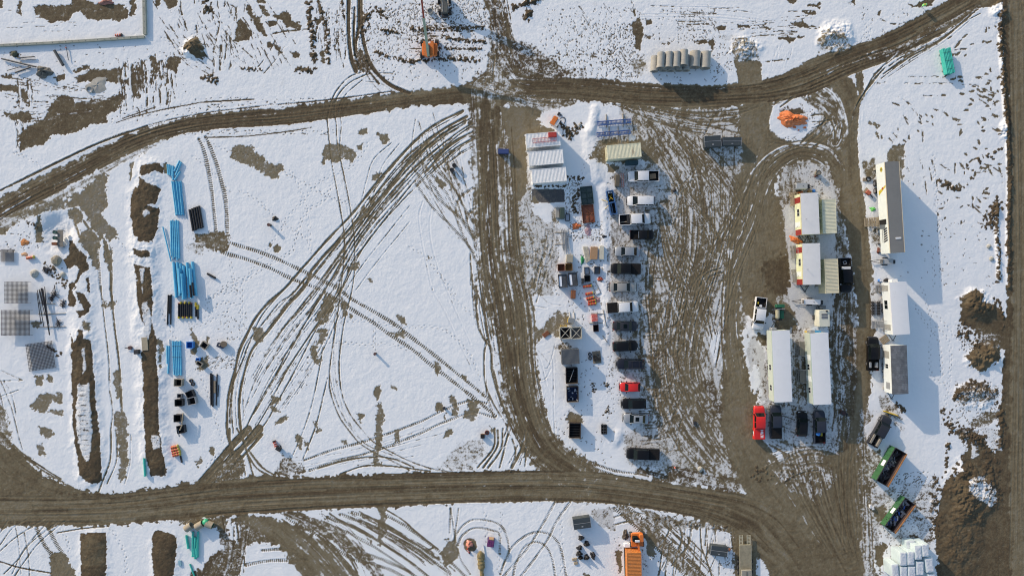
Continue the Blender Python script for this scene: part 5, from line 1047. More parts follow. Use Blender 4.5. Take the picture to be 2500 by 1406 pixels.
def pipe(name, label, p0, p1, d, m, cat='pipe', group=None, z=None, bell=True, hollow=True):
    """pipe lying between two pixels; z = height of its axis"""
    z = z if z is not None else d / 2
    g = max(0, gz((p0[0] + p1[0]) / 2, (p0[1] + p1[1]) / 2)) + .02
    a = W(*p0, z + g); b = W(*p1, z + g); L = (b - a).length; c = (a + b) / 2; ax = (b - a).normalized()
    o = MB(); o.ring((0, 0, 0), (1, 0, 0), d / 2, d / 2 * .88, L, 14)
    if bell: o.ring((L / 2 - .12, 0, 0), (1, 0, 0), d / 2 * 1.14, d / 2 * .9, .24, 14)
    ob = o.build(name, m); ob.location = c; ob.rotation_euler = (0, 0, math.atan2(ax.y, ax.x)); ob.rotation_euler.y = -math.asin(max(-1, min(1, ax.z)))
    return tag(ob, label, cat, group)
def crate(name, label, cx, cy, Lp, Wp, deg, h, m, kind='box', group=None, cat='crate', inside=HOLE, fill=None, th=.06, z0=0.0, slats=0):
    t = thing(name, label, cat, at(cx, cy, h + z0), math.radians(deg), group)
    t.location.z += z0
    a, b = m_(Lp, h + z0) / 2, m_(Wp, h + z0) / 2
    if kind == 'box':
        MB().rbox(-a, a, -b, b, .08, h, .03).build('casing', m, t)
        MB().rbox(-a + .02, a - .02, -b + .02, b - .02, h + .002, h + .05, .02).build('lid', m, t)
        MB().box(-a + .05, -a + .2, -b + .05, b - .05, 0, .08).box(a - .2, a - .05, -b + .05, b - .05, 0, .08).build('skids', WOOD, t)
        MB().tube((-.12, b + .03, h * .7), (.12, b + .03, h * .7), .02, 6).build('handle', TRIM, t)
    elif kind == 'open':
        MB().box(-a, a, -b, -b + th, 0, h).box(-a, a, b - th, b, 0, h).box(-a, -a + th, -b + th, b - th, 0, h).box(a - th, a, -b + th, b - th, 0, h).build('side_walls', m, t)
        MB().box(-a + th, a - th, -b + th, b - th, .06, .10).build('floor', inside, t)
        r = MB()
        for s in (-1, 1): r.box(-a - .03, a + .03, s * b - .05, s * b + .05, h + .001, h + .06); r.box(s * a - .05, s * a + .05, -b + .05, b - .05, h + .001, h + .058)
        r.build('rim', m, t)
    if slats:
        sl = MB()
        for i in range(slats):
            x = -a + (i + .5) * 2 * a / slats; sl.box(x - a / slats * .45, x + a / slats * .45, -b + .01, b - .01, h + .052, h + .085)
        sl.build('lid_slats', m, t)
    if fill:
        n, mm, sz = fill; jb = MB(); rr = random.Random(int(cx * 7 + cy))
        for _ in range(n):
            x, y = rr.uniform(-a + .15, a - .15), rr.uniform(-b + .15, b - .15); q = rr.uniform(.4, 1) * sz
            R = Matrix.Translation((x, y, rr.uniform(.15, h * .75))) @ Matrix.Rotation(rr.uniform(0, 3), 4, 'Z') @ Matrix.Rotation(rr.uniform(-.4, .4), 4, 'X')
            jb.box(-q, q, -q * rr.uniform(.2, .8), q * .4, -.05, .08, T=R)
        jb.build('contents', mm, t)
    return t, a, b
def tarp(name, label, cx, cy, rx, ry, h, m, deg=0, cat='tarp', seed=1, n=26, group=None, fold=.22):
    t = at(cx, cy, h * .5); vs = []; fs = []; rr = random.Random(seed); ph = [rr.uniform(0, 6) for _ in range(8)]
    K = 11
    for k in range(K):
        f = k / (K - 1)
        for i in range(n):
            a = 2 * math.pi * i / n; ir = 1 + .14 * math.sin(3 * a + ph[0]) + .10 * math.sin(5 * a + ph[1]) + .06 * math.sin(9 * a + ph[2])
            z = h * (1 - f ** 1.8) * (1 + fold * math.sin(4 * a + ph[3] + 3 * f)) + .07 * h * math.sin(7 * a + 9 * f + ph[4]) * (1 if k else 0) + h * .09 * math.sin(11 * a - 14 * f + ph[5]) * (1 if 0 < k < K - 1 else 0)
            vs.append((rx * ir * f * math.cos(a), ry * ir * f * math.sin(a), max(z, .01) + .03))
    for k in range(K - 1):
        for i in range(n): fs.append((k * n + i, k * n + (i + 1) % n, (k + 1) * n + (i + 1) % n, (k + 1) * n + i))
    o = MB().add(vs, fs, True).build(name, m); o.location = t; o.rotation_euler = (0, 0, math.radians(deg))
    return tag(o, label, cat, group)
# ------------------------------------------------------------------ the parked vehicles
V = vehicle
t1, d1 = V('pickup', 1572, 430, 76, 27, 181, WHITE, 'white pickup with wooden pallets in its black bed, topmost of the row')
for i, x in enumerate((0.55, 1.0, 1.45)): pass
V('van', 1565, 490, 67, 26, 180, WHITE, 'white minivan with a long ribbed roof, second from the top of the row', 'minivan', roofrack=False)
t3, d3 = V('pickup', 1551, 535, 77, 28, 3, WHITE, 'white pickup facing right with junk in its open bed')
t4, d4 = V('pickup', 1568, 573, 58, 23, 0, BLACK, 'small black pickup with a bar behind its cab, below a white pickup', h=1.55)
V('sedan', 1532, 614, 62, 24, 179, SILVER, 'silver sedan facing left between two black pickups')
V('pickup', 1529, 656, 72, 26, 179, BLACK, 'black pickup between the silver sedan and the beige sedan', bed='cover')
V('sedan', 1522, 701, 65, 25, 0, BEIGE_P, 'beige sedan facing right above a white pickup')
V('pickup', 1521, 750, 78, 30, 3, WHITE, 'white pickup with a flat black bed cover', bed='cover')
V('sedan', 1528, 796, 59, 24, -1, DSILV, 'dark grey sedan with a sunroof, facing right', sunroof=True)
V('suv', 1528, 845, 60, 26, 3, BLACK, 'black SUV facing right below the dark grey sedan', 'SUV')
V('suv', 1539, 889, 67, 27, 180, NAVY, 'long navy SUV facing left above the small red car', 'SUV', roofrack=True)
V('hatch', 1538, 945, 50, 23, 180, RED, 'small red hatchback in the middle of the row')
V('suv', 1548, 986, 60, 25, 181, BLACK, 'black SUV facing left directly below the red hatchback', 'SUV')
V('sedan', 1553, 1022, 62, 24, 178, SILVER, 'silver sedan with a sunroof, facing left', sunroof=True)
V('pickup', 1571, 1109, 80, 31, 178, BLACK, 'black pickup with a covered bed, alone at the bottom of the row', bed='cover')
t16, d16 = V('pickup', 1856, 766, 80, 30, -97, WHITE, 'white pickup facing down beside the pale green office trailer', group='vehicles among the trailers')
t17, d17 = V('pickup', 1855, 1032, 81, 30, 90, RED, 'bright red pickup with white lettering on its bed lid', bed='lid', group='vehicles among the trailers')
V('pickup', 1896, 1031, 81, 31, 91, DGREY, 'slate grey pickup with a black bed cover beside the red pickup', bed='cover', group='vehicles among the trailers')
V('hatch', 1960, 1035, 60, 28, 88, BLACK, 'black hatchback between two dark pickups', group='vehicles among the trailers')
t20, d20 = V('pickup', 2003, 1043, 80, 30, 91, DGREY, 'slate grey pickup carrying a blue drum', group='vehicles among the trailers')
t21, d21 = V('pickup', 2067, 672, 84, 32, -88, BLACK, 'black pickup with a white box in its bed, beside the beige container', group='vehicles among the trailers', trim=CHROME)
t22, d22 = V('pickup', 2134, 864, 82, 30, 90, BLACK, 'black pickup with pale side boxes in its bed, beside the grey roofed trailer', group='vehicles among the trailers')
t23, d23 = V('pickup', 2151, 1053, 80, 29, 61, DSILV, 'dusty dark grey pickup behind the yellow plow blade', group='vehicles among the trailers')

def onbed(tt, d, x, y, z=0):     # point in a truck's bed in world space
    return tt.matrix_basis @ Vector((x, y, d['zb'] + .34 + z))
def loose(name, mb, m, label, cat, tt, d, x, y, z=0, rz=0, group=None):
    o = mb.build(name, m); o.location = onbed(tt, d, x, y, z); o.rotation_euler = (0, 0, tt.rotation_euler.z + rz); return tag(o, label, cat, group)
def pallet_mb(l=1.2, w=1.0, n=6, z=0):
    p = MB()
    for i in range(n): p.box(-l / 2 + i * l / n, -l / 2 + (i + .7) * l / n, -w / 2, w / 2, z + .11, z + .13)
    for y in (-w / 2, -.05, w / 2 - .1): p.box(-l / 2, l / 2, y, y + .1, z, z + .11)
    return p
loose('pallet', pallet_mb(1.1, .9), PLY, 'broken brown pallet lying in the topmost white pickup\'s bed', 'pallet', t1, d1, -1.7, 0, 0, .1)
loose('tool_box', MB().rbox(-.25, .25, -.7, .7, 0, .4), TRIM, 'dark box across the bed of the right-facing white pickup', 'box', t3, d3, -1.2, 0)
loose('plank', MB().box(-.7, .7, -.05, .05, 0, .05), PALE, 'short plank in the bed of the right-facing white pickup', 'plank', t3, d3, -1.8, -.35, 0, .1)
MB().tube((d4['xc'] + .02, -.62, d4['belt'] + .05), (d4['xc'] + .02, .62, d4['belt'] + .05), .05, 8).build('cab_guard', CHROME, t4)
loose('tool_box', MB().rbox(-.25, .25, -.8, .8, 0, .55), SILVER, 'silver tool box across the bed of the down-facing white pickup', 'box', t16, d16, -1.0, 0, .15)
loose('bucket', MB().tube((0, 0, 0), (0, 0, .4), .2, 12, .24), WHITE, 'white bucket in the bed of the down-facing white pickup', 'bucket', t16, d16, -1.45, 0)
loose('fuel_can', MB().rbox(-.2, .2, -.14, .14, 0, .35), mat('yellow_plastic', (.5, .38, .03), .5), 'yellow fuel can in the bed of the down-facing white pickup', 'can', t16, d16, -1.9, -.5)
loose('drum', MB().tube((0, 0, 0), (0, 0, .75), .34, 18).ring((0, 0, .4), (0, 0, 1), .36, .33, .05), mat('blue_drum', (.05, .22, .6), .4), 'bright blue drum standing in the slate grey pickup', 'drum', t20, d20, -1.15, .42)
loose('jerry_can', MB().rbox(-.3, .3, -.16, .16, 0, .4), mat('yellow_plastic', (.5, .38, .03), .5), 'yellow can beside the blue drum in the slate grey pickup', 'can', t20, d20, -1.3, -.3)
loose('storage_box', MB().rbox(-.25, .25, -.75, .75, 0, .5), WHITE, 'white box across the bed of the black pickup by the container', 'box', t21, d21, -1.3, 0, .2)
loose('square_bracket', MB().box(-.3, .3, -.3, -.2, 0, .1).box(-.3, .3, .2, .3, 0, .1).box(-.3, -.2, -.2, .2, 0, .1).box(.2, .3, -.2, .2, 0, .1), GALV, 'pale square frame in the bed of the black pickup by the container', 'frame', t21, d21, -2.3, 0, 0, .3)
for s in (-1, 1): loose('side_box', MB().rbox(-.5, .5, -.2, .2, 0, .5), GALV, ('pale side box on the left of' if s > 0 else 'pale side box on the right of') + ' the bed of the pickup by the grey roof', 'box', t22, d22, -2.0, s * .6)
for s in (-1, 1): loose('side_box', MB().rbox(-1.0, 1.0, -.2, .2, 0, .62), mat('tan_box', (.25, .23, .19), .6, 0, .15, 2, 0, .3), ('tan side box on the left of' if s > 0 else 'tan side box on the right of') + ' the plow pickup bed', 'box', t23, d23, -1.75, s * .65)
loose('spare_wheel', MB().ring((0, 0, .12), (0, 0, 1), .36, .2, .24), RUB, 'spare wheel lying in the bed of the dusty plow pickup', 'wheel', t23, d23, -2.0, 0)
pb = thing('snow_plow', 'yellow snow plow blade in front of the dusty dark pickup', 'plow', at(2175, 1009, .5), math.radians(-18))
YEL = mat('yellow_steel', (.62, .42, .03), .5, 0, .1, 2, 0, .2)
MB().loft([[(x, -.02, .02), (x, .14, .35), (x, .02, .75), (x, -.06, .75), (x, .06, .35), (x, -.10, .02)] for x in (-1.25, -.4, .4, 1.25)], smooth=False).build('blade', YEL, pb)
MB().tube((-.3, -.08, .4), (-.3, -.8, .45), .05, 6).tube((.3, -.08, .4), (.1, -.8, .45), .05, 6).box(-.5, .5, -.25, -.15, .3, .5).build('push_frame', TRIM, pb)
def lettering(txt, size, m, parent, loc, rz, name='lettering', ext=.004, rx=0.0, bold=1.0):
    cu = bpy.data.curves.new(name, 'FONT'); cu.body = txt; cu.size = size; cu.extrude = ext; cu.align_x = 'CENTER'; cu.align_y = 'CENTER'; cu.offset = .018 * bold
    tmp = bpy.data.objects.new('tmp', cu); COL.objects.link(tmp); dg = bpy.context.evaluated_depsgraph_get()
    me = bpy.data.meshes.new_from_object(tmp.evaluated_get(dg)); bpy.data.objects.remove(tmp); me.materials.clear(); me.materials.append(m)
    o = bpy.data.objects.new(name, me); COL.objects.link(o); o.parent = parent; o.location = loc; o.rotation_euler = (rx, 0, rz); return o
WL = mat('white_lettering', (.85, .85, .86), .5, 0, .02)
xm = (-d17['hl'] + d17['xc']) / 2
lettering('HILTI', .62, WL, t17, (xm, -.36, d17['belt'] + .075), math.radians(180), bold=1.6)
lettering('HILTI', .34, WL, t17, (xm, d17['w'] + .012, d17['belt'] * .72), math.radians(180), rx=math.radians(90), bold=1.2)

# ------------------------------------------------------------------ containers
CW = ship((.82, .82, .80), 'white_container', .06); CB = ship((.72, .69, .50), 'beige_container', .1); CO = ship((.52, .19, .045), 'orange_container', .15); CG = ship((.10, .11, .12), 'grey_container', .2)
tk1, *_ = container('shipping_container', 'white shipping container carrying a red lattice boom, topmost of three', 1326, 341, 83, 34, 4.8, 2.85, CW, group='shipping containers')
container('shipping_container', 'white shipping container in the middle of three', 1333, 385, 84, 34, 4.8, 2.85, CW, group='shipping containers')
container('shipping_container', 'white shipping container nearest the dark bare pad', 1341, 428, 84, 34, 4.6, 2.6, CW, group='shipping containers')
tk4, ka, kb = container('shipping_container', 'rust stained cream container above the topmost white pickup', 1524, 369, 83, 34, 4.6, 2.6, CB, group='shipping containers')
MB().box(1.42, 1.47, -.9, .2, 2.601, 2.609).box(1.58, 1.64, -.6, .45, 2.601, 2.608).box(1.83, 1.86, -.8, -.2, 2.601, 2.607).build('rust_stain', mat('light_rust', (.38, .24, .12), .8, 0, .3, 3), tk4)
container('shipping_container', 'beige container behind the upper red banded office', 2025, 528, 84, 34, -88.3, 2.6, CB, group='shipping containers')
container('shipping_container', 'beige container next to the black pickup', 2031, 674, 84, 33, -87.8, 2.85, ship((.66, .60, .42), 'tan_container', .1), group='shipping containers')
container('shipping_container', 'orange container at the bottom edge with an orange machine against its end', 1549, 1391, 84, 35, -89, 2.6, CO, group='shipping containers')
container('shipping_container', 'short grey ribbed container above two open black skips', 1393, 871, 43, 36, 3, 2.3, CG, nr=15, group='shipping containers')
# red lattice boom and its red box on the roof
zt = 2.62
lb = thing('crane_boom_section', 'red lattice boom section lying on the topmost white container', 'crane boom', at(1329, 343, zt) + Vector((0, 0, zt)), math.radians(5))
REDS = mat('red_lattice_steel', (.42, .04, .03), .6, 0, .2, 2, 0, .2)
o = MB(); lattice(o, -2.1, 2.1, -.5, .5, .08, .045, 16); o.build('chords', REDS, lb)
o = MB(); lattice(o, -2.1, 2.1, -.35, .35, .45, .03, 16)
for i in range(16):
    x = -2.1 + i * .2625; o.tube((x, -.5, .08), (x + .26, -.35, .45), .02, 4); o.tube((x, .5, .08), (x + .26, .35, .45), .02, 4)
o.build('bracing', REDS, lb)
bx, _, _ = crate('winch_box', 'red winch box on the corner of the topmost white container', 1349, 329, 20, 12, 3, .5, REDS, z0=2.62, cat='box')
# ------------------------------------------------------------------ offices
CREAM = mat('cream_wall', (.66, .70, .46), .6, 0, .04, 1, 0, .08); RWH = mat('white_roof', (.74, .73, .71), .7, 0, .05, .6, 0, .12, 0, (.45, .45, .44)); REDB = mat('dark_red_panel', (.26, .025, .02), .6)
PG = mat('pale_green_wall', (.46, .52, .46), .6, 0, .04, 1, 0, .08); WW = mat('white_wall', (.72, .77, .76), .55, 0, .04, 1, 0, .05); RW2 = mat('bright_white_roof', (.74, .75, .76), .65, 0, .03, .6, 0, .06, 0, (.5, .5, .5))
for nm, cx, cy, dg in (('cream office with red panels, the upper one beside a generator', 1978.5, 521.5, -87.7), ('cream office with red panels, the lower one with antennas on its roof', 1982, 644.5, -88.9)):
    t, a, b = office('site_office', nm, cx, cy, 101, 43, dg, 3.3, CREAM, RWH, .06, .05, False, .3, 1)
    for x, w_ in ((-a * .70, 1.05), (a * .86, 1.0)):
        MB().box(x - w_ / 2, x + w_ / 2, -b + .035, -b + .055, .35, 3.1).build('red_panel', REDB, t)
    MB().box(-a + .02, a, -b - .02, -b + .03, 3.0, 3.2).build('fascia', REDB, t)
    MB().box(-a + .02, a, -b - .045, -b - .022, 3.12, 3.235).build('gutter', CREAM, t)
    window(t, -a * .1, 1.4, 1.2, .9, -b + .05); dd = MB().box(a * .35, a * .35 + .9, -b + .03, -b + .06, .35, 2.4).build('door', WW, t); MB().box(a * .35 + .75, a * .35 + .82, -b + .0, -b + .028, 1.2, 1.4).build('handle', TRIM, dd)
    for x, y in ((.9, -b * .55), (.9, b * .9), (-a * .9, b * .85)): MB().tube((x, y, 3.2), (x + .04, y, 3.75), .03, 6).sphere((x + .04, y, 3.78), .07, n=8, m=5).build('vent_pipe', GALV, t)
for nm, cx, cy, dg in (('pale green office trailer nearest the down-facing white pickup', 1909.5, 894, -87.9), ('pale green office trailer with two entry landings on its left side', 2004.5, 900, -87.4)):
    t, a, b = office('office_trailer', nm, cx, cy, 175, 44, dg, 3.45, PG, RW2, .08, .05, True, .75, 1 if cx > 1950 else -1)
    MB().box(-a + .02, a - .02, -b - .01, -b + .05, 3.22, 3.36).build('eave_strip', mat('green_trim', (.22, .34, .28), .5), t)
    xs_ = (-a * .2, -a * .72, a * .55) if cx < 1950 else (-a * .12, a * .45, a * .9 - .4)
    xs_ = ((.3, a * .62, ) if cx < 1950 else (-.2, a * .62))
    for x in xs_:
        window(t, x, 1.5, .95, .85, -b + .05); 
    if cx > 1950:
        for x in (-a * .38, a * .22):
            dd = MB().box(x, x + .95, -b + .03, -b + .06, .8, 2.85).build('door', WW, t); MB().box(x + .8, x + .86, -b + .0, -b + .028, 1.7, 1.9).build('handle', TRIM, dd)
    MB().rbox(-a - .45, -a + .02, -b + .3, -b + 1.2, 1.4, 2.6, .05).build('air_conditioner', GALV, t)
t, a, b = office('office_trailer', 'white office trailer with racks and stairs along its left side', 2197.5, 752.5, 129, 42, -86, 3.6, WW, RW2, .12, .05, True, .75, 1)
for x in (-a * .78, a * .72):
    dd = MB().box(x - .5, x + .5, -b + .03, -b + .06, .8, 2.85).build('door', mat('taupe_door', (.33, .33, .30), .5), t); MB().box(x + .3, x + .38, -b + .0, -b + .028, 1.8, 2.0).build('handle', WHITE, dd)
window(t, -a * .15, 1.35, 1.5, 1.0, -b + .05)
MB().rbox(-a - .5, -a + .02, -.6, .5, 1.5, 2.6, .05).build('air_conditioner', WHITE, t)
t, a, b = office('office_trailer', 'white walled trailer with a worn dark corrugated roof', 2197, 902.5, 119, 39.5, -87.9, 3.6, WW, mat('worn_grey_roof', (.16, .165, .17), .6, .2, .25, 1.1, 0, .45, 0, (.30, .31, .32)), .12, .05, True, .75, 1, nsheet=28)
window(t, -a * .12, 1.5, .7, .9, -b + .05)
MB().box(-a * .75, -a * .45, -b + .03, -b + .055, .8, 2.8).build('door', mat('taupe_door', (.33, .33, .30), .5), t); MB().box(a * .55, a * .82, -b + .03, -b + .055, 1.5, 2.7).build('louvre', GALV, t)
# long cargo trailer converted to an office
sw = mat('trailer_wall', (.70, .76, .74), .45, 0, .04, 1, 0, .06)
t, a, b = office('cargo_trailer', 'long white cargo trailer with a grey roof and a yellow emblem on its side', 2184.5, 506, 223, 35.5, -86.4, 4.15, sw, mat('grey_trailer_roof', (.19, .19, .18), .7, 0, .06, .8, 0, .1, 0, (.23, .23, .22)), .03, .0, False, 1.15, 0, nsheet=0, group='site offices')
for s in (-1, 1): MB().box(-a, a, s * b - .04, s * b + .04, 4.0, 4.16).build('top_rail', mat('rail_tan', (.55, .48, .36), .5), t)
for x in (-a * .60, -a * .43):
    for s in (-1, 1): wheel(t, x, s * (b - .12), .52, .5)
MB().tube((-a * .86, -b - .01, 2.9), (-a * .86, -b - .03, 2.9), .42, 20).build('round_emblem', mat('emblem_yellow', (.55, .45, .05), .5), t)
MB().tube((-a * .86, -b - .031, 2.9), (-a * .86, -b - .036, 2.9), .24, 16).build('emblem_centre', mat('emblem_dark', (.16, .14, .05), .5), t)
sp = MB(); sp.add([(-a * .50, -b - .012, 3.95), (-a * .46, -b - .012, 3.95), (-a * .30, -b - .012, 1.6), (-a * .40, -b - .012, 1.6)], [(0, 1, 2, 3)]); sp.build('yellow_stripe', mat('emblem_yellow', (.55, .45, .05), .5), t)
sp = MB().tube((-a * .44, -b - .02, 3.0), (-a * .44, -b - .03, 3.0), .25, 6); sp.build('red_mark', mat('mark_red', (.35, .05, .03), .5), t)
sl = MB()
for i in range(6):
    x = a * .42 + i * .42; sl.add([(x, -b - .012, 3.6), (x + .28, -b - .012, 3.6), (x + .62, -b - .012, 2.4), (x + .34, -b - .012, 2.4)], [(0, 1, 2, 3)])
sl.build('slanted_black_marks', TRIM, t)
sl = MB()
for i in range(16): sl.box(a * .42 + i * .17, a * .42 + i * .17 + .11, -b - .013, -b - .004, 1.9, 2.15)
sl.build('small_marks', mat('mark_grey', (.2, .2, .2), .5), t)
MB().box(a * .24, a * .36, -b - .012, -b + .02, 1.2, 3.5).build('doorway', HOLE, t)
MB().box(a * .36, a * .46, -b - 1.0, -b - .02, 3.0, 3.1).build('awning', mat('grey_awning', (.2, .21, .2), .6), t)
MB().rbox(a * .66, a * .70, -.2, b - .5, 4.16, 4.22, .02).build('roof_hatch', WHITE, t)
MB().box(a * .75, a * .78, -b + .1, -b + .3, 0, 1.13).box(a * .75, a * .78, b - .3, b - .1, 0, 1.13).build('landing_legs', TRIM, t)
# stairs and landings
stairs('weathered wooden steps up to the long cargo trailer', 2112, 543, 2, 1.5, 6, .33, .2, WOOD, False, 1.0, 'entry stairs')
stairs('grey stairs with handrails at the lower door of the white office trailer', 2131, 792, 2, 1.2, 5, .28, .17, GALV, True, .8, 'entry stairs')
stairs('grey stairs at the upper door of the white office trailer', 2140, 704, 2, 1.2, 3, .28, .2, GALV, True, .7, 'entry stairs')
stairs('wooden landing by the upper cream office next to the generator', 1936, 470, -88, 1.0, 3, .28, .16, WOOD, True, 1.6, 'entry stairs')
stairs('wooden landing at the top corner of the lower cream office', 1937, 600, -86, .9, 3, .28, .16, mat('grey_lumber', (.26, .25, .21), .8), True, 1.5, 'entry stairs')
stairs('wooden landing at the bottom corner of the lower cream office', 1940, 658, -86, .9, 3, .28, .16, mat('grey_lumber', (.26, .25, .21), .8), True, 1.5, 'entry stairs')
stairs('grey landing at the upper door of the right pale green trailer', 1944, 850, 0, 2.6, 3, .26, .25, mat('grey_deck', (.22, .21, .18), .8), True, 1.0, 'entry stairs')
stairs('grey landing at the lower door of the right pale green trailer', 1945, 917, 0, 2.3, 3, .26, .25, mat('grey_deck', (.22, .21, .18), .8), True, 1.0, 'entry stairs')
# ------------------------------------------------------------------ generators
def genset(label, cx, cy, Lp, Wp, deg, h, m, hitch=1, big=False, name='generator'):
    t = thing(name, label, 'generator', at(cx, cy, h), math.radians(deg), 'towable generators'); a, b = m_(Lp, h) / 2, m_(Wp, h) / 2
    MB().rbox(-a, a, -b, b, .5, h, .06).build('housing', m, t)
    g = MB()
    for i in range(6): g.box(-a - .015, -a + .01, -b + .12, b - .12, .7 + i * .17, .8 + i * .17)
    g.build('grille', TRIM, t)
    if big:
        MB().box(-a * .25, a * .05, -b * .55, b * .6, h + .002, h + .03).box(-a * .55, -a * .32, -b * .55, b * .6, h + .002, h + .03).build('roof_grille', STEEL, t); MB().tube((-a * .85, b * .4, h - .02), (-a * .85, b * .4, h + .22), .16, 12).build('exhaust', TRIM, t)
    else:
        MB().tube((a * .2, 0, h - .02), (a * .2, 0, h + .12), .06, 8).build('exhaust', TRIM, t); MB().rbox(a + .003, a + .6, -b * .8, b * .7, .45, h * .75, .04).build('control_box', TRIM, t)
    for s in (-1, 1):
        wheel(t, -.1, s * (b + .10), .34, .22); MB().box(-.55, .35, s * (b + .1) - .14, s * (b + .1) + .14, .70, .73).build('fender', TRIM, t)
    x0 = a if hitch > 0 else -a
    MB().box(-a, a, -b * .7, -b * .6, .34, .498).box(-a, a, b * .6, b * .7, .34, .498).tube((x0, -b * .6, .42), (x0 + hitch * 1.7, 0, .45), .05, 6).tube((x0, b * .6, .42), (x0 + hitch * 1.7, 0, .45), .05, 6).tube((x0 + hitch * 1.5, 0, 0), (x0 + hitch * 1.5, 0, .7), .04, 6).build('tow_frame', TRIM, t)
    return t
GG = mat('generator_grey', (.38, .40, .41), .45, 0, .06, 1, 0, .1)
genset('grey towed generator just above the upper cream office', 1958, 454, 28, 15, 1, 1.9, GG)
g2 = genset('slim white and black towed compressor between the cream office and the big generator', 1983, 737, 42, 13, -2, 1.5, WHITE, -1)
genset('large cream generator with roof grilles next to the slim compressor', 2013, 777, 41, 26, -89, 2.5, mat('generator_cream', (.60, .60, .50), .5, 0, .06, 1, 0, .12), -1, True)
genset('small pale generator just below the long cargo trailer', 2168, 638, 26, 13, -2, 1.5, GG, -1)
ct = thing('compressor', 'dark wheeled machine at the top edge right of the orange lift', 'machine', at(1084, 10, 1.9), math.radians(93))
MB().rbox(-1.5, 1.7, -.55, .55, .6, 1.9, .08).build('housing', mat('olive_grey', (.09, .095, .085), .5, 0, .15, 2, 0, .2), ct)
MB().tube((-1.4, .3, 1.93), (1.6, .3, 1.93), .04, 6).build('handrail', GALV, ct)
for x in (-.9, 1.1):
    for s in (-1, 1): wheel(ct, x, s * .95, .55, .45)
MB().rbox(-2.0, -1.5, -.6, .6, .5, 1.1, .06).build('bumper', TRIM, ct)
o = MB(); o.box(0, 8, -.6, .6, -.3, .3); o.v = [Matrix.Translation((1.5, 0, 2.2)) @ Matrix.Rotation(math.radians(-38), 4, 'Y') @ v for v in o.v]; o.build('boom', GALV, ct)  # unseen wide boom beyond the top edge, added to cast a shadow band on snow
# ------------------------------------------------------------------ boom lift at the top
bl = thing('boom_lift', 'orange boom lift with its long pale green and red boom raised over the snow', 'boom lift', at(1048, 121, 1.2), 0)
MB().rbox(-1.35, 1.45, -1.1, 1.15, .55, 1.15, .12).build('chassis', ORANGE, bl)
for x, y in ((-1.3, 1.35), (1.3, 1.45), (-1.35, -.85), (1.4, -.7)):
    o = MB().tube((x - .32, y, .55), (x + .32, y, .55), .55, 20).build('wheel', RUB, bl); MB().tube((x - .33, y, .55), (x + .33, y, .55), .26, 12).build('rim', ORANGE, o)
MB().prism([(-1.0, 1.2), (-.35, 1.2), (-.35, -.6), (.25, -.6), (.3, 1.25), (.85, 1.2), (.9, -1.0), (.45, -1.45), (-.45, -1.5), (-.95, -1.1)], 1.16, 2.0).build('turntable', ORANGE, bl)
MB().box(-.25, .2, -1.2, .4, 2.002, 2.25).build('boom_cradle', TRIM, bl)
base = bl.location
def rel(px, py, z): return W(px, py, z) - base
p0 = rel(1046, 138, 2.3); p1 = rel(1034.5, 45, 5.4); p2 = rel(1025, -40, 8.0)
GB = mat('pale_green_boom', (.42, .46, .30), .5, 0, .08, 1, 0, .1); RB = mat('red_boom', (.38, .07, .03), .5)
def beam(p, q, w, h):
    d = (q - p); L = d.length; o = MB().box(0, L, -w / 2, w / 2, -h / 2, h / 2); R_ = d.to_track_quat('X', 'Z').to_matrix().to_4x4(); R_.translation = p
    o.v = [R_ @ v for v in o.v]; return o
beam(p0, p1, .42, .5).build('boom', GB, bl); beam(p1, p2, .3, .36).build('telescopic_boom', RB, bl)
cc = MB(); q0 = p0 + Vector((-.25, .3, .1)); q1 = rel(1029.5, 0, 6.9); cc.tube(q0 + (q1 - q0) * .55, q1 + (q1 - q0) * .3, .07, 6); cc.build('cable_carrier', TRIM, bl)
MB().tube(p0 + Vector((.1, -.15, -.1)), p0 + Vector((0, 1.2, .2)), .14, 8).build('lift_cylinder', TRIM, bl)
cg = MB(); 
for z in (0, .55, 1.1): cg.path([p2 + Vector(v) for v in ((-.9, 0, z), (.9, 0, z), (.9, .9, z), (-.9, .9, z), (-.9, 0, z))], .03, 5)
for x, y in ((-.9, 0), (.9, 0), (.9, .9), (-.9, .9)): cg.tube(p2 + Vector((x, y, 0)), p2 + Vector((x, y, 1.1)), .03, 5)
cg.box(0, 0.01, 0, .01, 0, .01); cg.build('basket', GALV, bl)
# orange telehandler against the orange container
tm = thing('telehandler', 'orange machine with a black engine hood standing against the orange container', 'machine', at(1557, 1320, 1.6), math.radians(-88))
MB().rbox(-1.2, 1.2, -1.1, 1.1, .5, 1.1, .1).build('chassis', ORANGE, tm); MB().rbox(-1.15, .2, .35, 1.05, 1.1, 1.7, .08).build('engine_hood', ORANGE, tm)
MB().rbox(-.8, .1, -.9, .1, 1.1, 1.9, .1).build('cab', GLASS, tm); MB().rbox(-.3, .1, -.55, .3, 1.902, 1.98, .04).build('cab_roof', WHITE, tm)
for x in (-.85, .95):
    for s in (-1, 1): wheel(tm, x, s * 1.05, .5, .4)
MB().box(.2, 2.6, .02, .32, 1.3, 1.6).build('boom', ORANGE, tm); MB().box(2.6, 2.75, -.2, .55, .9, 1.6).build('carriage', TRIM, tm)
MB().tube((2.0, -.3, 1.2), (2.7, -.9, .4), .06, 6).build('hose', REDB, tm)
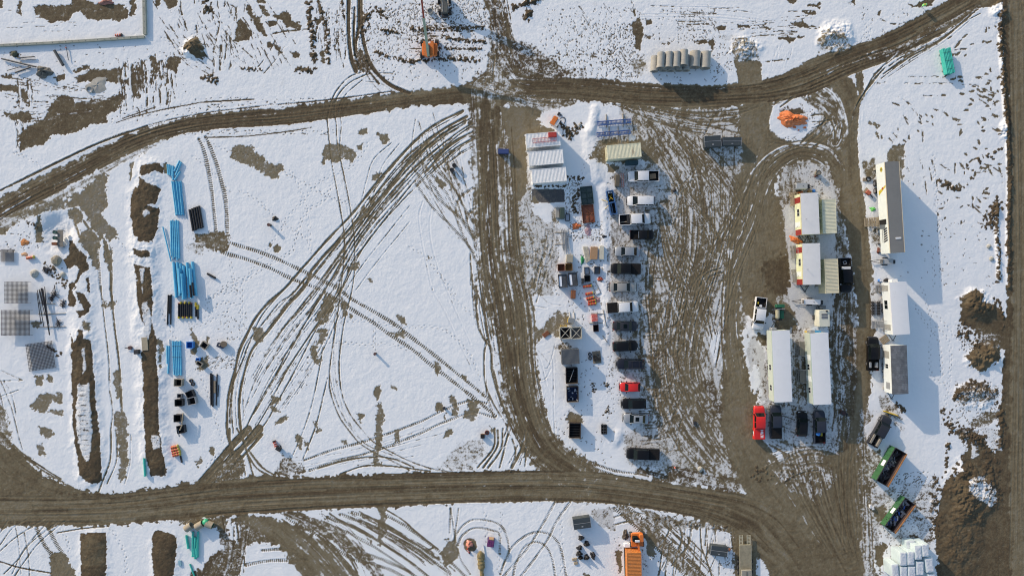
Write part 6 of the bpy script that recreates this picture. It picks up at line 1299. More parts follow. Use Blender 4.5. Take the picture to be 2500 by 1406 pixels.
# small orange excavator-like plate compactor by the containers
pc = thing('compact_loader', 'small orange machine with a white side and black hoses above the white containers', 'machine', at(1357, 296, 1.0), math.radians(58))
MB().rbox(-.75, .75, -.1, .75, .35, 1.1, .08).build('engine_cover', ORANGE, pc); MB().rbox(-.6, .6, -.65, -.12, .35, .95, .05).build('white_side', WHITE, pc)
for x in (-.5, .5):
    for s in (-1, 1): wheel(pc, x, s * .75, .25, .2)
MB().path([(.7, -.4, .6), (1.3, -.6, .3), (1.6, -1.0, .1), (1.2, -1.4, .05), (.3, -1.5, .05), (-.4, -1.9, .05), (-1.2, -2.3, .03)], .06, 6).build('hose', RUB, pc)
MB().box(1.3, 1.9, .1, .5, 0, .25).box(1.5, 1.7, -.3, .0, 0, .3).build('bucket', TRIM, pc)
# green tank trailer
gt_ = thing('tank_trailer', 'small green and cream tank trailer right of the down-facing white pickup', 'trailer', at(1906, 762, 1.3), math.radians(-90))
GRN = mat('dark_green_paint', (.02, .12, .06), .5, 0, .1, 2, 0, .15)
MB().rbox(-1.4, -.8, -.75, .75, .5, 1.3, .06).build('tool_box', GRN, gt_); MB().tube((-.4, -.45, 1.0), (.9, -.45, 1.0), .38, 16).sphere((.9, -.45, 1.0), .38, 1, 12, 6).build('tank', mat('cream_tank', (.4, .38, .26), .5), gt_)
MB().rbox(-.3, 1.2, .1, .75, .5, .9, .034).build('fender_box', GRN, gt_); MB().box(-.6, -.5, -.7, .8, 1.2, 1.35).build('crossbar', GALV, gt_); MB().box(-1.3, 1.5, -.6, .6, .38, .498).tube((1.5, 0, .45), (2.5, 0, .4), .05, 6).build('frame', TRIM, gt_)
for s in (-1, 1): wheel(gt_, 0, s * .85, .34, .22)
# ------------------------------------------------------------------ flatbed trailer with ramps
ft = thing('flatbed_trailer', 'long wooden deck flatbed trailer with two raised ramps at the bottom edge', 'trailer', at(1821, 1385, .9), math.radians(-89))
DW = mat('deck_planks', (.27, .24, .165), .85, 0, .2, 1.5, 0, .3, .2, (.33, .29, .2)); a = 4.0; b = 1.02
dk = MB()
for i in range(8): dk.box(-a, a, -b + i * .255, -b + i * .255 + .245, .84, .9)
dk.build('deck', DW, ft); MB().box(-a, a, -b - .1, -b, .7, .88).box(-a, a, b, b + .1, .7, .88).box(-a - .1, -a, -b, b, .6, .88).build('frame', mat('tan_steel', (.30, .28, .2), .6), ft)
for x in (-1.0, 0, 1.0):
    for s in (-1, 1): wheel(ft, x, s * (b + .22), .38, .24)
for s in (-1, 1):
    r_ = MB(); y = s * (b - .32)
    for q in (-.28, .28): r_.box(-a - 1.75, -a - .12, y + q - .05, y + q + .05, .55, .66)
    for i in range(7): r_.box(-a - 1.7 + i * .25, -a - 1.62 + i * .25, y - .23, y + .23, .57, .64)
    r_.build('ramp', mat('ramp_tan', (.42, .40, .30), .6), ft)
fb_ = thing('deck_box', 'pale boxed load across the flatbed trailer at the bottom edge', 'box', at(1823, 1402, 1.3) + Vector((0, 0, .93)), math.radians(-89))
MB().rbox(-.8, 1.6, -.9, .9, 0, .5, .05).build('casing', mat('grey_lumber', (.26, .25, .21)), fb_); MB().box(-.6, 1.4, -.05, .05, .501, .54).build('strap', TRIM, fb_)
# ------------------------------------------------------------------ green skips with scrap
def skip(label, cx, cy, Lp, Wp, deg, h, seed, fillc):
    t = thing('waste_skip', label, 'dumpster', at(cx, cy, h), math.radians(deg), 'green waste skips'); a, b = m_(Lp, h) / 2, m_(Wp, h) / 2
    GR = mat('skip_green', (.035, .125, .05), .6, 0, .15, 1.2, 0, .25, .2, (.05, .09, .04)); RI = mat('skip_inside', (.05, .035, .035), .8, 0, .3, 2, 0, .4, 0, (.12, .06, .04)); OR = mat('skip_rust_rim', (.34, .15, .05), .8, 0, .2, 2, 0, .2)
    MB().box(-a, a, -b, -b + .05, .2, h).box(-a, a, b - .05, b, .2, h).box(-a, -a + .05, -b + .05, b - .05, .2, h).box(a - .05, a, -b + .05, b - .05, .2, h).build('outer_walls', GR, t)
    for s in (-1, 1):
        for i in range(9):
            x = -a + .1 + i * (2 * a - .2) / 8; MB().box(x - .05, x + .05, s * (b + .05) - .048, s * (b + .05) + .048, .25, h - .1).build('rib', GR, t)
    MB().box(-a + .05, a - .05, -b + .05, -b + .07, .2, h - .02).box(-a + .05, a - .05, b - .07, b - .05, .2, h - .02).box(-a + .05, -a + .07, -b + .07, b - .07, .2, h - .02).box(a - .07, a - .05, -b + .07, b - .07, .2, h - .02).box(-a + .07, a - .07, -b + .07, b - .07, .2, .26).build('lining', RI, t)
    MB().box(-a, a, -b - .08, -b + .12, h + .001, h + .09).build('rim', OR, t); MB().box(-a, a, b - .08, b + .06, h + .001, h + .09).box(-a - .02, -a + .08, -b + .12, b - .08, h + .001, h + .088).box(a - .08, a + .02, -b + .12, b - .08, h + .001, h + .088).build('top_edge', TRIM, t)
    MB().box(-.55, .55, b + .101, b + .112, h * .45, h * .9).build('notice_plate', WL, t)
    for s in (-1, 1): MB().tube((s * a * .8, -b, .12), (s * a * .8, b, .12), .12, 8).build('roller', TRIM, t)
    rr = random.Random(seed)
    for mm, n, nmx in fillc:
        jb = MB()
        for _ in range(n):
            q = rr.uniform(.15, .6); R = Matrix.Translation((rr.uniform(-a + .5, a - .5), rr.uniform(-b + .4, b - .4), rr.uniform(.5, h * .62))) @ Matrix.Rotation(rr.uniform(0, 3), 4, 'Z') @ Matrix.Rotation(rr.uniform(-.6, .6), 4, 'X')
            jb.box(-q, q, -q * rr.uniform(.1, .6), q * .25, -.03, .05, T=R)
        jb.build(nmx, mm, t)['kind'] = 'stuff'
    return t
skip('green waste skip with pale wood scraps and an off-white notice, the upper one', 2177, 1140, 93, 32, 60, 2.1, 3, [(TRIM, 50, 'dark_scrap'), (STEEL, 24, 'metal_scrap'), (PALE, 16, 'wood_scrap')])
skip('green waste skip half full of grey and white rubbish, the lower one', 2198, 1258, 86, 31, 54, 1.8, 9, [(TRIM, 30, 'dark_scrap'), (GALV, 40, 'metal_scrap'), (WHITE, 10, 'white_scrap'), (mat('blue_scrap', (.05, .12, .4), .5), 10, 'blue_scrap')])
for i, (x, y) in enumerate(((2126, 1236), (2132, 1240))): crate('barrier_block', ('left' if i == 0 else 'right') + ' one of two small white blocks above the lower green skip', x, y, 5, 9, 8, .4, WHITE, cat='block')
# ------------------------------------------------------------------ wrapped insulation bundles
WR = mat('white_wrap', (.60, .64, .68), .4, 0, .06, 1.5, 0, 0, .6); WT = mat('aqua_wrap', (.50, .60, .62), .4, 0, .06, 1.5, 0, 0, .4)
BN = [(2206, 1364, 17, 33, 0, 3.0, 'left of the two centre front bundles, wrapped in white'), (2224.5, 1363, 17, 33, 0, 3.0, 'right of the two centre front bundles, wrapped in white'), (2242.5, 1348.5, 17, 34, 2, 3.1, 'second bundle from the right in the top row, creased white wrap'), (2260, 1343, 17, 31, 4, 3.1, 'rightmost bundle of the top row, creased white wrap'),
 (2186, 1393, 17, 32, 4, 2.9, 'tall bundle at the lower left of the stack'), (2207, 1400, 18, 33, 0, 2.85, 'bundle left of centre at the bottom edge'), (2226.5, 1399, 18, 33, 0, 2.85, 'bundle right of centre at the bottom edge'), (2246.5, 1387, 18, 33, 0, 2.85, 'bundle with an aqua rim right of the centre pair'), (2270, 1379, 19, 36, 8, 2.85, 'tilted bundle on the right side of the stack'), (2276, 1416, 18, 32, 4, 2.6, 'lowest right bundle cut by the bottom edge'), (2224, 1330, 22, 22, 4, 1.6, 'low aqua bundle in shade at the top of the stack')]
for cx, cy, w_, l_, dg, h, lab in BN:
    t = thing('wrapped_bundle', lab, 'insulation bundle', at(cx, cy, h), math.radians(dg), 'wrapped insulation bundles'); a, b = m_(w_, h) / 2, m_(l_, h) / 2
    o = MB().rbox(-a, a, -b, b, .12, h - .02, .06).build('wrapping', WT, t)
    vs = []; fs = []; nx_, ny_ = 9, 16; rr = random.Random(int(cx))
    for j in range(ny_):
        for i in range(nx_):
            e_ = min(i, nx_ - 1 - i, 1) * min(j, ny_ - 1 - j, 1)
            vs.append((-a + .03 + (2 * a - .06) * i / (nx_ - 1), -b + .03 + (2 * b - .06) * j / (ny_ - 1), h - .03 + e_ * (.03 + .09 * rr.random() ** 2)))
    for j in range(ny_ - 1):
        for i in range(nx_ - 1): fs.append((j * nx_ + i, j * nx_ + i + 1, (j + 1) * nx_ + i + 1, (j + 1) * nx_ + i))
    MB().add(vs, fs, True).build('top_sheet', WR, t)
    p = MB(); p.box(-a, a, -b + .1, -b + .2, 0, .12).box(-a, a, -.05, .05, 0, .12).box(-a, a, b - .2, b - .1, 0, .12); p.build('skids', WOOD, t)
# ------------------------------------------------------------------ concrete pipes
low = [(1600, 152, 15), (1622, 150, 0), (1641, 151, 0), (1659.5, 150, 0), (1678, 150, 0)]
ctop = [(1615.5, 145, 'upper concrete pipe, leftmost of the four stacked on top'), (1635, 144, 'upper concrete pipe, second from the left on top'), (1653.5, 143.5, 'upper concrete pipe, third from the left on top'), (1672, 138.5, 'upper concrete pipe set back, rightmost of the four on top')]
def cpipe(cx, cy, d, z, lab, L=2.75, rz=87):
    c = W(cx, cy, z + d / 2); o = MB(); o.ring((0, 0, 0), (1, 0, 0), d / 2, d / 2 - .13, L, 32); o.ring((-L / 2 + .18, 0, 0), (1, 0, 0), d / 2 + .05, d / 2 - .1, .36, 32)
    o.tube((.8, 0, d / 2 - .02), (.8, 0, d / 2 + .01), .05, 8); o.tube((-.7, 0, d / 2 - .02), (-.7, 0, d / 2 + .01), .05, 8)
    ob = o.build('concrete_pipe', CONC); ob.location = (c.x, c.y, z); ob.rotation_euler = (0, 0, math.radians(rz)); tag(ob, lab, 'concrete pipe', 'large concrete pipes')
for i, (x, y, _) in enumerate(low): cpipe(x, y + 2, 1.36, .72, ['ground level concrete pipe at the left end of the row', 'ground level concrete pipe under the first gap', 'ground level concrete pipe under the second gap', 'ground level concrete pipe under the third gap', 'ground level concrete pipe under the set back one'][i])
for x, y, lab in ctop: cpipe(x, y, 1.36, 1.90, lab)
cpipe(1700, 142, 1.9, 1.0, 'wide concrete pipe second from the right end', 2.85); cpipe(1726, 144, 1.75, .95, 'wide concrete pipe at the right end of the row', 2.95)
# ------------------------------------------------------------------ plastic pipes
def pset(nm, lab, rows, d, m, group, bell=True, cat='pipe', z=None):
    for p, q in rows: pipe(nm, lab, p, q, d, m, cat, group, z=z, bell=bell)
g = 'short blue pipes at the top of the line'
for p, q, lab in [((409, 401), (411, 427), 'leftmost short blue pipe at the top of the line'), ((413.5, 402), (415, 428), 'second short blue pipe from the left at the top'), ((418.5, 405), (420.6, 430), 'third short blue pipe from the left at the top'), ((422.5, 405), (422.5, 440), 'blue pipe reaching down between the slanting ones'), ((438.7, 392.7), (426, 419), 'upper slanting blue pipe, the left of the pair'), ((442.5, 396), (429, 428), 'upper slanting blue pipe, the right of the pair'), ((439.7, 419), (427, 440), 'lower slanting short blue pipe')]: pipe('blue_pipe', lab, p, q, .34, BLUEP, 'pipe', g)
for i in range(7): pipe('blue_pipe', 'blue pipe in the upper bundle of seven left of the black pipes', (419.5 + i * 3.6, 442 + (i % 3)), (430 + i * 3.1, 526 - (i % 2) * 2), .25, BLUEP, 'pipe', 'upper bundle of seven blue pipes', z=.13 + .12 * (i % 2))
for i in range(5): pipe('blue_pipe', 'blue pipe in the second bundle of five with one leaning apart', (417 + i * 4.4, 539 - (i % 2) * 2), (419 + i * 4.7, 625 + (i * 7) % 11), .30, BLUEP, 'pipe', 'second bundle of five blue pipes')
pipe('blue_pipe', 'single blue pipe leaning away left of the second bundle', (397.5, 554), (417.5, 638), .24, BLUEP, 'pipe', z=.2)
pipe('white_pipe', 'thin white pipe right of the upper blue bundle', (445.7, 472), (454.6, 532), .12, WHITE, 'pipe', bell=False)
B4 = [((424, 640), (431, 727)), ((433, 640), (440, 722)), ((441.5, 643), (445, 702)), ((448.5, 648), (453, 730)), ((457, 641), (463, 726)), ((470, 639), (478.5, 722))]
for p, q in B4: pipe('blue_pipe', 'thick blue pipe on the ground of the largest blue pile', p, q, .52, BLUEP, 'pipe', 'largest pile of blue pipes')
for p, q, lab in [((437, 655), (441, 716), 'blue pipe on top of the largest pile at its left'), ((444, 668), (448, 731), 'blue pipe on top of the largest pile in the middle, sticking out low'), ((464, 655), (469, 728), 'blue pipe on top of the largest pile toward its right')]: pipe('blue_pipe', lab, p, q, .50, BLUEP, 'pipe', 'largest pile of blue pipes', z=.72)
pset('black_pipe', 'black pipe lying on the largest blue pile', [((464, 696), (467, 726)), ((470, 690), (473, 722))], .34, BLKP, 'black pipes on the largest blue pile', z=1.15)
for i in range(5): pipe('blue_pipe', 'blue pipe in the strapped bundle of five above the square tank', (422 + i * 4.5, 832 + (i % 2)), (425.5 + i * 4.2, 915 + (i % 3)), .31, BLUEP, 'pipe', 'strapped bundle of five blue pipes')
for y in (845, 872):
    c = W(432, y, .33); o = MB().box(-.85, .85, -.03, .03, 0, .02).build('strap', TRIM); o.location = (c.x, c.y, .36); tag(o, ('upper' if y == 845 else 'lower') + ' dark strap across the strapped blue pipes', 'strap')
for p, q, lab in [((408, 844), (408.5, 888), 'short blue pipe left of the strapped bundle'), ((413, 844), (410.6, 912), 'long blue pipe just left of the strapped bundle')]: pipe('blue_pipe', lab, p, q, .3, BLUEP, 'pipe')
pipe('white_pipe', 'short white pipe above the loose blue pair', (413, 828), (414, 842), .2, WHITE, bell=False)
for i, (p, q) in enumerate([((463, 512), (472, 564)), ((469, 509.5), (478, 562)), ((474.6, 507), (483.5, 559)), ((480.3, 505), (489.5, 558)), ((486, 503), (494.5, 556))]): pipe('black_pipe', 'black pipe in the slanted bundle of five on the snow', p, q, .42, BLKP, 'pipe', 'slanted bundle of five black pipes')
pset('black_pipe', 'long thin black pipe standing apart from the yellow ended posts', [((411, 720), (408.5, 793)), ((418, 719), (416.5, 792))], .24, BLKP, 'two long black pipes', bell=False)
pipe('black_pipe', 'shorter black pipe between the two long thin ones', (414.5, 721), (413.5, 766), .3, BLKP, bell=False)
pset('black_pipe', 'long black pipe of the close pair beside the tyre track', [((514.5, 911), (515.5, 989)), ((519, 914), (519.5, 992))], .3, BLKP, 'close pair of long black pipes', bell=False)
pipe('black_pipe', 'single black pipe right of the close pair', (530, 913), (528, 989), .22, BLKP, bell=False); pipe('black_pipe', 'shortest black pipe beside the tyre track', (534, 939.5), (532, 968), .14, BLKP, bell=False)
crate('tool_crate', 'narrow brown and grey crate between the long black pipes', 524, 945, 5, 29, 0, .35, mat('brown_grey', (.22, .18, .13), .7), cat='crate')
pipe('black_pipe', 'short black pipe alone on the open snow field', (506, 668), (526, 679), .4, BLKP, bell=False)
for i in range(7):
    x = 436 + i * 5.1; y0 = 738 + (i * 5) % 7; up = i % 2
    o = thing('barrier_post', 'black post with yellow ends in the bundle below the largest blue pile', 'post', at(x, 757, .3), math.radians(90 if up else -90), 'bundle of yellow ended posts')
    MB().tube((-1.15, 0, .2), (1.15, 0, .2), .17, 12).build('post', BLKP, o); MB().tube((1.151, 0, .2), (1.52, 0, .2), .21, 12).build('yellow_end', mat('yellow_plastic', (.5, .45, .03)), o)
    MB().tube((-1.3, 0, .2), (-1.151, 0, .2), .19, 12).build('end_cap', mat('red_cap', (.3, .05, .03), .5) if i % 3 == 0 else BLKP, o)
for x, y, lab in ((478, 757, 'black post with a yellow end, left of the separate pair'), (483, 763, 'black post with a yellow end, right of the separate pair')):
    o = thing('barrier_post', lab, 'post', at(x, y, .2), math.radians(91)); MB().tube((-1.2, 0, .18), (.6, 0, .18), .15, 12).build('post', BLKP, o); MB().tube((.601, 0, .18), (1.4, 0, .18), .19, 12).build('yellow_end', mat('yellow_plastic', (.5, .45, .03)), o)
pipe('teal_pipe', 'single teal pipe beside the end of the spoil ridge', (352, 1118), (354.6, 1162), .42, TEAL, z=.25)
for p, q, lab in [((454.8, 1306), (460, 1338), 'short teal pipe left of the teal pile'), ((471, 1297), (471, 1358), 'leftmost teal pipe of the pile'), ((477.5, 1310), (474, 1357), 'slanting teal pipe in the pile'), ((483.5, 1297), (482, 1359), 'rightmost teal pipe of the pile'), ((480, 1337), (477, 1363), 'short teal pipe at the low end of the pile'), ((463.7, 1376), (477, 1412), 'thin teal pipe running off the bottom edge')]: pipe('teal_pipe', lab, p, q, .42 if 'thin' not in lab else .28, TEAL, group='teal pipes by the manhole rings')
# strapped teal pack at the top right
tc_ = W(2317, 148, 1.2); td = math.radians(-79.5)
for ly in range(4):
    for i in range(6):
        o = MB(); o.ring((0, 0, 0), (1, 0, 0), .125, .108, 4.6, 12); ob = o.build('teal_pipe', TEAL); v = Matrix.Rotation(td, 4, 'Z') @ Vector((((i // 2) % 2) * .12, -.66 + i * .262, 0)); ob.location = (tc_.x + v.x, tc_.y + v.y, .28 + ly * .262 + (.04 if (i // 2) == 1 else 0)); ob.rotation_euler = (0, 0, td)
        tag(ob, 'teal pipe in the strapped pack lying alone on the snow at upper right', 'pipe', 'strapped pack of teal pipes')
for k in (-1.5, 0, 1.5):
    v = Matrix.Rotation(td, 4, 'Z') @ Vector((k, 0, 0)); o = MB().box(-.05, .05, -.9, .9, 0, .13).build('timber_bearer', WOOD); o.location = (tc_.x + v.x, tc_.y + v.y, .02); o.rotation_euler = (0, 0, td); tag(o, {-1.5: 'upper', 0: 'middle', 1.5: 'lower'}[k] + ' timber bearer under the strapped teal pipes', 'timber')
    o = MB().box(-.02, .02, -.82, .82, 0, .02).build('strap', TRIM); o.location = (tc_.x + v.x, tc_.y + v.y, 1.24); o.rotation_euler = (0, 0, td); tag(o, {-1.5: 'upper', 0: 'middle', 1.5: 'lower'}[k] + ' dark strap over the teal pipe pack', 'strap')
# ------------------------------------------------------------------ boxes, skips and racks
BX = mat('bin_grey', (.055, .066, .07), .5, .2, .1, 1.2, 0, .15, 0, (.2, .2, .19))
def job_box(label, cx, cy, Lp, Wp, deg, h, m=BX, up=True):
    t = thing('job_box', label, 'storage bin', at(cx, cy, h), math.radians(deg), 'grey steel storage bins'); a, b = m_(Lp, h) / 2, m_(Wp, h) / 2
    MB().rbox(-a, a, -b, b, .15, h * .9, .04).build('body', m, t)
    for s in (-1, 1): MB().rbox(-a + .02, a - .02, min(s * .03, s * b), max(s * .03, s * b), h * .9 + .003, h, .03).build('lid', m, t)
    MB().box(-a - .03, a + .03, -.03, .03, h * .9 + .004, h + .03).box(-a - .03, -a + .03, -b, b, h + .001, h + .04).box(a - .03, a + .03, -b, b, h + .001, h + .04).build('edging', GALV, t)
    MB().box(-.15, .15, -b * .7, -b * .5, h + .003, h + .05).build('handle', GALV, t); MB().box(-a + .1, -a + .3, -b + .1, b - .1, 0, .148).box(a - .3, a - .1, -b + .1, b - .1, 0, .148).build('skids', TRIM, t)
job_box('dark grey steel bin, left of the pair left of the mud lane', 1740.5, 345, 40, 27, 4, 1.5); job_box('dark grey steel bin with bright edges, right of the pair left of the mud lane', 1788, 345, 46, 20, 0, 1.35)
job_box('large grey steel bin above the heap of black bags', 1421, 1277, 42, 26, 8, 1.6); job_box('grey slatted steel bin beside the crouching worker', 1756, 1345, 41, 24, -7, 1.3)
crate('small_skip', 'small navy blue skip alone on the mud left of the white containers', 1229, 369, 26, 11, -1, 1.1, mat('navy_bin', (.035, .06, .18), .5, 0, .1, 2, 0, .15), cat='skip')
crate('lumber_crate', 'brown crate with a ladder against it left of the topmost white pickup', 1508, 441, 10, 28, -3, .9, mat('olive_brown', (.10, .085, .06), .7, 0, .2, 2, 0, .3), cat='crate')
ld = thing('ladder', 'short orange ladder leaning beside the brown crate', 'ladder', at(1520, 440, .7), math.radians(91)); z = .55
o = MB(); lattice(o, -1.2, 1.2, -.22, .22, z, .04, 7); o.build('rails_and_rungs', mat('orange_fibreglass', (.5, .13, .07), .5), ld)
ld = thing('ladder', 'grey ladder poking out above the brown crate', 'ladder', at(1518, 422, .4), math.radians(91)); o = MB(); lattice(o, -.6, .7, -.18, .18, .3, .025, 4); o.build('rails_and_rungs', GALV, ld)
crate('steel_box', 'dark teal steel box tucked under the cream container', 1543, 397, 30, 11, 3, 1.0, mat('dark_teal', (.02, .055, .07), .5), cat='box')
# green and rust frames lying flat
def panel(label, cx, cy, Lp, Wp, deg, m, fm, n=3, h=.5):
    t = thing('formwork_panel', label, 'steel panel', at(cx, cy, h), math.radians(deg), 'formwork panels'); a, b = m_(Lp, h) / 2, m_(Wp, h) / 2
    MB().box(-a, a, -b, b, .12, .2).build('sheet', m, t); f = MB().box(-a - .05, a + .05, -b - .06, -b, .1, h).box(-a - .05, a + .05, b, b + .06, .1, h).box(-a - .06, -a, -b, b, .1, h).box(a, a + .06, -b, b, .1, h)
    for i in range(1, n): x = -a + 2 * a * i / n; f.box(x - .04, x + .04, -b, b, .201, .3)
    f.box(-a, a, -.04, .04, .201, .305); f.tube((-a, -b, .5), (a / 3, b, .5), .05, 5); f.tube((a, -b, .5), (-a / 6, b, .5), .05, 5); f.build('frame', fm, t)
panel('dark green framed steel panel lying on the snow', 1433, 477, 42, 28, -84, mat('green_sheet', (.06, .085, .08), .6), mat('green_frame', (.015, .04, .032), .6))
panel('rust red framed steel panel below the green one', 1436, 522, 42, 28, -84, mat('rust_sheet', (.24, .075, .04), .8, 0, .25, 2, 0, .2), RUST, 2)
o = tarp('net_heap', 'orange safety netting heaped beside the rust panel', 1407, 552, .8, .6, .3, mat('orange_net', (.6, .16, .05), .7), seed=4); tarp('net_heap', 'faded pink netting on trampled snow below the rust panel', 1436, 562, .6, 1.2, .15, mat('pink_net', (.42, .28, .30), .8), seed=5)
sled = thing('pump_skid', 'blue skid with yellow braces and pumps beside the white minivan', 'skid', at(1494, 494, 1.0), math.radians(-79)); BS = mat('blue_steel', (.05, .13, .30), .5, 0, .15, 2, 0, .2)
MB().box(-2.2, 2.2, -.65, -.5, .1, .9).box(-2.2, 2.2, .5, .65, .1, .9).box(-2.2, -2.05, -.5, .5, .1, .9).box(2.05, 2.2, -.5, .5, .1, .9).box(-.1, .1, -.5, .5, .1, .9).build('frame', BS, sled); MB().box(-2.05, 2.05, -.5, .5, .12, .2).build('floor', HOLE, sled)
MB().tube((-1.5, -.3, .3), (-.5, .3, .8), .05, 6).tube((-1.5, .3, .3), (-.5, -.3, .8), .05, 6).tube((-.2, -.6, .7), (-.9, -1.6, .1), .05, 6).tube((.4, -.6, .7), (1.0, -1.5, .1), .05, 6).build('yellow_brace', YEL, sled)
MB().tube((-1.85, -.2, .2), (-1.85, -.2, .8), .16, 10).tube((-1.8, .25, .2), (-1.8, .25, .7), .14, 10).build('pump', WHITE, sled)
o = MB(); lattice(o, .2, 2.1, -.45, -.15, .93, .025, 8); o.build('pipe_rack', BS, sled)
# small dark green box, tray, posts
crate('green_box', 'narrow dark green box left of the black tray', 1373, 520, 11, 27, 0, 1.1, mat('forest_box', (.035, .06, .05), .6), cat='box'); crate('snowy_tray', 'black tray filled with snow right of the narrow green box', 1386, 531, 10, 17, -3, .4, TRIM, 'open', inside=SNOW, cat='tray'); crate('grey_box', 'low snow dusted grey box left of the narrow green box', 1361, 519, 10, 26, 0, .5, mat('snowy_box', (.33, .32, .29), .8, 0, .2, 3), cat='box')
for i in range(9): pipe('steel_post', 'long grey steel post in the loose bundle by the haul track', (1369 + i * 2.1, 556 + (i * 5) % 9), (1373 + i * 1.9 + (i % 3), 606 + (i * 7) % 16), .1, STEEL if i % 2 else GALV, 'post', 'loose bundle of steel posts', z=.15 + .08 * (i % 3), bell=False)
for y in (568, 597): 
    o = MB().box(-.9, .9, -.07, .07, 0, .12).build('timber_bearer', WOOD); o.location = at(1366, y); tag(o, ('upper' if y < 580 else 'lower') + ' timber under the loose steel posts', 'timber')
pk = thing('lumber_pack', 'pale lumber boards stacked left of the plywood box', 'lumber', at(1433, 621, .4), math.radians(-79), 'lumber and sheets')
for i in range(5): MB().box(-1.5 + .04 * i, 1.5 - .08 * i, -.45 + i * .18, -.30 + i * .18, .05, .38 + .03 * (i % 2)).build('board', PALE, pk)
crate('plywood_box', 'flat brown plywood box beside the pale lumber', 1450.5, 618, 17, 31, -2, .6, mat('cardboard_brown', (.36, .22, .12), .8), cat='box'); crate('pale_board_box', 'narrow snow covered box right of the plywood box', 1469, 617, 11, 33, 0, .4, mat('pale_board', (.55, .52, .42), .8), cat='box', fill=None)
o = tarp('green_strap_heap', 'green straps and dark rods in a heap left of the lumber', 1422, 635, .35, .8, .25, mat('green_webbing', (.03, .25, .10), .7), seed=8)
crate('rust_crate', 'rust red open crate at the left of the small crates', 1370, 653, 16, 16, 2, .7, RUST, 'open', inside=RUST); crate('rust_crate', 'brown and yellow crate right of the rust red one', 1389, 652, 16, 17, 2, .7, mat('ochre_rust', (.20, .11, .03), .8, 0, .4, 3), 'open', inside=mat('ochre_rust', (.2, .11, .03)))
crate('beige_crate', 'beige lidded crate above the brown and yellow one', 1391, 631, 16, 19, -4, .8, mat('beige_lid', (.34, .31, .24), .8, 0, .1, 2, 0, .2))
for cx, cy, dg, lab in ((1374, 686, 4, 'snow dusted black slatted rack, left of the pair'), (1399, 682, 6, 'snow dusted black slatted rack, right of the pair')):
    t, a, b = crate('slatted_rack', lab, cx, cy, 20, 32, dg, .9, TRIM, 'open', cat='rack', group='slatted racks')
    s_ = MB(); w_ = MB()
    for i in range(14): y = -b + .1 + i * (2 * b - .2) / 13; s_.box(-a + .07, a - .07, y - .04, y + .04, .75, .82)
    s_.build('slats', STEEL, t); w_.box(-a + .1, -a + .55, -b + .2, b - .3, .822, .86).build('snow_patch', SNOW, t)
crate('rust_box', 'upright rust box with a pale stripe below the racks', 1400, 719, 11, 21, -2, 1.1, RUST, cat='box')
for cx, cy, w_, l_, dg, lab, mm in ((1433, 661, 12, 17, 3, 'snow dusted dark bin above the black cube bin', SNOW), (1458, 660, 13, 17, 0, 'snow dusted dark bin right of the upper one', STEEL), (1434, 680, 14, 15, 3, 'black cube bin beside the narrow black case', HOLE)):
    crate('open_bin', lab, cx, cy, w_, l_, dg, .6, TRIM, 'open', inside=mm, cat='bin')
crate('black_case', 'narrow upright black case left of the black cube bin', 1423, 686, 5, 13, -3, .6, TRIM, cat='case')
def drum_roll(label, cx, cy, L, deg, r=.26, caps=True, group=None, z=0):
    t = thing('traffic_drum', label, 'traffic drum', at(cx, cy, .4) + Vector((0, 0, z)), math.radians(deg), group); OD = mat('drum_red_orange', (.50, .07, .03), .5, 0, .1, 2, 0, .1)
    MB().tube((-L / 2, 0, r), (L / 2, 0, r), r, 14, r * .85).build('barrel', OD, t); b = MB()
    for x in (-L * .22, L * .15): b.tube((x - .04, 0, r), (x + .04, 0, r), r * 1.02, 14)
    b.build('reflective_band', mat('drum_band', (.5, .30, .06), .5) if caps else WHITE, t); MB().tube((L / 2, 0, r), (L / 2 + .16, 0, r), r * 1.1, 14).build('base', mat('drum_yellow', (.42, .34, .05), .5) if caps else TRIM, t)
for cx, cy, L, dg, lab in [(1433, 699, 1.4, 6, 'orange and yellow traffic drum lying alone right of the racks'), (1438, 717, 1.25, 12, 'uppermost of the orange drums piled by the pallet frame'), (1440, 728, 1.25, 14, 'second of the piled orange drums'), (1444, 735, 1.2, 12, 'third of the piled orange drums, snow on it'), (1445, 742, 1.3, 8, 'lowest of the piled orange drums')]: drum_roll(lab, cx, cy, L, dg, group='orange traffic drums')
for cx, cy, L, dg, lab in [(425, 1091, 1.1, 14, 'topmost of the red and yellow drums by the ridge'), (427, 1098, 1.2, 14, 'second of the red and yellow drums by the ridge'), (429, 1104.5, 1.3, 16, 'third of the red and yellow drums by the ridge'), (430, 1110, 1.2, 14, 'lowest of the red and yellow drums by the ridge')]: drum_roll(lab, cx, cy, L, dg, .3, group='red and yellow drums')
drum_roll('red and yellow drum in a tangle of orange rope', 72, 629, 1.2, 10); drum_roll('orange drum beside the low concrete wall', 288, 86, 1.0, 5, caps=False)
crate('dark_rod_box', 'black bar lying below the red and yellow drums', 442, 1121, 4, 16, 12, .2, TRIM, cat='bar')
o = tarp('orange_bag', 'crumpled orange bags above the pallet frame', 1466, 681, .6, .4, .4, mat('orange_bag', (.6, .12, .06), .6), seed=12); o = tarp('pink_sheet', 'faded pink plastic sheet right of the piled drums', 1457, 732, .6, .7, .2, mat('pink_sheet', (.5, .28, .26), .7), seed=13)
crate('red_sack', 'red and white mottled sack on the snow left of the wheel lane', 1452, 776, 14, 18, 3, .6, mat('red_sack', (.5, .10, .08), .7, 0, .3, 3, 0, .45, 0, (.65, .6, .58)), cat='sack'); crate('black_bin', 'black open bin below the red and white sack', 1455, 801, 12, 16, 3, .7, mat('maroon_black', (.03, .012, .014), .6), 'open', cat='bin')
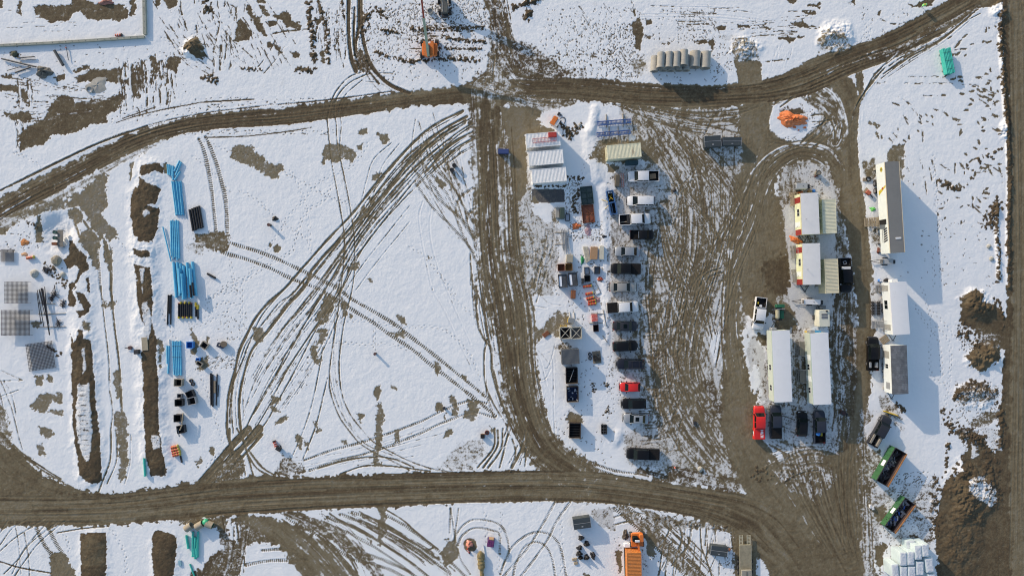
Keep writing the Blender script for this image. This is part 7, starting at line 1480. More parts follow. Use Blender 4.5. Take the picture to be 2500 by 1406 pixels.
fr = thing('timber_trestle', 'grey timber trestle frame between the drums and the orange bags', 'frame', at(1455, 703, .3), math.radians(-65), 'timber'); MB().box(-1.2, 1.2, -.45, -.37, .1, .2).box(-1.2, 1.2, .37, .45, .1, .2).box(.4, .5, -.37, .37, .1, .19).box(1.1, 1.2, -.37, .37, .1, .19).build('rails', mat('grey_lumber', (.26, .25, .21)), fr); MB().box(.5, 1.1, -.36, .36, .16, .22).build('snow_patch', SNOW, fr)
for i, (x0, y0, x1, y1, lab) in enumerate([(1443, 765, 1476, 766, 'upper thin plank right of the red sack'), (1438, 789, 1478, 788, 'lower thin plank crossing toward the wheel lane'), (1472, 755, 1480, 795, 'long timber along the snow ridge by the white pickup'), (1471, 819, 1483, 836, 'thin stick lying right of the small grey container')]): pipe('timber_plank', lab, (x0, y0), (x1, y1), .13, mat('grey_lumber', (.26, .25, .21)), 'plank', bell=False)
gp = thing('grey_cabinet', 'tilted grey cabinet on the bare patch above the braced crates', 'cabinet', at(1395, 783, 1.0), math.radians(-12)); MB().rbox(-.6, .55, -.45, .5, .2, 1.0, .05).build('casing', mat('cabinet_grey', (.22, .24, .25), .5), gp); MB().box(-.65, -.6, -.5, .5, .2, .9).build('door', YEL, gp)
for x in (1391, 1401): pipe('timber_plank', ('left' if x < 1395 else 'right') + ' pale plank standing out above the grey cabinet', (x, 762), (x + 1.5, 776), .12, PALE, 'plank', bell=False)
FW = mat('frame_white', (.45, .43, .36), .6)
for cx, ins, lab in ((1380, HOLE, 'braced cube crate with a black inside, left of the pair'), (1407, mat('grey_inside', (.14, .14, .14), .8), 'braced cube crate with a grey inside, right of the pair')):
    t, a, b = crate('braced_crate', lab, cx, 813, 26, 28, 2, 1.7, FW, 'open', inside=ins, th=.09, group='braced crates'); MB().box(-a + .1, a - .1, -b + .1, b - .1, .8, .85).build('inner_board', ins, t)
    MB().tube((-a, -b, 1.78), (a, b, 1.78), .05, 6).tube((-a, b, 1.79), (a, -b, 1.79), .05, 6).build('cross_brace', FW, t)
yr = thing('yellow_guard_rail', 'small yellow guard rail above the left braced crate', 'guard rail', at(1376, 797, 1.2), 0); MB().path([(-.5, -.15, 1.2), (-.5, .15, 1.2), (.5, .15, 1.2), (.5, -.15, 1.2), (-.5, -.15, 1.2)], .04, 6).box(-.54, -.46, .11, .19, 0, 1.2).box(.46, .54, .11, .19, 0, 1.2).build('rail', YEL, yr)
crate('rust_plate', 'tilted flat rust plate on the edge of the haul track', 1333, 816, 17, 10, 37, .25, RUST, cat='plate')
for cx, cy, w_, l_, lab, ins, fl in ((1396, 916.5, 28, 38, 'open black skip with a diagonal bar, upper of two', HOLE, None), (1398, 962, 28, 37, 'open black skip holding blue and white scraps', mat('blue_inside', (.02, .04, .12), .7), (14, mat('pale_scrap', (.5, .52, .56), .6), .22)), (1404, 1050.5, 27, 36, 'black slatted skip standing alone near the bottom of the row', HOLE, None)):
    t, a, b = crate('open_skip', lab, cx, cy, w_, l_, 1 if cy < 1000 else -1, 1.2, mat('brown_black', (.035, .028, .024), .7, 0, .3, 2, 0, .3, 0, (.1, .06, .03)), 'open', inside=ins, fill=fl, cat='skip', group='open black skips')
    if cy < 930: MB().tube((-a * .4, -b * .8, 1.0), (a * .4, b * .8, 1.15), .04, 6).build('diagonal_bar', GALV, t)
    r_ = MB()
    for i in range(6):
        y = -b + .2 + i * (2 * b - .4) / 5; r_.box(-a + .07, a - .07, y - .03, y + .03, .35 if cy < 1000 else .9, .42 if cy < 1000 else .98)
    r_.build('cross_bars', TRIM, t); MB().box(-a, a, -b - .06, -b - .012, .3, 1.27).build('ochre_end', mat('ochre_end', (.35, .22, .08), .7), t)
t, a, b = crate('grid_crate', 'black gridded crate with rope beside it right of the lone skip', 1475, 1048, 13, 22, 1, .8, TRIM, 'open', cat='crate'); o = MB(); lattice(o, -a, a, -b, b, .82, .03, 3); lattice(o, -a, a, -b / 3, b / 3, .83, .02, 3); o.build('grid', STEEL, t)
for cx, cy, lab in ((1440, 864.5, 'half snowed tyre at the upper left of the tyre group'), (1440.5, 874, 'tyre alone at the lower left of the tyre group'), (1451.6, 871, 'tyre on the board, left of three'), (1460.6, 866.5, 'tyre on the board, the uppermost'), (1453.5, 878, 'tyre on the board, the lowest left'), (1462, 877, 'tyre on the board, the darkest at right')):
    o = MB().ring((0, 0, .12), (0, 0, 1), .34, .2, .22, 22).build('tyre', RUB if cx != 1460.6 else mat('grey_rubber', (.09, .1, .105), .8)); o.location = at(cx, cy); o.location.z += .05 if cx < 1445 else .12; tag(o, lab, 'tyre', 'loose tyres')
crate('base_board', 'brown board under the group of tyres', 1457, 872, 20, 30, 6, .08, mat('brown_board', (.22, .18, .13), .8), cat='board')
# blue racks with timbers
for cx, cy, lab in ((1499.5, 298.5, 'blue steel rack above the cream container, the upper one'), (1498.5, 325.5, 'blue steel rack above the cream container, the lower one')):
    t = thing('steel_rack', lab, 'rack', at(cx, cy, .6), math.radians(4.5), 'blue steel racks'); o = MB(); lattice(o, -3.05, 3.05, -.35, .35, .5, .07, 26); o.build('frame', mat('deep_blue_steel', (.03, .09, .28), .5), t)
    o = MB(); lattice(o, -3.0, 3.0, -.33, .33, .2, .05, 12); o.build('lower_frame', mat('deep_blue_steel', (.03, .09, .28)), t)
for i, (x, y0, y1, lab) in enumerate([(1480, 280, 312, 'left upright timber crossing the upper blue rack'), (1521, 277, 311, 'right upright timber crossing the upper blue rack'), (1487, 309, 347, 'leftmost timber at the lower blue rack'), (1509, 309, 349, 'middle timber at the lower blue rack'), (1514, 332, 349, 'short timber right of the middle one'), (1533, 318, 348, 'rightmost timber at the lower blue rack'), (1474, 321, 346, 'outer left timber at the lower blue rack')]): pipe('timber_plank', lab, (x, y0), (x + .5, y1), .16, WOOD, 'timber', 'timbers under the blue racks', z=.1, bell=False)
# orange tarpaulin on the snow island with its dirt
tarp('orange_tarpaulin', 'crumpled bright orange tarpaulin over a heap on the snow island', 1935, 291, 2.7, 1.35, .8, mat('orange_tarp', (.68, .20, .06), .5, 0, .08, 1, 0, .1, .5, (.8, .5, .35)), deg=-8, seed=21, n=40, fold=.14)
for x, y, r_ in ((1905, 287, .45), (1968, 290, .4), (1940, 311, .35), (1965, 312, .35), (1950, 318, .2)): tarp('tarpaulin_scrap', {1905: 'orange scrap at the left tip of the tarpaulin', 1968: 'orange scrap at the right tip of the tarpaulin', 1940: 'orange scrap lying on snow below the tarpaulin', 1965: 'orange scrap below the right tip of the tarpaulin', 1950: 'smallest orange scrap below the tarpaulin'}[x], x, y, r_, r_ * .6, .2, mat('orange_tarp', (.68, .2, .06)), seed=x)
tarp('orange_tarpaulin', 'orange tarpaulin bundled between the two cream offices', 1944, 586, 1.3, .55, .5, mat('orange_tarp', (.68, .2, .06)), deg=-22, seed=31); tarp('orange_tarpaulin', 'orange cloth behind the grey generator and the cream office', 1955, 470, .6, .3, .4, mat('orange_tarp', (.68, .2, .06)), seed=33); tarp('red_cloth', 'pale red cloth heap lying on the bare soil at the top edge', 258, 5, 1.3, .55, .4, mat('red_cloth', (.38, .17, .13), .7), deg=5, seed=35)
tarp('rope_tangle', 'tangle of orange rope above the mesh sheets', 60, 592, .8, .6, .12, mat('rope_orange', (.5, .2, .06), .8), seed=36); tarp('rope_tangle', 'pale orange rope beside the red and yellow drum', 60, 621, .7, .4, .1, mat('rope_pale', (.6, .36, .2), .8), seed=37)
# concrete rings and green dome by the teal pipes
def riser(lab, cx, cy, r, h, lidm=None, m=CONC, deg=0):
    t = thing('manhole_riser', lab, 'manhole', at(cx, cy, h), math.radians(deg), 'concrete manhole risers'); MB().ring((0, 0, h / 2), (0, 0, 1), r, r - .1, h, 24).build('ring', m, t); MB().tube((0, 0, 0), (0, 0, h - .25), r - .12, 20).build('shaft', lidm or HOLE, t); return t
def ring_lying(lab, cx, cy, r, L, deg, dg=HOLE):
    t = thing('concrete_ring', lab, 'concrete ring', at(cx, cy, r), math.radians(deg), 'concrete rings by the teal pipes'); MB().ring((0, 0, r), (1, 0, 0), r, r - .12, L, 24).build('ring', mat('tan_concrete', (.33, .29, .22), .85, 0, .12, 1.5, 0, .15), t); MB().ring((-L / 2 + .1, 0, r), (1, 0, 0), r - .12, r - .22, .2, 20).build('gasket', mat('green_gasket', (.03, .12, .07), .6), t)
ring_lying('concrete ring with its dark mouth down, leftmost of three', 461, 1286, .65, 1.3, 35); ring_lying('concrete ring with its dark mouth down, middle of three', 487, 1282, .65, 1.4, 30); ring_lying('pale concrete ring beside the green dome, rightmost of three', 511, 1280, .62, 1.3, 160)
o = MB().sphere((0, 0, .6), .6, .95, 18, 10).tube((.3, 0, .9), (.55, .1, 1.1), .06, 6).build('plastic_dome', mat('bright_green_plastic', (.05, .42, .22), .4)); o.location = at(501, 1275, .8); tag(o, 'bright green round plastic dome beside the rightmost concrete ring', 'dome')
crate('pale_blue_sheet', 'pale blue panel lying in the dark hollow at the lower left', 439, 1374, 7, 14, 5, .2, mat('pale_blue_panel', (.25, .42, .50), .6), cat='panel')
riser('round concrete riser in trampled snow below the orange lift\'s boom', 1050, 27, .52, .7, CONC); 
riser('round concrete riser with a pale lid in the bare soil at upper left', 218, 219, .6, .25, mat('pale_lid', (.35, .33, .27), .8))
# standpipes and small things in the open field
for cx, cy, h, r_, mm, lab in ((656, 549, 1.0, .3, mat('rusty_cap', (.10, .05, .045), .7), 'rust capped standpipe casting a long shadow above the round bare spot'), (915, 864, 1.0, .26, mat('rusty_cap', (.1, .05, .045)), 'rust capped standpipe alone in the right half of the field'), (1084, 996, .5, .28, TRIM, 'short black capped pipe on the cleated track')):
    t = thing('standpipe', lab, 'standpipe', at(cx, cy, h), 0, 'standpipes in the field'); MB().tube((0, 0, 0), (0, 0, h), r_ * .8, 16).build('pipe', TRIM, t); MB().tube((0, 0, h), (0, 0, h + .1), r_, 16).build('cap', mm, t)
tarp('black_sack', 'black plastic sack beside the rust capped standpipe', 671, 534, .6, .45, .3, BLKP, seed=41)
for cx, cy, h, lab in ((1103, 415, 1.0, 'black drum with a dark lid inside the tyre loops, lower of two'), (1109, 404, .8, 'black drum inside the tyre loops, upper of two')):
    t = thing('steel_drum', lab, 'drum', at(cx, cy, h), 0, 'black drums'); MB().tube((0, 0, 0), (0, 0, h), .36, 18).build('drum', BLKP, t); MB().ring((0, 0, h), (0, 0, 1), .39, .31, .06, 18).build('rim', TRIM, t)
drum_roll('striped orange drum lying by the black box at the field\'s bottom edge', 671, 1084, 1.0, 110, .3, False)
crate('black_box', 'black box and tyre beside the striped orange drum', 679, 1096, 13, 9, -30, .6, TRIM, cat='box'); o = MB().ring((0, 0, .12), (0, 0, 1), .36, .24, .2, 20).build('tyre', RUB); o.location = at(682, 1091, .8); o.location.z = .66; tag(o, 'tyre resting on the black box by the striped drum', 'tyre')
t = thing('hose_reel', 'red brown hose reel beside the black cube near the haul track', 'reel', at(1189, 1056, .4), 0); MB().ring((0, 0, .25), (0, 0, 1), .42, .22, .3, 20).build('coil', mat('maroon_hose', (.10, .03, .025), .7), t); MB().tube((0, 0, 0), (0, 0, .45), .18, 12).build('hub', TRIM, t)
crate('black_cube', 'black cube bin with a snowy foot near the haul track', 1178, 1065, 10, 10, 0, .7, HOLE, cat='bin'); pipe('timber_plank', 'orange plank between the hose reel and the black cube', (1175, 1059), (1188, 1059), .12, mat('orange_plank', (.5, .28, .14), .7), 'plank', bell=False, z=.2)
t = thing('rusty_valve', 'rusty round valve with a handle between the two spoil ridges', 'valve', at(317, 849, .4), 0); MB().tube((0, 0, 0), (0, 0, .5), .34, 16).build('body', mat('rusty_cap', (.1, .05, .045)), t); MB().tube((-.9, 0, .4), (0, 0, .4), .09, 8).build('handle', TRIM, t)
crate('black_cube', 'black box right of the rusty valve between the ridges', 333, 859, 12, 11, 3, .8, TRIM, cat='bin'); crate('plywood_sheet', 'tan plywood sheet lying at the edge of the spoil ridge', 356, 839, 15, 32, 4, .1, mat('tan_sheet', (.36, .31, .22), .8), cat='sheet')
# square tanks right of the right ridge
TK = mat('tank_tan', (.30, .27, .22), .7, 0, .15, 2, 0, .2)
for cx, cy, w_, l_, dg, h, lab, ins, mm in ((434, 934, 18, 17, -3, 1.1, 'square tan topped tank at the foot of the strapped blue pipes', HOLE, TK), (438, 966, 10, 9, 0, .7, 'small dark slotted box above the black tank', TRIM, STEEL), (436, 983, 18, 16, 0, 1.0, 'black square tank left of the pale tank', HOLE, TRIM), (463, 962, 17, 15, 25, .9, 'black cluttered tank above the pale tank', TRIM, TRIM), (467, 979, 20, 17, 12, 1.1, 'pale metal tank with one dark cell', HOLE, GALV), (433, 1021, 17, 17, 0, 1.1, 'black tank with a slotted left side next to planks', HOLE, TRIM), (441, 1048, 18, 18, 8, .9, 'dark tank with planks sticking out at lower right', TRIM, TRIM), (463, 842, 15, 15, 0, .9, 'crate of bright blue containers on a bare patch', mat('blue_drum', (.05, .22, .6)), mat('blue_drum', (.05, .22, .6))), (498, 843, 16, 15, -35, .7, 'tilted snowy tan crate right of the blue containers', HOLE, TK), (486, 888, 14, 9, -35, .7, 'black open crate on a bare patch below the blue containers', HOLE, TK), (483, 877, 9, 6, 0, .5, 'small blue box above the tilted black crate', mat('blue_drum', (.05, .22, .6)), mat('blue_drum', (.05, .22, .6)))):
    crate('square_tank' if 'tank' in lab else 'crate', lab, cx, cy, w_, l_, dg, h, mm, 'open', inside=ins, cat='tank' if 'tank' in lab else 'crate', group='tanks and crates right of the ridge')
t = thing('round_tub', 'dark round tub with a tan lid beside it, nearest the tyre loops', 'tub', at(538, 844, .7), math.radians(-20)); MB().rbox(-.7, .5, -.4, .4, 0, .7, .06).build('box', mat('midnight', (.02, .03, .06), .5), t); MB().tube((.3, .35, .1), (.45, .5, .75), .55, 18).build('lid', mat('tan_lid', (.2, .15, .10), .7), t); MB().tube((-.2, .1, .7), (-.2, .1, .8), .14, 10).build('cap', PALE, t)
for i, (x0, y0, x1, y1) in enumerate([(447, 1008, 444, 1034), (445, 1036, 439, 1050)]): pipe('timber_plank', ('upper' if i == 0 else 'lower') + ' tan plank leaning over the dark tanks', (x0, y0), (x1, y1), .2, WOOD, 'plank', bell=False, z=1.1 - .1 * i)
pipe('timber_plank', 'grey beam crossing the front of the dark tank at lower right', (432, 1042), (438, 1066), .22, GALV, 'beam', bell=False, z=.6)
for cx, cy, lab in ((468, 929, 'upper tyre of the pair right of the square tan tank'), (472, 937, 'lower tyre of the pair right of the square tan tank')):
    o = MB().ring((0, 0, .1), (0, 0, 1), .36, .2, .2, 20).build('tyre', RUB); o.location = at(cx, cy); o.location.z += .06; tag(o, lab, 'tyre', 'pair of tyres')
# ------------------------------------------------------------------ mesh sheets and bars at the left
RBm = mat('rebar', (.035, .032, .036), .7, .3, .2, 3)
def mesh_sheet(lab, cx, cy, w_, l_, deg, n, k, h, r=.022):
    t = thing('rebar_mat', lab, 'rebar mesh', at(cx, cy, h), math.radians(deg), 'rebar mesh sheets'); a, b = m_(w_, h) / 2, m_(l_, h) / 2; o = MB()
    for i in range(n + 1): x = -a + 2 * a * i / n; o.tube((x, -b - .1, h), (x, b + .1, h), r, 5)
    o.build('long_bars', RBm, t); o = MB()
    for i in range(k + 1): y = -b + 2 * b * i / k; o.tube((-a - .1, y, h + r * 2), (a + .1, y, h + r * 2), r, 5)
    o.build('cross_bars', RBm, t); o = MB()
    for x in (-a, a):
        for y in (-b, b): o.tube((x, y, 0), (x, y, h), .03, 5)
    o.build('support_legs', RBm, t); return t
mesh_sheet('smallest square rebar mesh near the left edge', 18, 624, 30, 28, 0, 11, 11, .3, .03); mesh_sheet('rebar mesh raised on legs, the one with bars over its top corner', 40, 714, 56, 50, 0, 18, 16, .9, .034); mesh_sheet('largest dark rebar mesh raised on legs', 38, 788, 68, 60, 0, 22, 20, .9, .034); mesh_sheet('tilted rebar mesh lying lowest on the snow', 99, 869, 63, 64, 8, 18, 18, .25, .034)
bars = [((91, 708), (107, 797)), ((97, 706), (106, 745)), ((100, 704), (115, 780)), ((102, 703), (121, 818)), ((109, 700), (117, 800)), ((90, 715), (100, 790)), ((105, 705), (119, 790)), ((95, 707), (110, 770))]
for i, (p, q) in enumerate(bars): pipe('steel_bar', 'long dark steel bar in the bundle right of the mesh sheets', p, q, .12 if i != 3 else .2, RBm, 'steel bar', 'bundle of long steel bars', z=.3 + .04 * i, bell=False)
for i, (p, q, lab) in enumerate([((92, 740), (135, 742), 'upper tan batten under the steel bars'), ((93, 767), (160, 765), 'middle tan batten under the steel bars'), ((94, 799), (160, 797), 'lower tan batten under the steel bars')]): pipe('timber_batten', lab, p, q, .11, mat('batten', (.26, .22, .16), .8), 'batten', z=.08, bell=False)
rr = random.Random(77)
for i, (cx, cy, r_, lab) in enumerate(((118, 664, 1.0, 'heap of bent dark steel offcuts above the bars'), (132, 715, 1.0, 'heap of twisted bars at the top of the bundle'), (153, 742, .8, 'bent steel channel scrap right of the bundle'), (142, 790, .9, 'star shaped tangle of short bars at the lower right of the bundle'), (126, 728, .6, 'small knot of wire beside the bundle'), (108, 655, .5, 'square grey frame scrap between the boulders'))):
    o = MB()
    for _ in range(16):
        a_ = rr.uniform(0, 6.28); l_ = rr.uniform(.3, 1) * r_; x, y = rr.uniform(-.3, .3) * r_, rr.uniform(-.6, .6) * r_
        o.tube((x - math.cos(a_) * l_, y - math.sin(a_) * l_, rr.uniform(.05, .3)), (x + math.cos(a_) * l_, y + math.sin(a_) * l_, rr.uniform(.05, .4)), .035, 5)
    ob = o.build('steel_scrap', RBm); ob.location = at(cx, cy, .2); tag(ob, lab, 'scrap heap', 'steel scrap heaps')
RK = mat('pale_boulder', (.42, .41, .36), .9, 0, .15, 1.5, 0, .2, .5); 
for cx, cy, r_, mm, lab in ((83, 668, .75, RK, 'pale cracked boulder left of the steel offcuts'), (136, 636, .95, mat('tan_boulder', (.28, .26, .21), .9, 0, .15, 2, 0, .2), 'flat round tan boulder below the mixing bench'), (153, 671, .5, RK, 'small pale blue grey boulder by the ridge'), (2415, 602, .42, RK, 'round pale boulder on the snow near the right road, upper one'), (2421, 632, .42, RK, 'round pale boulder on the snow near the right road, lower one'), (34, 132, .55, mat('mossy_rock', (.10, .10, .06), .9), 'mossy rock near the low concrete wall'), (1710, 1145, .5, RK, 'pale lump on the mud near the main road'), (1416, 305, .3, RK, 'grey block at the end of the clod trail above the containers')):
    o = MB().sphere((0, 0, 0), r_, .55, 14, 8, jit=.13).build('boulder', mm); o.location = at(cx, cy, r_ * .4); o.location.z += r_ * .3; tag(o, lab, 'boulder', 'boulders')
o = MB().prism([(-.45, -.4), (.4, -.35), (.35, .4), (-.4, .35)], 0, .25).build('stone_block', mat('tan_stone', (.2, .19, .14), .9)); o.location = at(135, 639, .8); o.location.z = .6; tag(o, 'square dark stone on top of the flat tan boulder', 'stone')
bn = thing('work_bench', 'brown plank platform sunk in the snow hollow with green drums', 'platform', at(146, 582, .7), math.radians(-90)); 
MB().box(-1.55, 1.55, -.5, .5, .55, .62).build('top', mat('bench_grey', (.20, .18, .15), .8, 0, .2, 2), bn); MB().box(-1.5, -1.4, -.45, .45, 0, .55).box(1.4, 1.5, -.45, .45, 0, .55).build('legs', TRIM, bn)
for cy, lab in ((567, 'upper green drum left of the plank platform'), (581, 'lower green drum left of the plank platform')):
    t = thing('green_drum', lab, 'drum', at(133, cy, .8), 0, 'green drums'); MB().tube((0, 0, 0), (0, 0, .85), .33, 18).build('drum', mat('green_drum', (.03, .10, .08), .5), t); MB().ring((0, 0, .86), (0, 0, 1), .35, .28, .05, 18).build('rim', TRIM, t)
crate('engine_unit', 'rusty brown engine at the foot of the plank platform', 132, 595, 13, 7, 0, .8, RUST, cat='engine')
# low concrete wall at the top-left platform and things near it
WC = mat('wall_concrete', (.30, .31, .26), .85, 0, .15, 1, 0, .2)
def wallseg(name, pts, w_, h, lab):
    t = thing(name, lab, 'wall', Vector((0, 0, 0)), 0)
    P2 = [W(x, y, h) for x, y in pts]
    for i, (a_, b_) in enumerate(zip(P2[:-1], P2[1:])):
        d = (b_ - a_); d.z = 0; L = d.length; d.normalize(); n_ = Vector((-d.y, d.x, 0)) * w_ / 2
        e_ = d * (w_ / 2 if i else 0)
        q = [a_ - n_ - e_ * 0, b_ - n_, b_ + n_, a_ + n_ - e_ * 0]; MB().prism([(v.x, v.y) for v in q], -.2, h + .002 * i).build('wall_section', WC, t)
        o = MB()
        for k in range(int(L / 1.2)): c = a_ + d * (k + .5) * 1.2; o.box(c.x - .04, c.x + .04, c.y - .04, c.y + .04, h, h + .05)
        o.build('form_ties', TRIM, t)
    return t
wallseg('concrete_wall', [(-140, 125), (0, 111), (120, 105), (230, 98), (351, 90)], .42, .55, 'low grey green concrete wall along the bottom of the upper left platform')
wallseg('concrete_wall', [(350.5, -140), (350.5, -20), (352.5, 84)], .55, .55, 'low grey green concrete wall along the right side of the upper left platform')
for p, q, d, lab in [((4, 144), (88, 164), .3, 'longest dark pipe lying at the left edge'), ((42, 142), (84, 139), .2, 'dark pipe below the mossy rock, upper of two'), ((46, 145), (87, 146), .1, 'thin rod below the mossy rock'), ((17, 173), (52, 163), .14, 'thin dark pipe pointing at the longest one'), ((37, 178), (74, 165), .28, 'short thick dark pipe under the longest one'), ((133, 124), (154, 160), .5, 'thick dark beam right of the low wall'), ((162, 117), (167, 148), .12, 'thin stake with an orange tip beside the thick beam')]: pipe('dark_pipe', lab, p, q, d, mat('dark_pipe', (.06, .065, .07), .5, .2), 'pipe', 'dark pipes by the low wall', z=d / 2 + .15, bell=False)
o = MB().sphere((0, 0, 0), .12, n=10, m=6).build('stake_cap', mat('drum_orange', (.62, .09, .03))); o.location = W(161, 117, .3); tag(o, 'small orange cap at the end of the thin stake', 'cap')
tarp('junk_heap', 'grey and dark junk heap with green scraps near the left edge', 105, 176, 1.5, 1.1, .7, mat('junk_grey', (.16, .15, .13), .8, 0, .4, 3, 0, .5, .5, (.05, .05, .04)), seed=51, n=30, fold=.5)
hpx = tarp('stone_slab', 'pale flat slab of spilled concrete beside the lidded riser', 237, 209, 1.9, 1.4, .15, CONC, seed=52, deg=25)
# ------------------------------------------------------------------ bottom middle: bags, pallets and stump
for i, (cx, cy, rx, ry, dg, lab) in enumerate(((1419, 1314, .55, .45, 10, 'topmost black bag of the heap'), (1432.5, 1328, .55, .55, 0, 'black bag right of and below the topmost'), (1415, 1338, .55, .45, 20, 'black bag midway down at the left'), (1414.5, 1352, .6, .45, 0, 'black bag touching a board at the lower left'), (1418, 1362, .5, .35, 0, 'black bag partly under snow at the bottom left'), (1432.5, 1361, .5, .55, 0, 'black bag at the bottom centre'), (1448, 1357, .45, .75, 15, 'long black bag at the right of the heap'))): tarp('black_bag', lab, cx, cy, rx, ry, .75, BLKP, dg, 'bag', 60 + i, 20, 'black rubbish bags', .3)
crate('brown_board', 'brown board corner left of the lower black bags', 1403, 1365, 12, 6, 8, .2, WOOD, cat='board'); crate('brown_board', 'small brown board below the lower left black bag', 1406, 1374, 9, 7, 5, .2, WOOD, cat='board')
tarp('pink_sack', 'pink and orange plastic sack on a round bare spot', 1145, 1329, .65, .7, .8, mat('salmon_plastic', (.62, .26, .20), .5, 0, .2, 2), seed=71, n=24, fold=.4); drum_roll('orange cone tube lying below the pink sack', 1143, 1345, .8, -60, .17, False)
t, a, b = crate('purple_pallet_load', 'purple wrapped square pallet load casting a long shadow', 1198, 1326, 17, 18, -8, 1.4, mat('purple_wrap', (.07, .03, .13), .45, 0, .3, 2), cat='pallet load'); o = MB()
for i in range(3):
    for j in range(3): o.rbox(-a * .9 + i * a * .62, -a * .9 + i * a * .62 + a * .52, -b * .9 + j * b * .62, -b * .9 + j * b * .62 + b * .52, 1.452, 1.52, .03)
o.build('bottle_caps', mat('magenta_caps', (.16, .04, .14), .45), t); MB().box(-a * .7, a * .7, b + .002, b + .12, .3, 1.5).build('edge_board', PLY, t)
lg = thing('log_pile', 'mottled tan log with hollows running off the bottom edge', 'log', at(1175, 1380, .5), math.radians(-86)); secs = []
rr = random.Random(5)
for i in range(26):
    x = -2.6 + i * .21; r_ = (.62 if x < .6 else .38) * rr.uniform(.85, 1.12) * min(1, (i + 1) / 3); secs.append([(x, r_ * math.cos(2 * math.pi * k / 12) * rr.uniform(.9, 1.1), .45 + r_ * .8 * math.sin(2 * math.pi * k / 12) * rr.uniform(.85, 1.15)) for k in range(12)])
MB().loft(secs, False).build('trunk', mat('mottled_bark', (.26, .20, .09), .9, 0, .45, 4, 0, .5, .5, (.12, .10, .05)), lg)
pipe('white_board', 'white plank standing out above the mottled log', (1180, 1330), (1186, 1365), .16, WHITE, 'plank', bell=False)
# rope and brush by the orange container
tarp('brush_pile', 'pile of dark twigs beside the orange machine', 1527, 1306, .55, 1.0, .3, mat('twigs', (.09, .07, .055), .9, 0, .4, 6, 0, .4, .8), seed=81, fold=.5)
crate('snowy_pallet', 'snow covered pallet at the end of the orange container', 1534, 1331, 20, 9, 0, .5, SNOW, cat='pallet')
pipe('grey_pipe', 'grey pipe along the left side of the orange container', (1524, 1335), (1526, 1412), .14, mat('dark_pipe', (.06, .065, .07)), bell=False)
# right side odds and ends by the cargo trailer
t = thing('hose_coil', 'black hose coil left of the cargo trailer wheels', 'hose coil', at(2122, 437, .4), 0); MB().ring((0, 0, .15), (0, 0, 1), .5, .3, .3, 20).build('coil', RUB, t); MB().box(-1.0, -.3, -.4, .2, 0, .3).build('crate_foot', mat('brown_grey', (.22, .18, .13)), t)
t = thing('red_pump', 'red brown pump with a wooden handle below the hose coil', 'pump', at(2122, 471, .5), math.radians(-40)); MB().rbox(-.5, .3, -.35, .35, .1, .6, .05).build('body', mat('pump_red', (.35, .09, .05), .6), t); MB().box(-.9, -.5, -.5, .6, .1, .18).build('plank_base', WOOD, t); MB().tube((.3, 0, .3), (1.2, -.1, .1), .07, 6).build('drive_shaft', TRIM, t)
tarp('green_hose', 'bright green hose tangle left of the cargo trailer', 2131, 511, .65, .45, .15, mat('lime_hose', (.18, .6, .15), .6), seed=91, fold=.6)
tarp('brown_sack', 'brown sacks at the bottom corner of the cargo trailer', 2146, 612, .35, .6, .4, mat('brown_sack', (.16, .06, .04), .8), seed=92)
for i, (cx, lab) in enumerate(((2134, 'left dark lattice rack beside the white office trailer'), (2147, 'right dark lattice rack beside the white office trailer'))):
    t = thing('lattice_rack', lab, 'rack', at(cx, 753, .6), math.radians(-89), 'lattice racks'); o = MB(); lattice(o, -1.3, 1.3, -.28, .28, .6, .04, 9); lattice(o, -1.3, 1.3, -.2, .2, .3, .04, 9); o.build('frame', TRIM, t); o = MB()
    for k in range(5): o.rbox(-1.2 + k * .5, -.85 + k * .5, -.24, .24, .05, .4, .03)
    o.build('stacked_chocks', RUB, t)
o = pallet_mb(1.5, 1.3, 6).build('pallet', WOOD); o.location = at(2160, 829, .2); o.location.z += .1; o.rotation_euler = (0, 0, math.radians(35)); tag(o, 'tilted wooden pallet between the white trailers', 'pallet')
t = thing('blue_drum', 'small blue drum at the top corner of the white office trailer', 'drum', at(2150, 685, .6), 0); MB().tube((0, 0, 0), (0, 0, .6), .26, 14).build('drum', mat('blue_drum', (.05, .22, .6)), t); MB().tube((0, 0, .6), (0, 0, .66), .2, 12).build('lid', WHITE, t)
tarp('dark_cover', 'dark cover behind the white office trailer\'s top end', 2166, 684, .6, .35, .5, TRIM, seed=94)
for cx, cy, h, mm, lab in ((1999, 422, .9, mat('drum_tan', (.22, .20, .15), .7), 'tan topped barrel at the tip of the snow patch above the generator'), (2060, 1008, .8, mat('drum_rust', (.055, .025, .022), .7), 'dark rust barrel on the snow strip right of the parked pickups')):
    t = thing('barrel', lab, 'barrel', at(cx, cy, h), 0); MB().tube((0, 0, 0), (0, 0, h), .42, 18).build('drum', mm, t); MB().ring((0, 0, h), (0, 0, 1), .45, .36, .07, 18).build('rim', TRIM, t)
o = MB().sphere((0, 0, .15), .2, .8, 10, 6).tube((-.2, 0, .1), (.5, 0, .1), .09, 6).build('rubble_bag', mat('maroon_hose', (.1, .03, .025))); o.location = at(1990, 431); tag(o, 'dark red bag beside the tan topped barrel', 'bag'); o = MB().sphere((0, 0, .15), .22, .8, 10, 6).box(-.1, .1, -.5, 0, 0, .12).build('black_weight', TRIM); o.location = at(2067, 1010); tag(o, 'black weight next to the dark rust barrel', 'weight')
crate('ochre_box', 'ochre board behind the generator at the upper cream office', 1978, 468, 8, 7, 0, .6, mat('ochre_end', (.35, .22, .08)), cat='board'); crate('blue_jug', 'blue jug behind the ochre board at the upper cream office', 1988, 466, 6, 6, 0, .5, mat('blue_drum', (.05, .22, .6)), cat='jug')
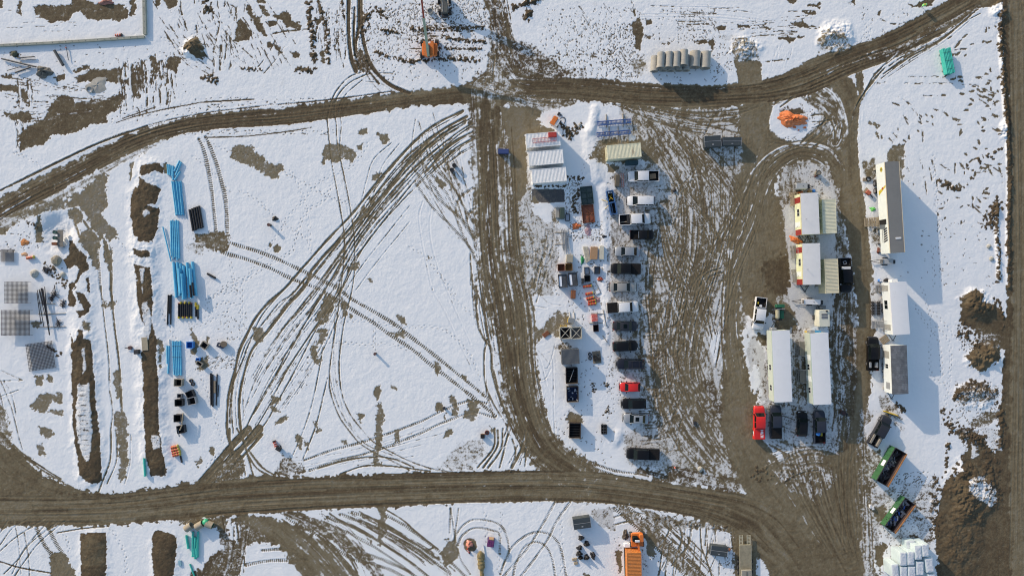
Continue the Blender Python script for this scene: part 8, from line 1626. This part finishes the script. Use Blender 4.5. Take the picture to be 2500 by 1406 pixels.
crate('yellow_board', 'yellow and tan board at the top end of the right pale green trailer', 1980, 810, 22, 4, 2, 1.0, mat('ochre_yellow', (.5, .36, .08), .7), cat='board'); crate('blue_sheet', 'blue sheet at the top end of the right pale green trailer', 1997, 810, 16, 5, 0, 1.6, mat('sheet_blue', (.05, .28, .55), .6), cat='sheet'); crate('dark_hood', 'dark hooded unit between the slim compressor and the large generator', 2010, 750, 13, 8, 0, 1.2, mat('hood_grey', (.12, .14, .15), .5), cat='box')
def cone(cx, cy, lab):
    t = thing('traffic_cone', lab, 'traffic cone', at(cx, cy, .3), 0); MB().tube((0, 0, .04), (0, 0, .7), .16, 12, .03).build('cone', mat('drum_orange', (.62, .09, .03)), t); MB().box(-.2, .2, -.2, .2, 0, .04).build('base', TRIM, t); MB().tube((0, 0, .3), (0, 0, .42), .115, 12, .09).build('reflective_band', WHITE, t)
cone(1648, 1142, 'orange traffic cone on the mud spit below the covered black pickup')
crate('black_rubbish', 'small black heap on the mud in the middle lane', 1697, 1033, 8, 9, 5, .25, TRIM, cat='heap'); tarp('black_rubbish', 'black scrap on trampled snow right of the beige sheets', 1475, 578, .45, .3, .12, BLKP, seed=97); tarp('dark_scrap', 'dark scrap by the snow pile near the white pickup', 1647, 465, .4, .4, .3, TRIM, seed=98)
t = thing('flag_marker', 'small green and yellow marker box at the top right by the lane', 'marker', at(2260, 11, 1.2), math.radians(5)); MB().rbox(-.3, .3, -.18, .18, .6, 1.2, .05).build('box', mat('lime_marker', (.25, .65, .2), .5), t); MB().tube((0, 0, 0), (0, 0, .6), .05, 6).build('post', TRIM, t); MB().box(-.25, .05, -.12, .12, 1.202, 1.22).build('yellow_panel', YEL, t)
# ------------------------------------------------------------------ the worker beside the bottom grey bin
def person(lab, cx, cy, deg):
    t = thing('person', lab, 'person', at(cx, cy, .9), math.radians(deg)); V3 = Vector
    J = {'pelvis': (0, 0, .92), 'waist': (.06, 0, 1.05), 'chest': (.24, 0, 1.26), 'neck': (.36, 0, 1.40), 'head': (.44, 0, 1.50), 'crown': (.50, 0, 1.60)}
    for s, q in ((-1, 'r'), (1, 'l')):
        J.update({'sh' + q: (.28, s * .19, 1.32), 'el' + q: (.45, s * .26, 1.08), 'wr' + q: (.68, s * .18, 1.06), 'hd' + q: (.76, s * .16, 1.05), 'hip' + q: (0, s * .10, .90), 'kn' + q: (.10, s * .13, .50), 'an' + q: (-.02, s * .13, .10), 'to' + q: (.17, s * .15, .05)})
    R_ = {'pelvis': .16, 'waist': .14, 'chest': .17, 'neck': .065, 'head': .10, 'crown': .09}
    for q in 'rl': R_.update({'sh' + q: .085, 'el' + q: .06, 'wr' + q: .042, 'hd' + q: .04, 'hip' + q: .11, 'kn' + q: .075, 'an' + q: .055, 'to' + q: .045})
    E = [('pelvis', 'waist'), ('waist', 'chest'), ('chest', 'neck'), ('neck', 'head'), ('head', 'crown')]
    for q in 'rl':
        E += [('chest', 'sh' + q), ('sh' + q, 'el' + q), ('el' + q, 'wr' + q), ('wr' + q, 'hd' + q), ('pelvis', 'hip' + q), ('hip' + q, 'kn' + q), ('kn' + q, 'an' + q), ('an' + q, 'to' + q)]
        s = -1 if q == 'r' else 1; hx, hy, hz = J['hd' + q]
        for k in range(4):
            n1, n2 = 'f%d%s' % (k, q), 'g%d%s' % (k, q); J[n1] = (hx + .05, hy + (k - 1.5) * .022, hz - .005); J[n2] = (hx + .085 + .008 * (k in (1, 2)), hy + (k - 1.5) * .022, hz - .035); R_[n1] = .010; R_[n2] = .008; E += [('hd' + q, n1), (n1, n2)]
        J['th' + q] = (hx + .02, hy - s * .05, hz - .02); R_['th' + q] = .011; E.append(('hd' + q, 'th' + q))
    names = list(J); me = bpy.data.meshes.new('body'); me.from_pydata([J[n] for n in names], [(names.index(a_), names.index(b_)) for a_, b_ in E], [])
    o = bpy.data.objects.new('body', me); COL.objects.link(o); sk = o.modifiers.new('skin', 'SKIN'); sub = o.modifiers.new('sub', 'SUBSURF'); sub.levels = 1; sub.render_levels = 2
    for i, n in enumerate(names): me.skin_vertices[0].data[i].radius = (R_[n], R_[n]); me.skin_vertices[0].data[i].use_root = (n == 'pelvis')
    me.materials.append(mat('work_trousers', (.03, .03, .035), .9)); o.parent = t
    J2 = J
    jk = MB(); 
    for (p, r1, q, r2) in (((.02, 0, .96), .19, (.26, 0, 1.28), .22), ((.26, 0, 1.28), .22, (.35, 0, 1.38), .12)): jk.tube(p, q, r1, 16, r2)
    for s in (-1, 1): jk.tube((.28, s * .17, 1.32), (.45, s * .26, 1.08), .10, 12, .08); jk.tube((.45, s * .26, 1.08), (.64, s * .19, 1.06), .08, 12, .06); jk.sphere((.45, s * .26, 1.08), .08, n=10, m=6); jk.sphere((.28, s * .17, 1.32), .10, n=10, m=6)
    jk.build('jacket', mat('jacket_rust', (.30, .11, .045), .8, 0, .2, 6), t)
    hh = MB().sphere((.47, 0, 1.60), .15, .75, 18, 9).tube((.50, 0, 1.585), (.50, 0, 1.60), .18, 18); hh.build('hard_hat', mat('dark_hat', (.03, .022, .03), .4), t)
    MB().sphere((.56, 0, 1.50), .02, n=6, m=4).build('nose', mat('skin', (.45, .28, .2), .6), t)
person('worker in a rust brown jacket and dark hat leaning at the grey slatted bin', 1782, 1340, 178)
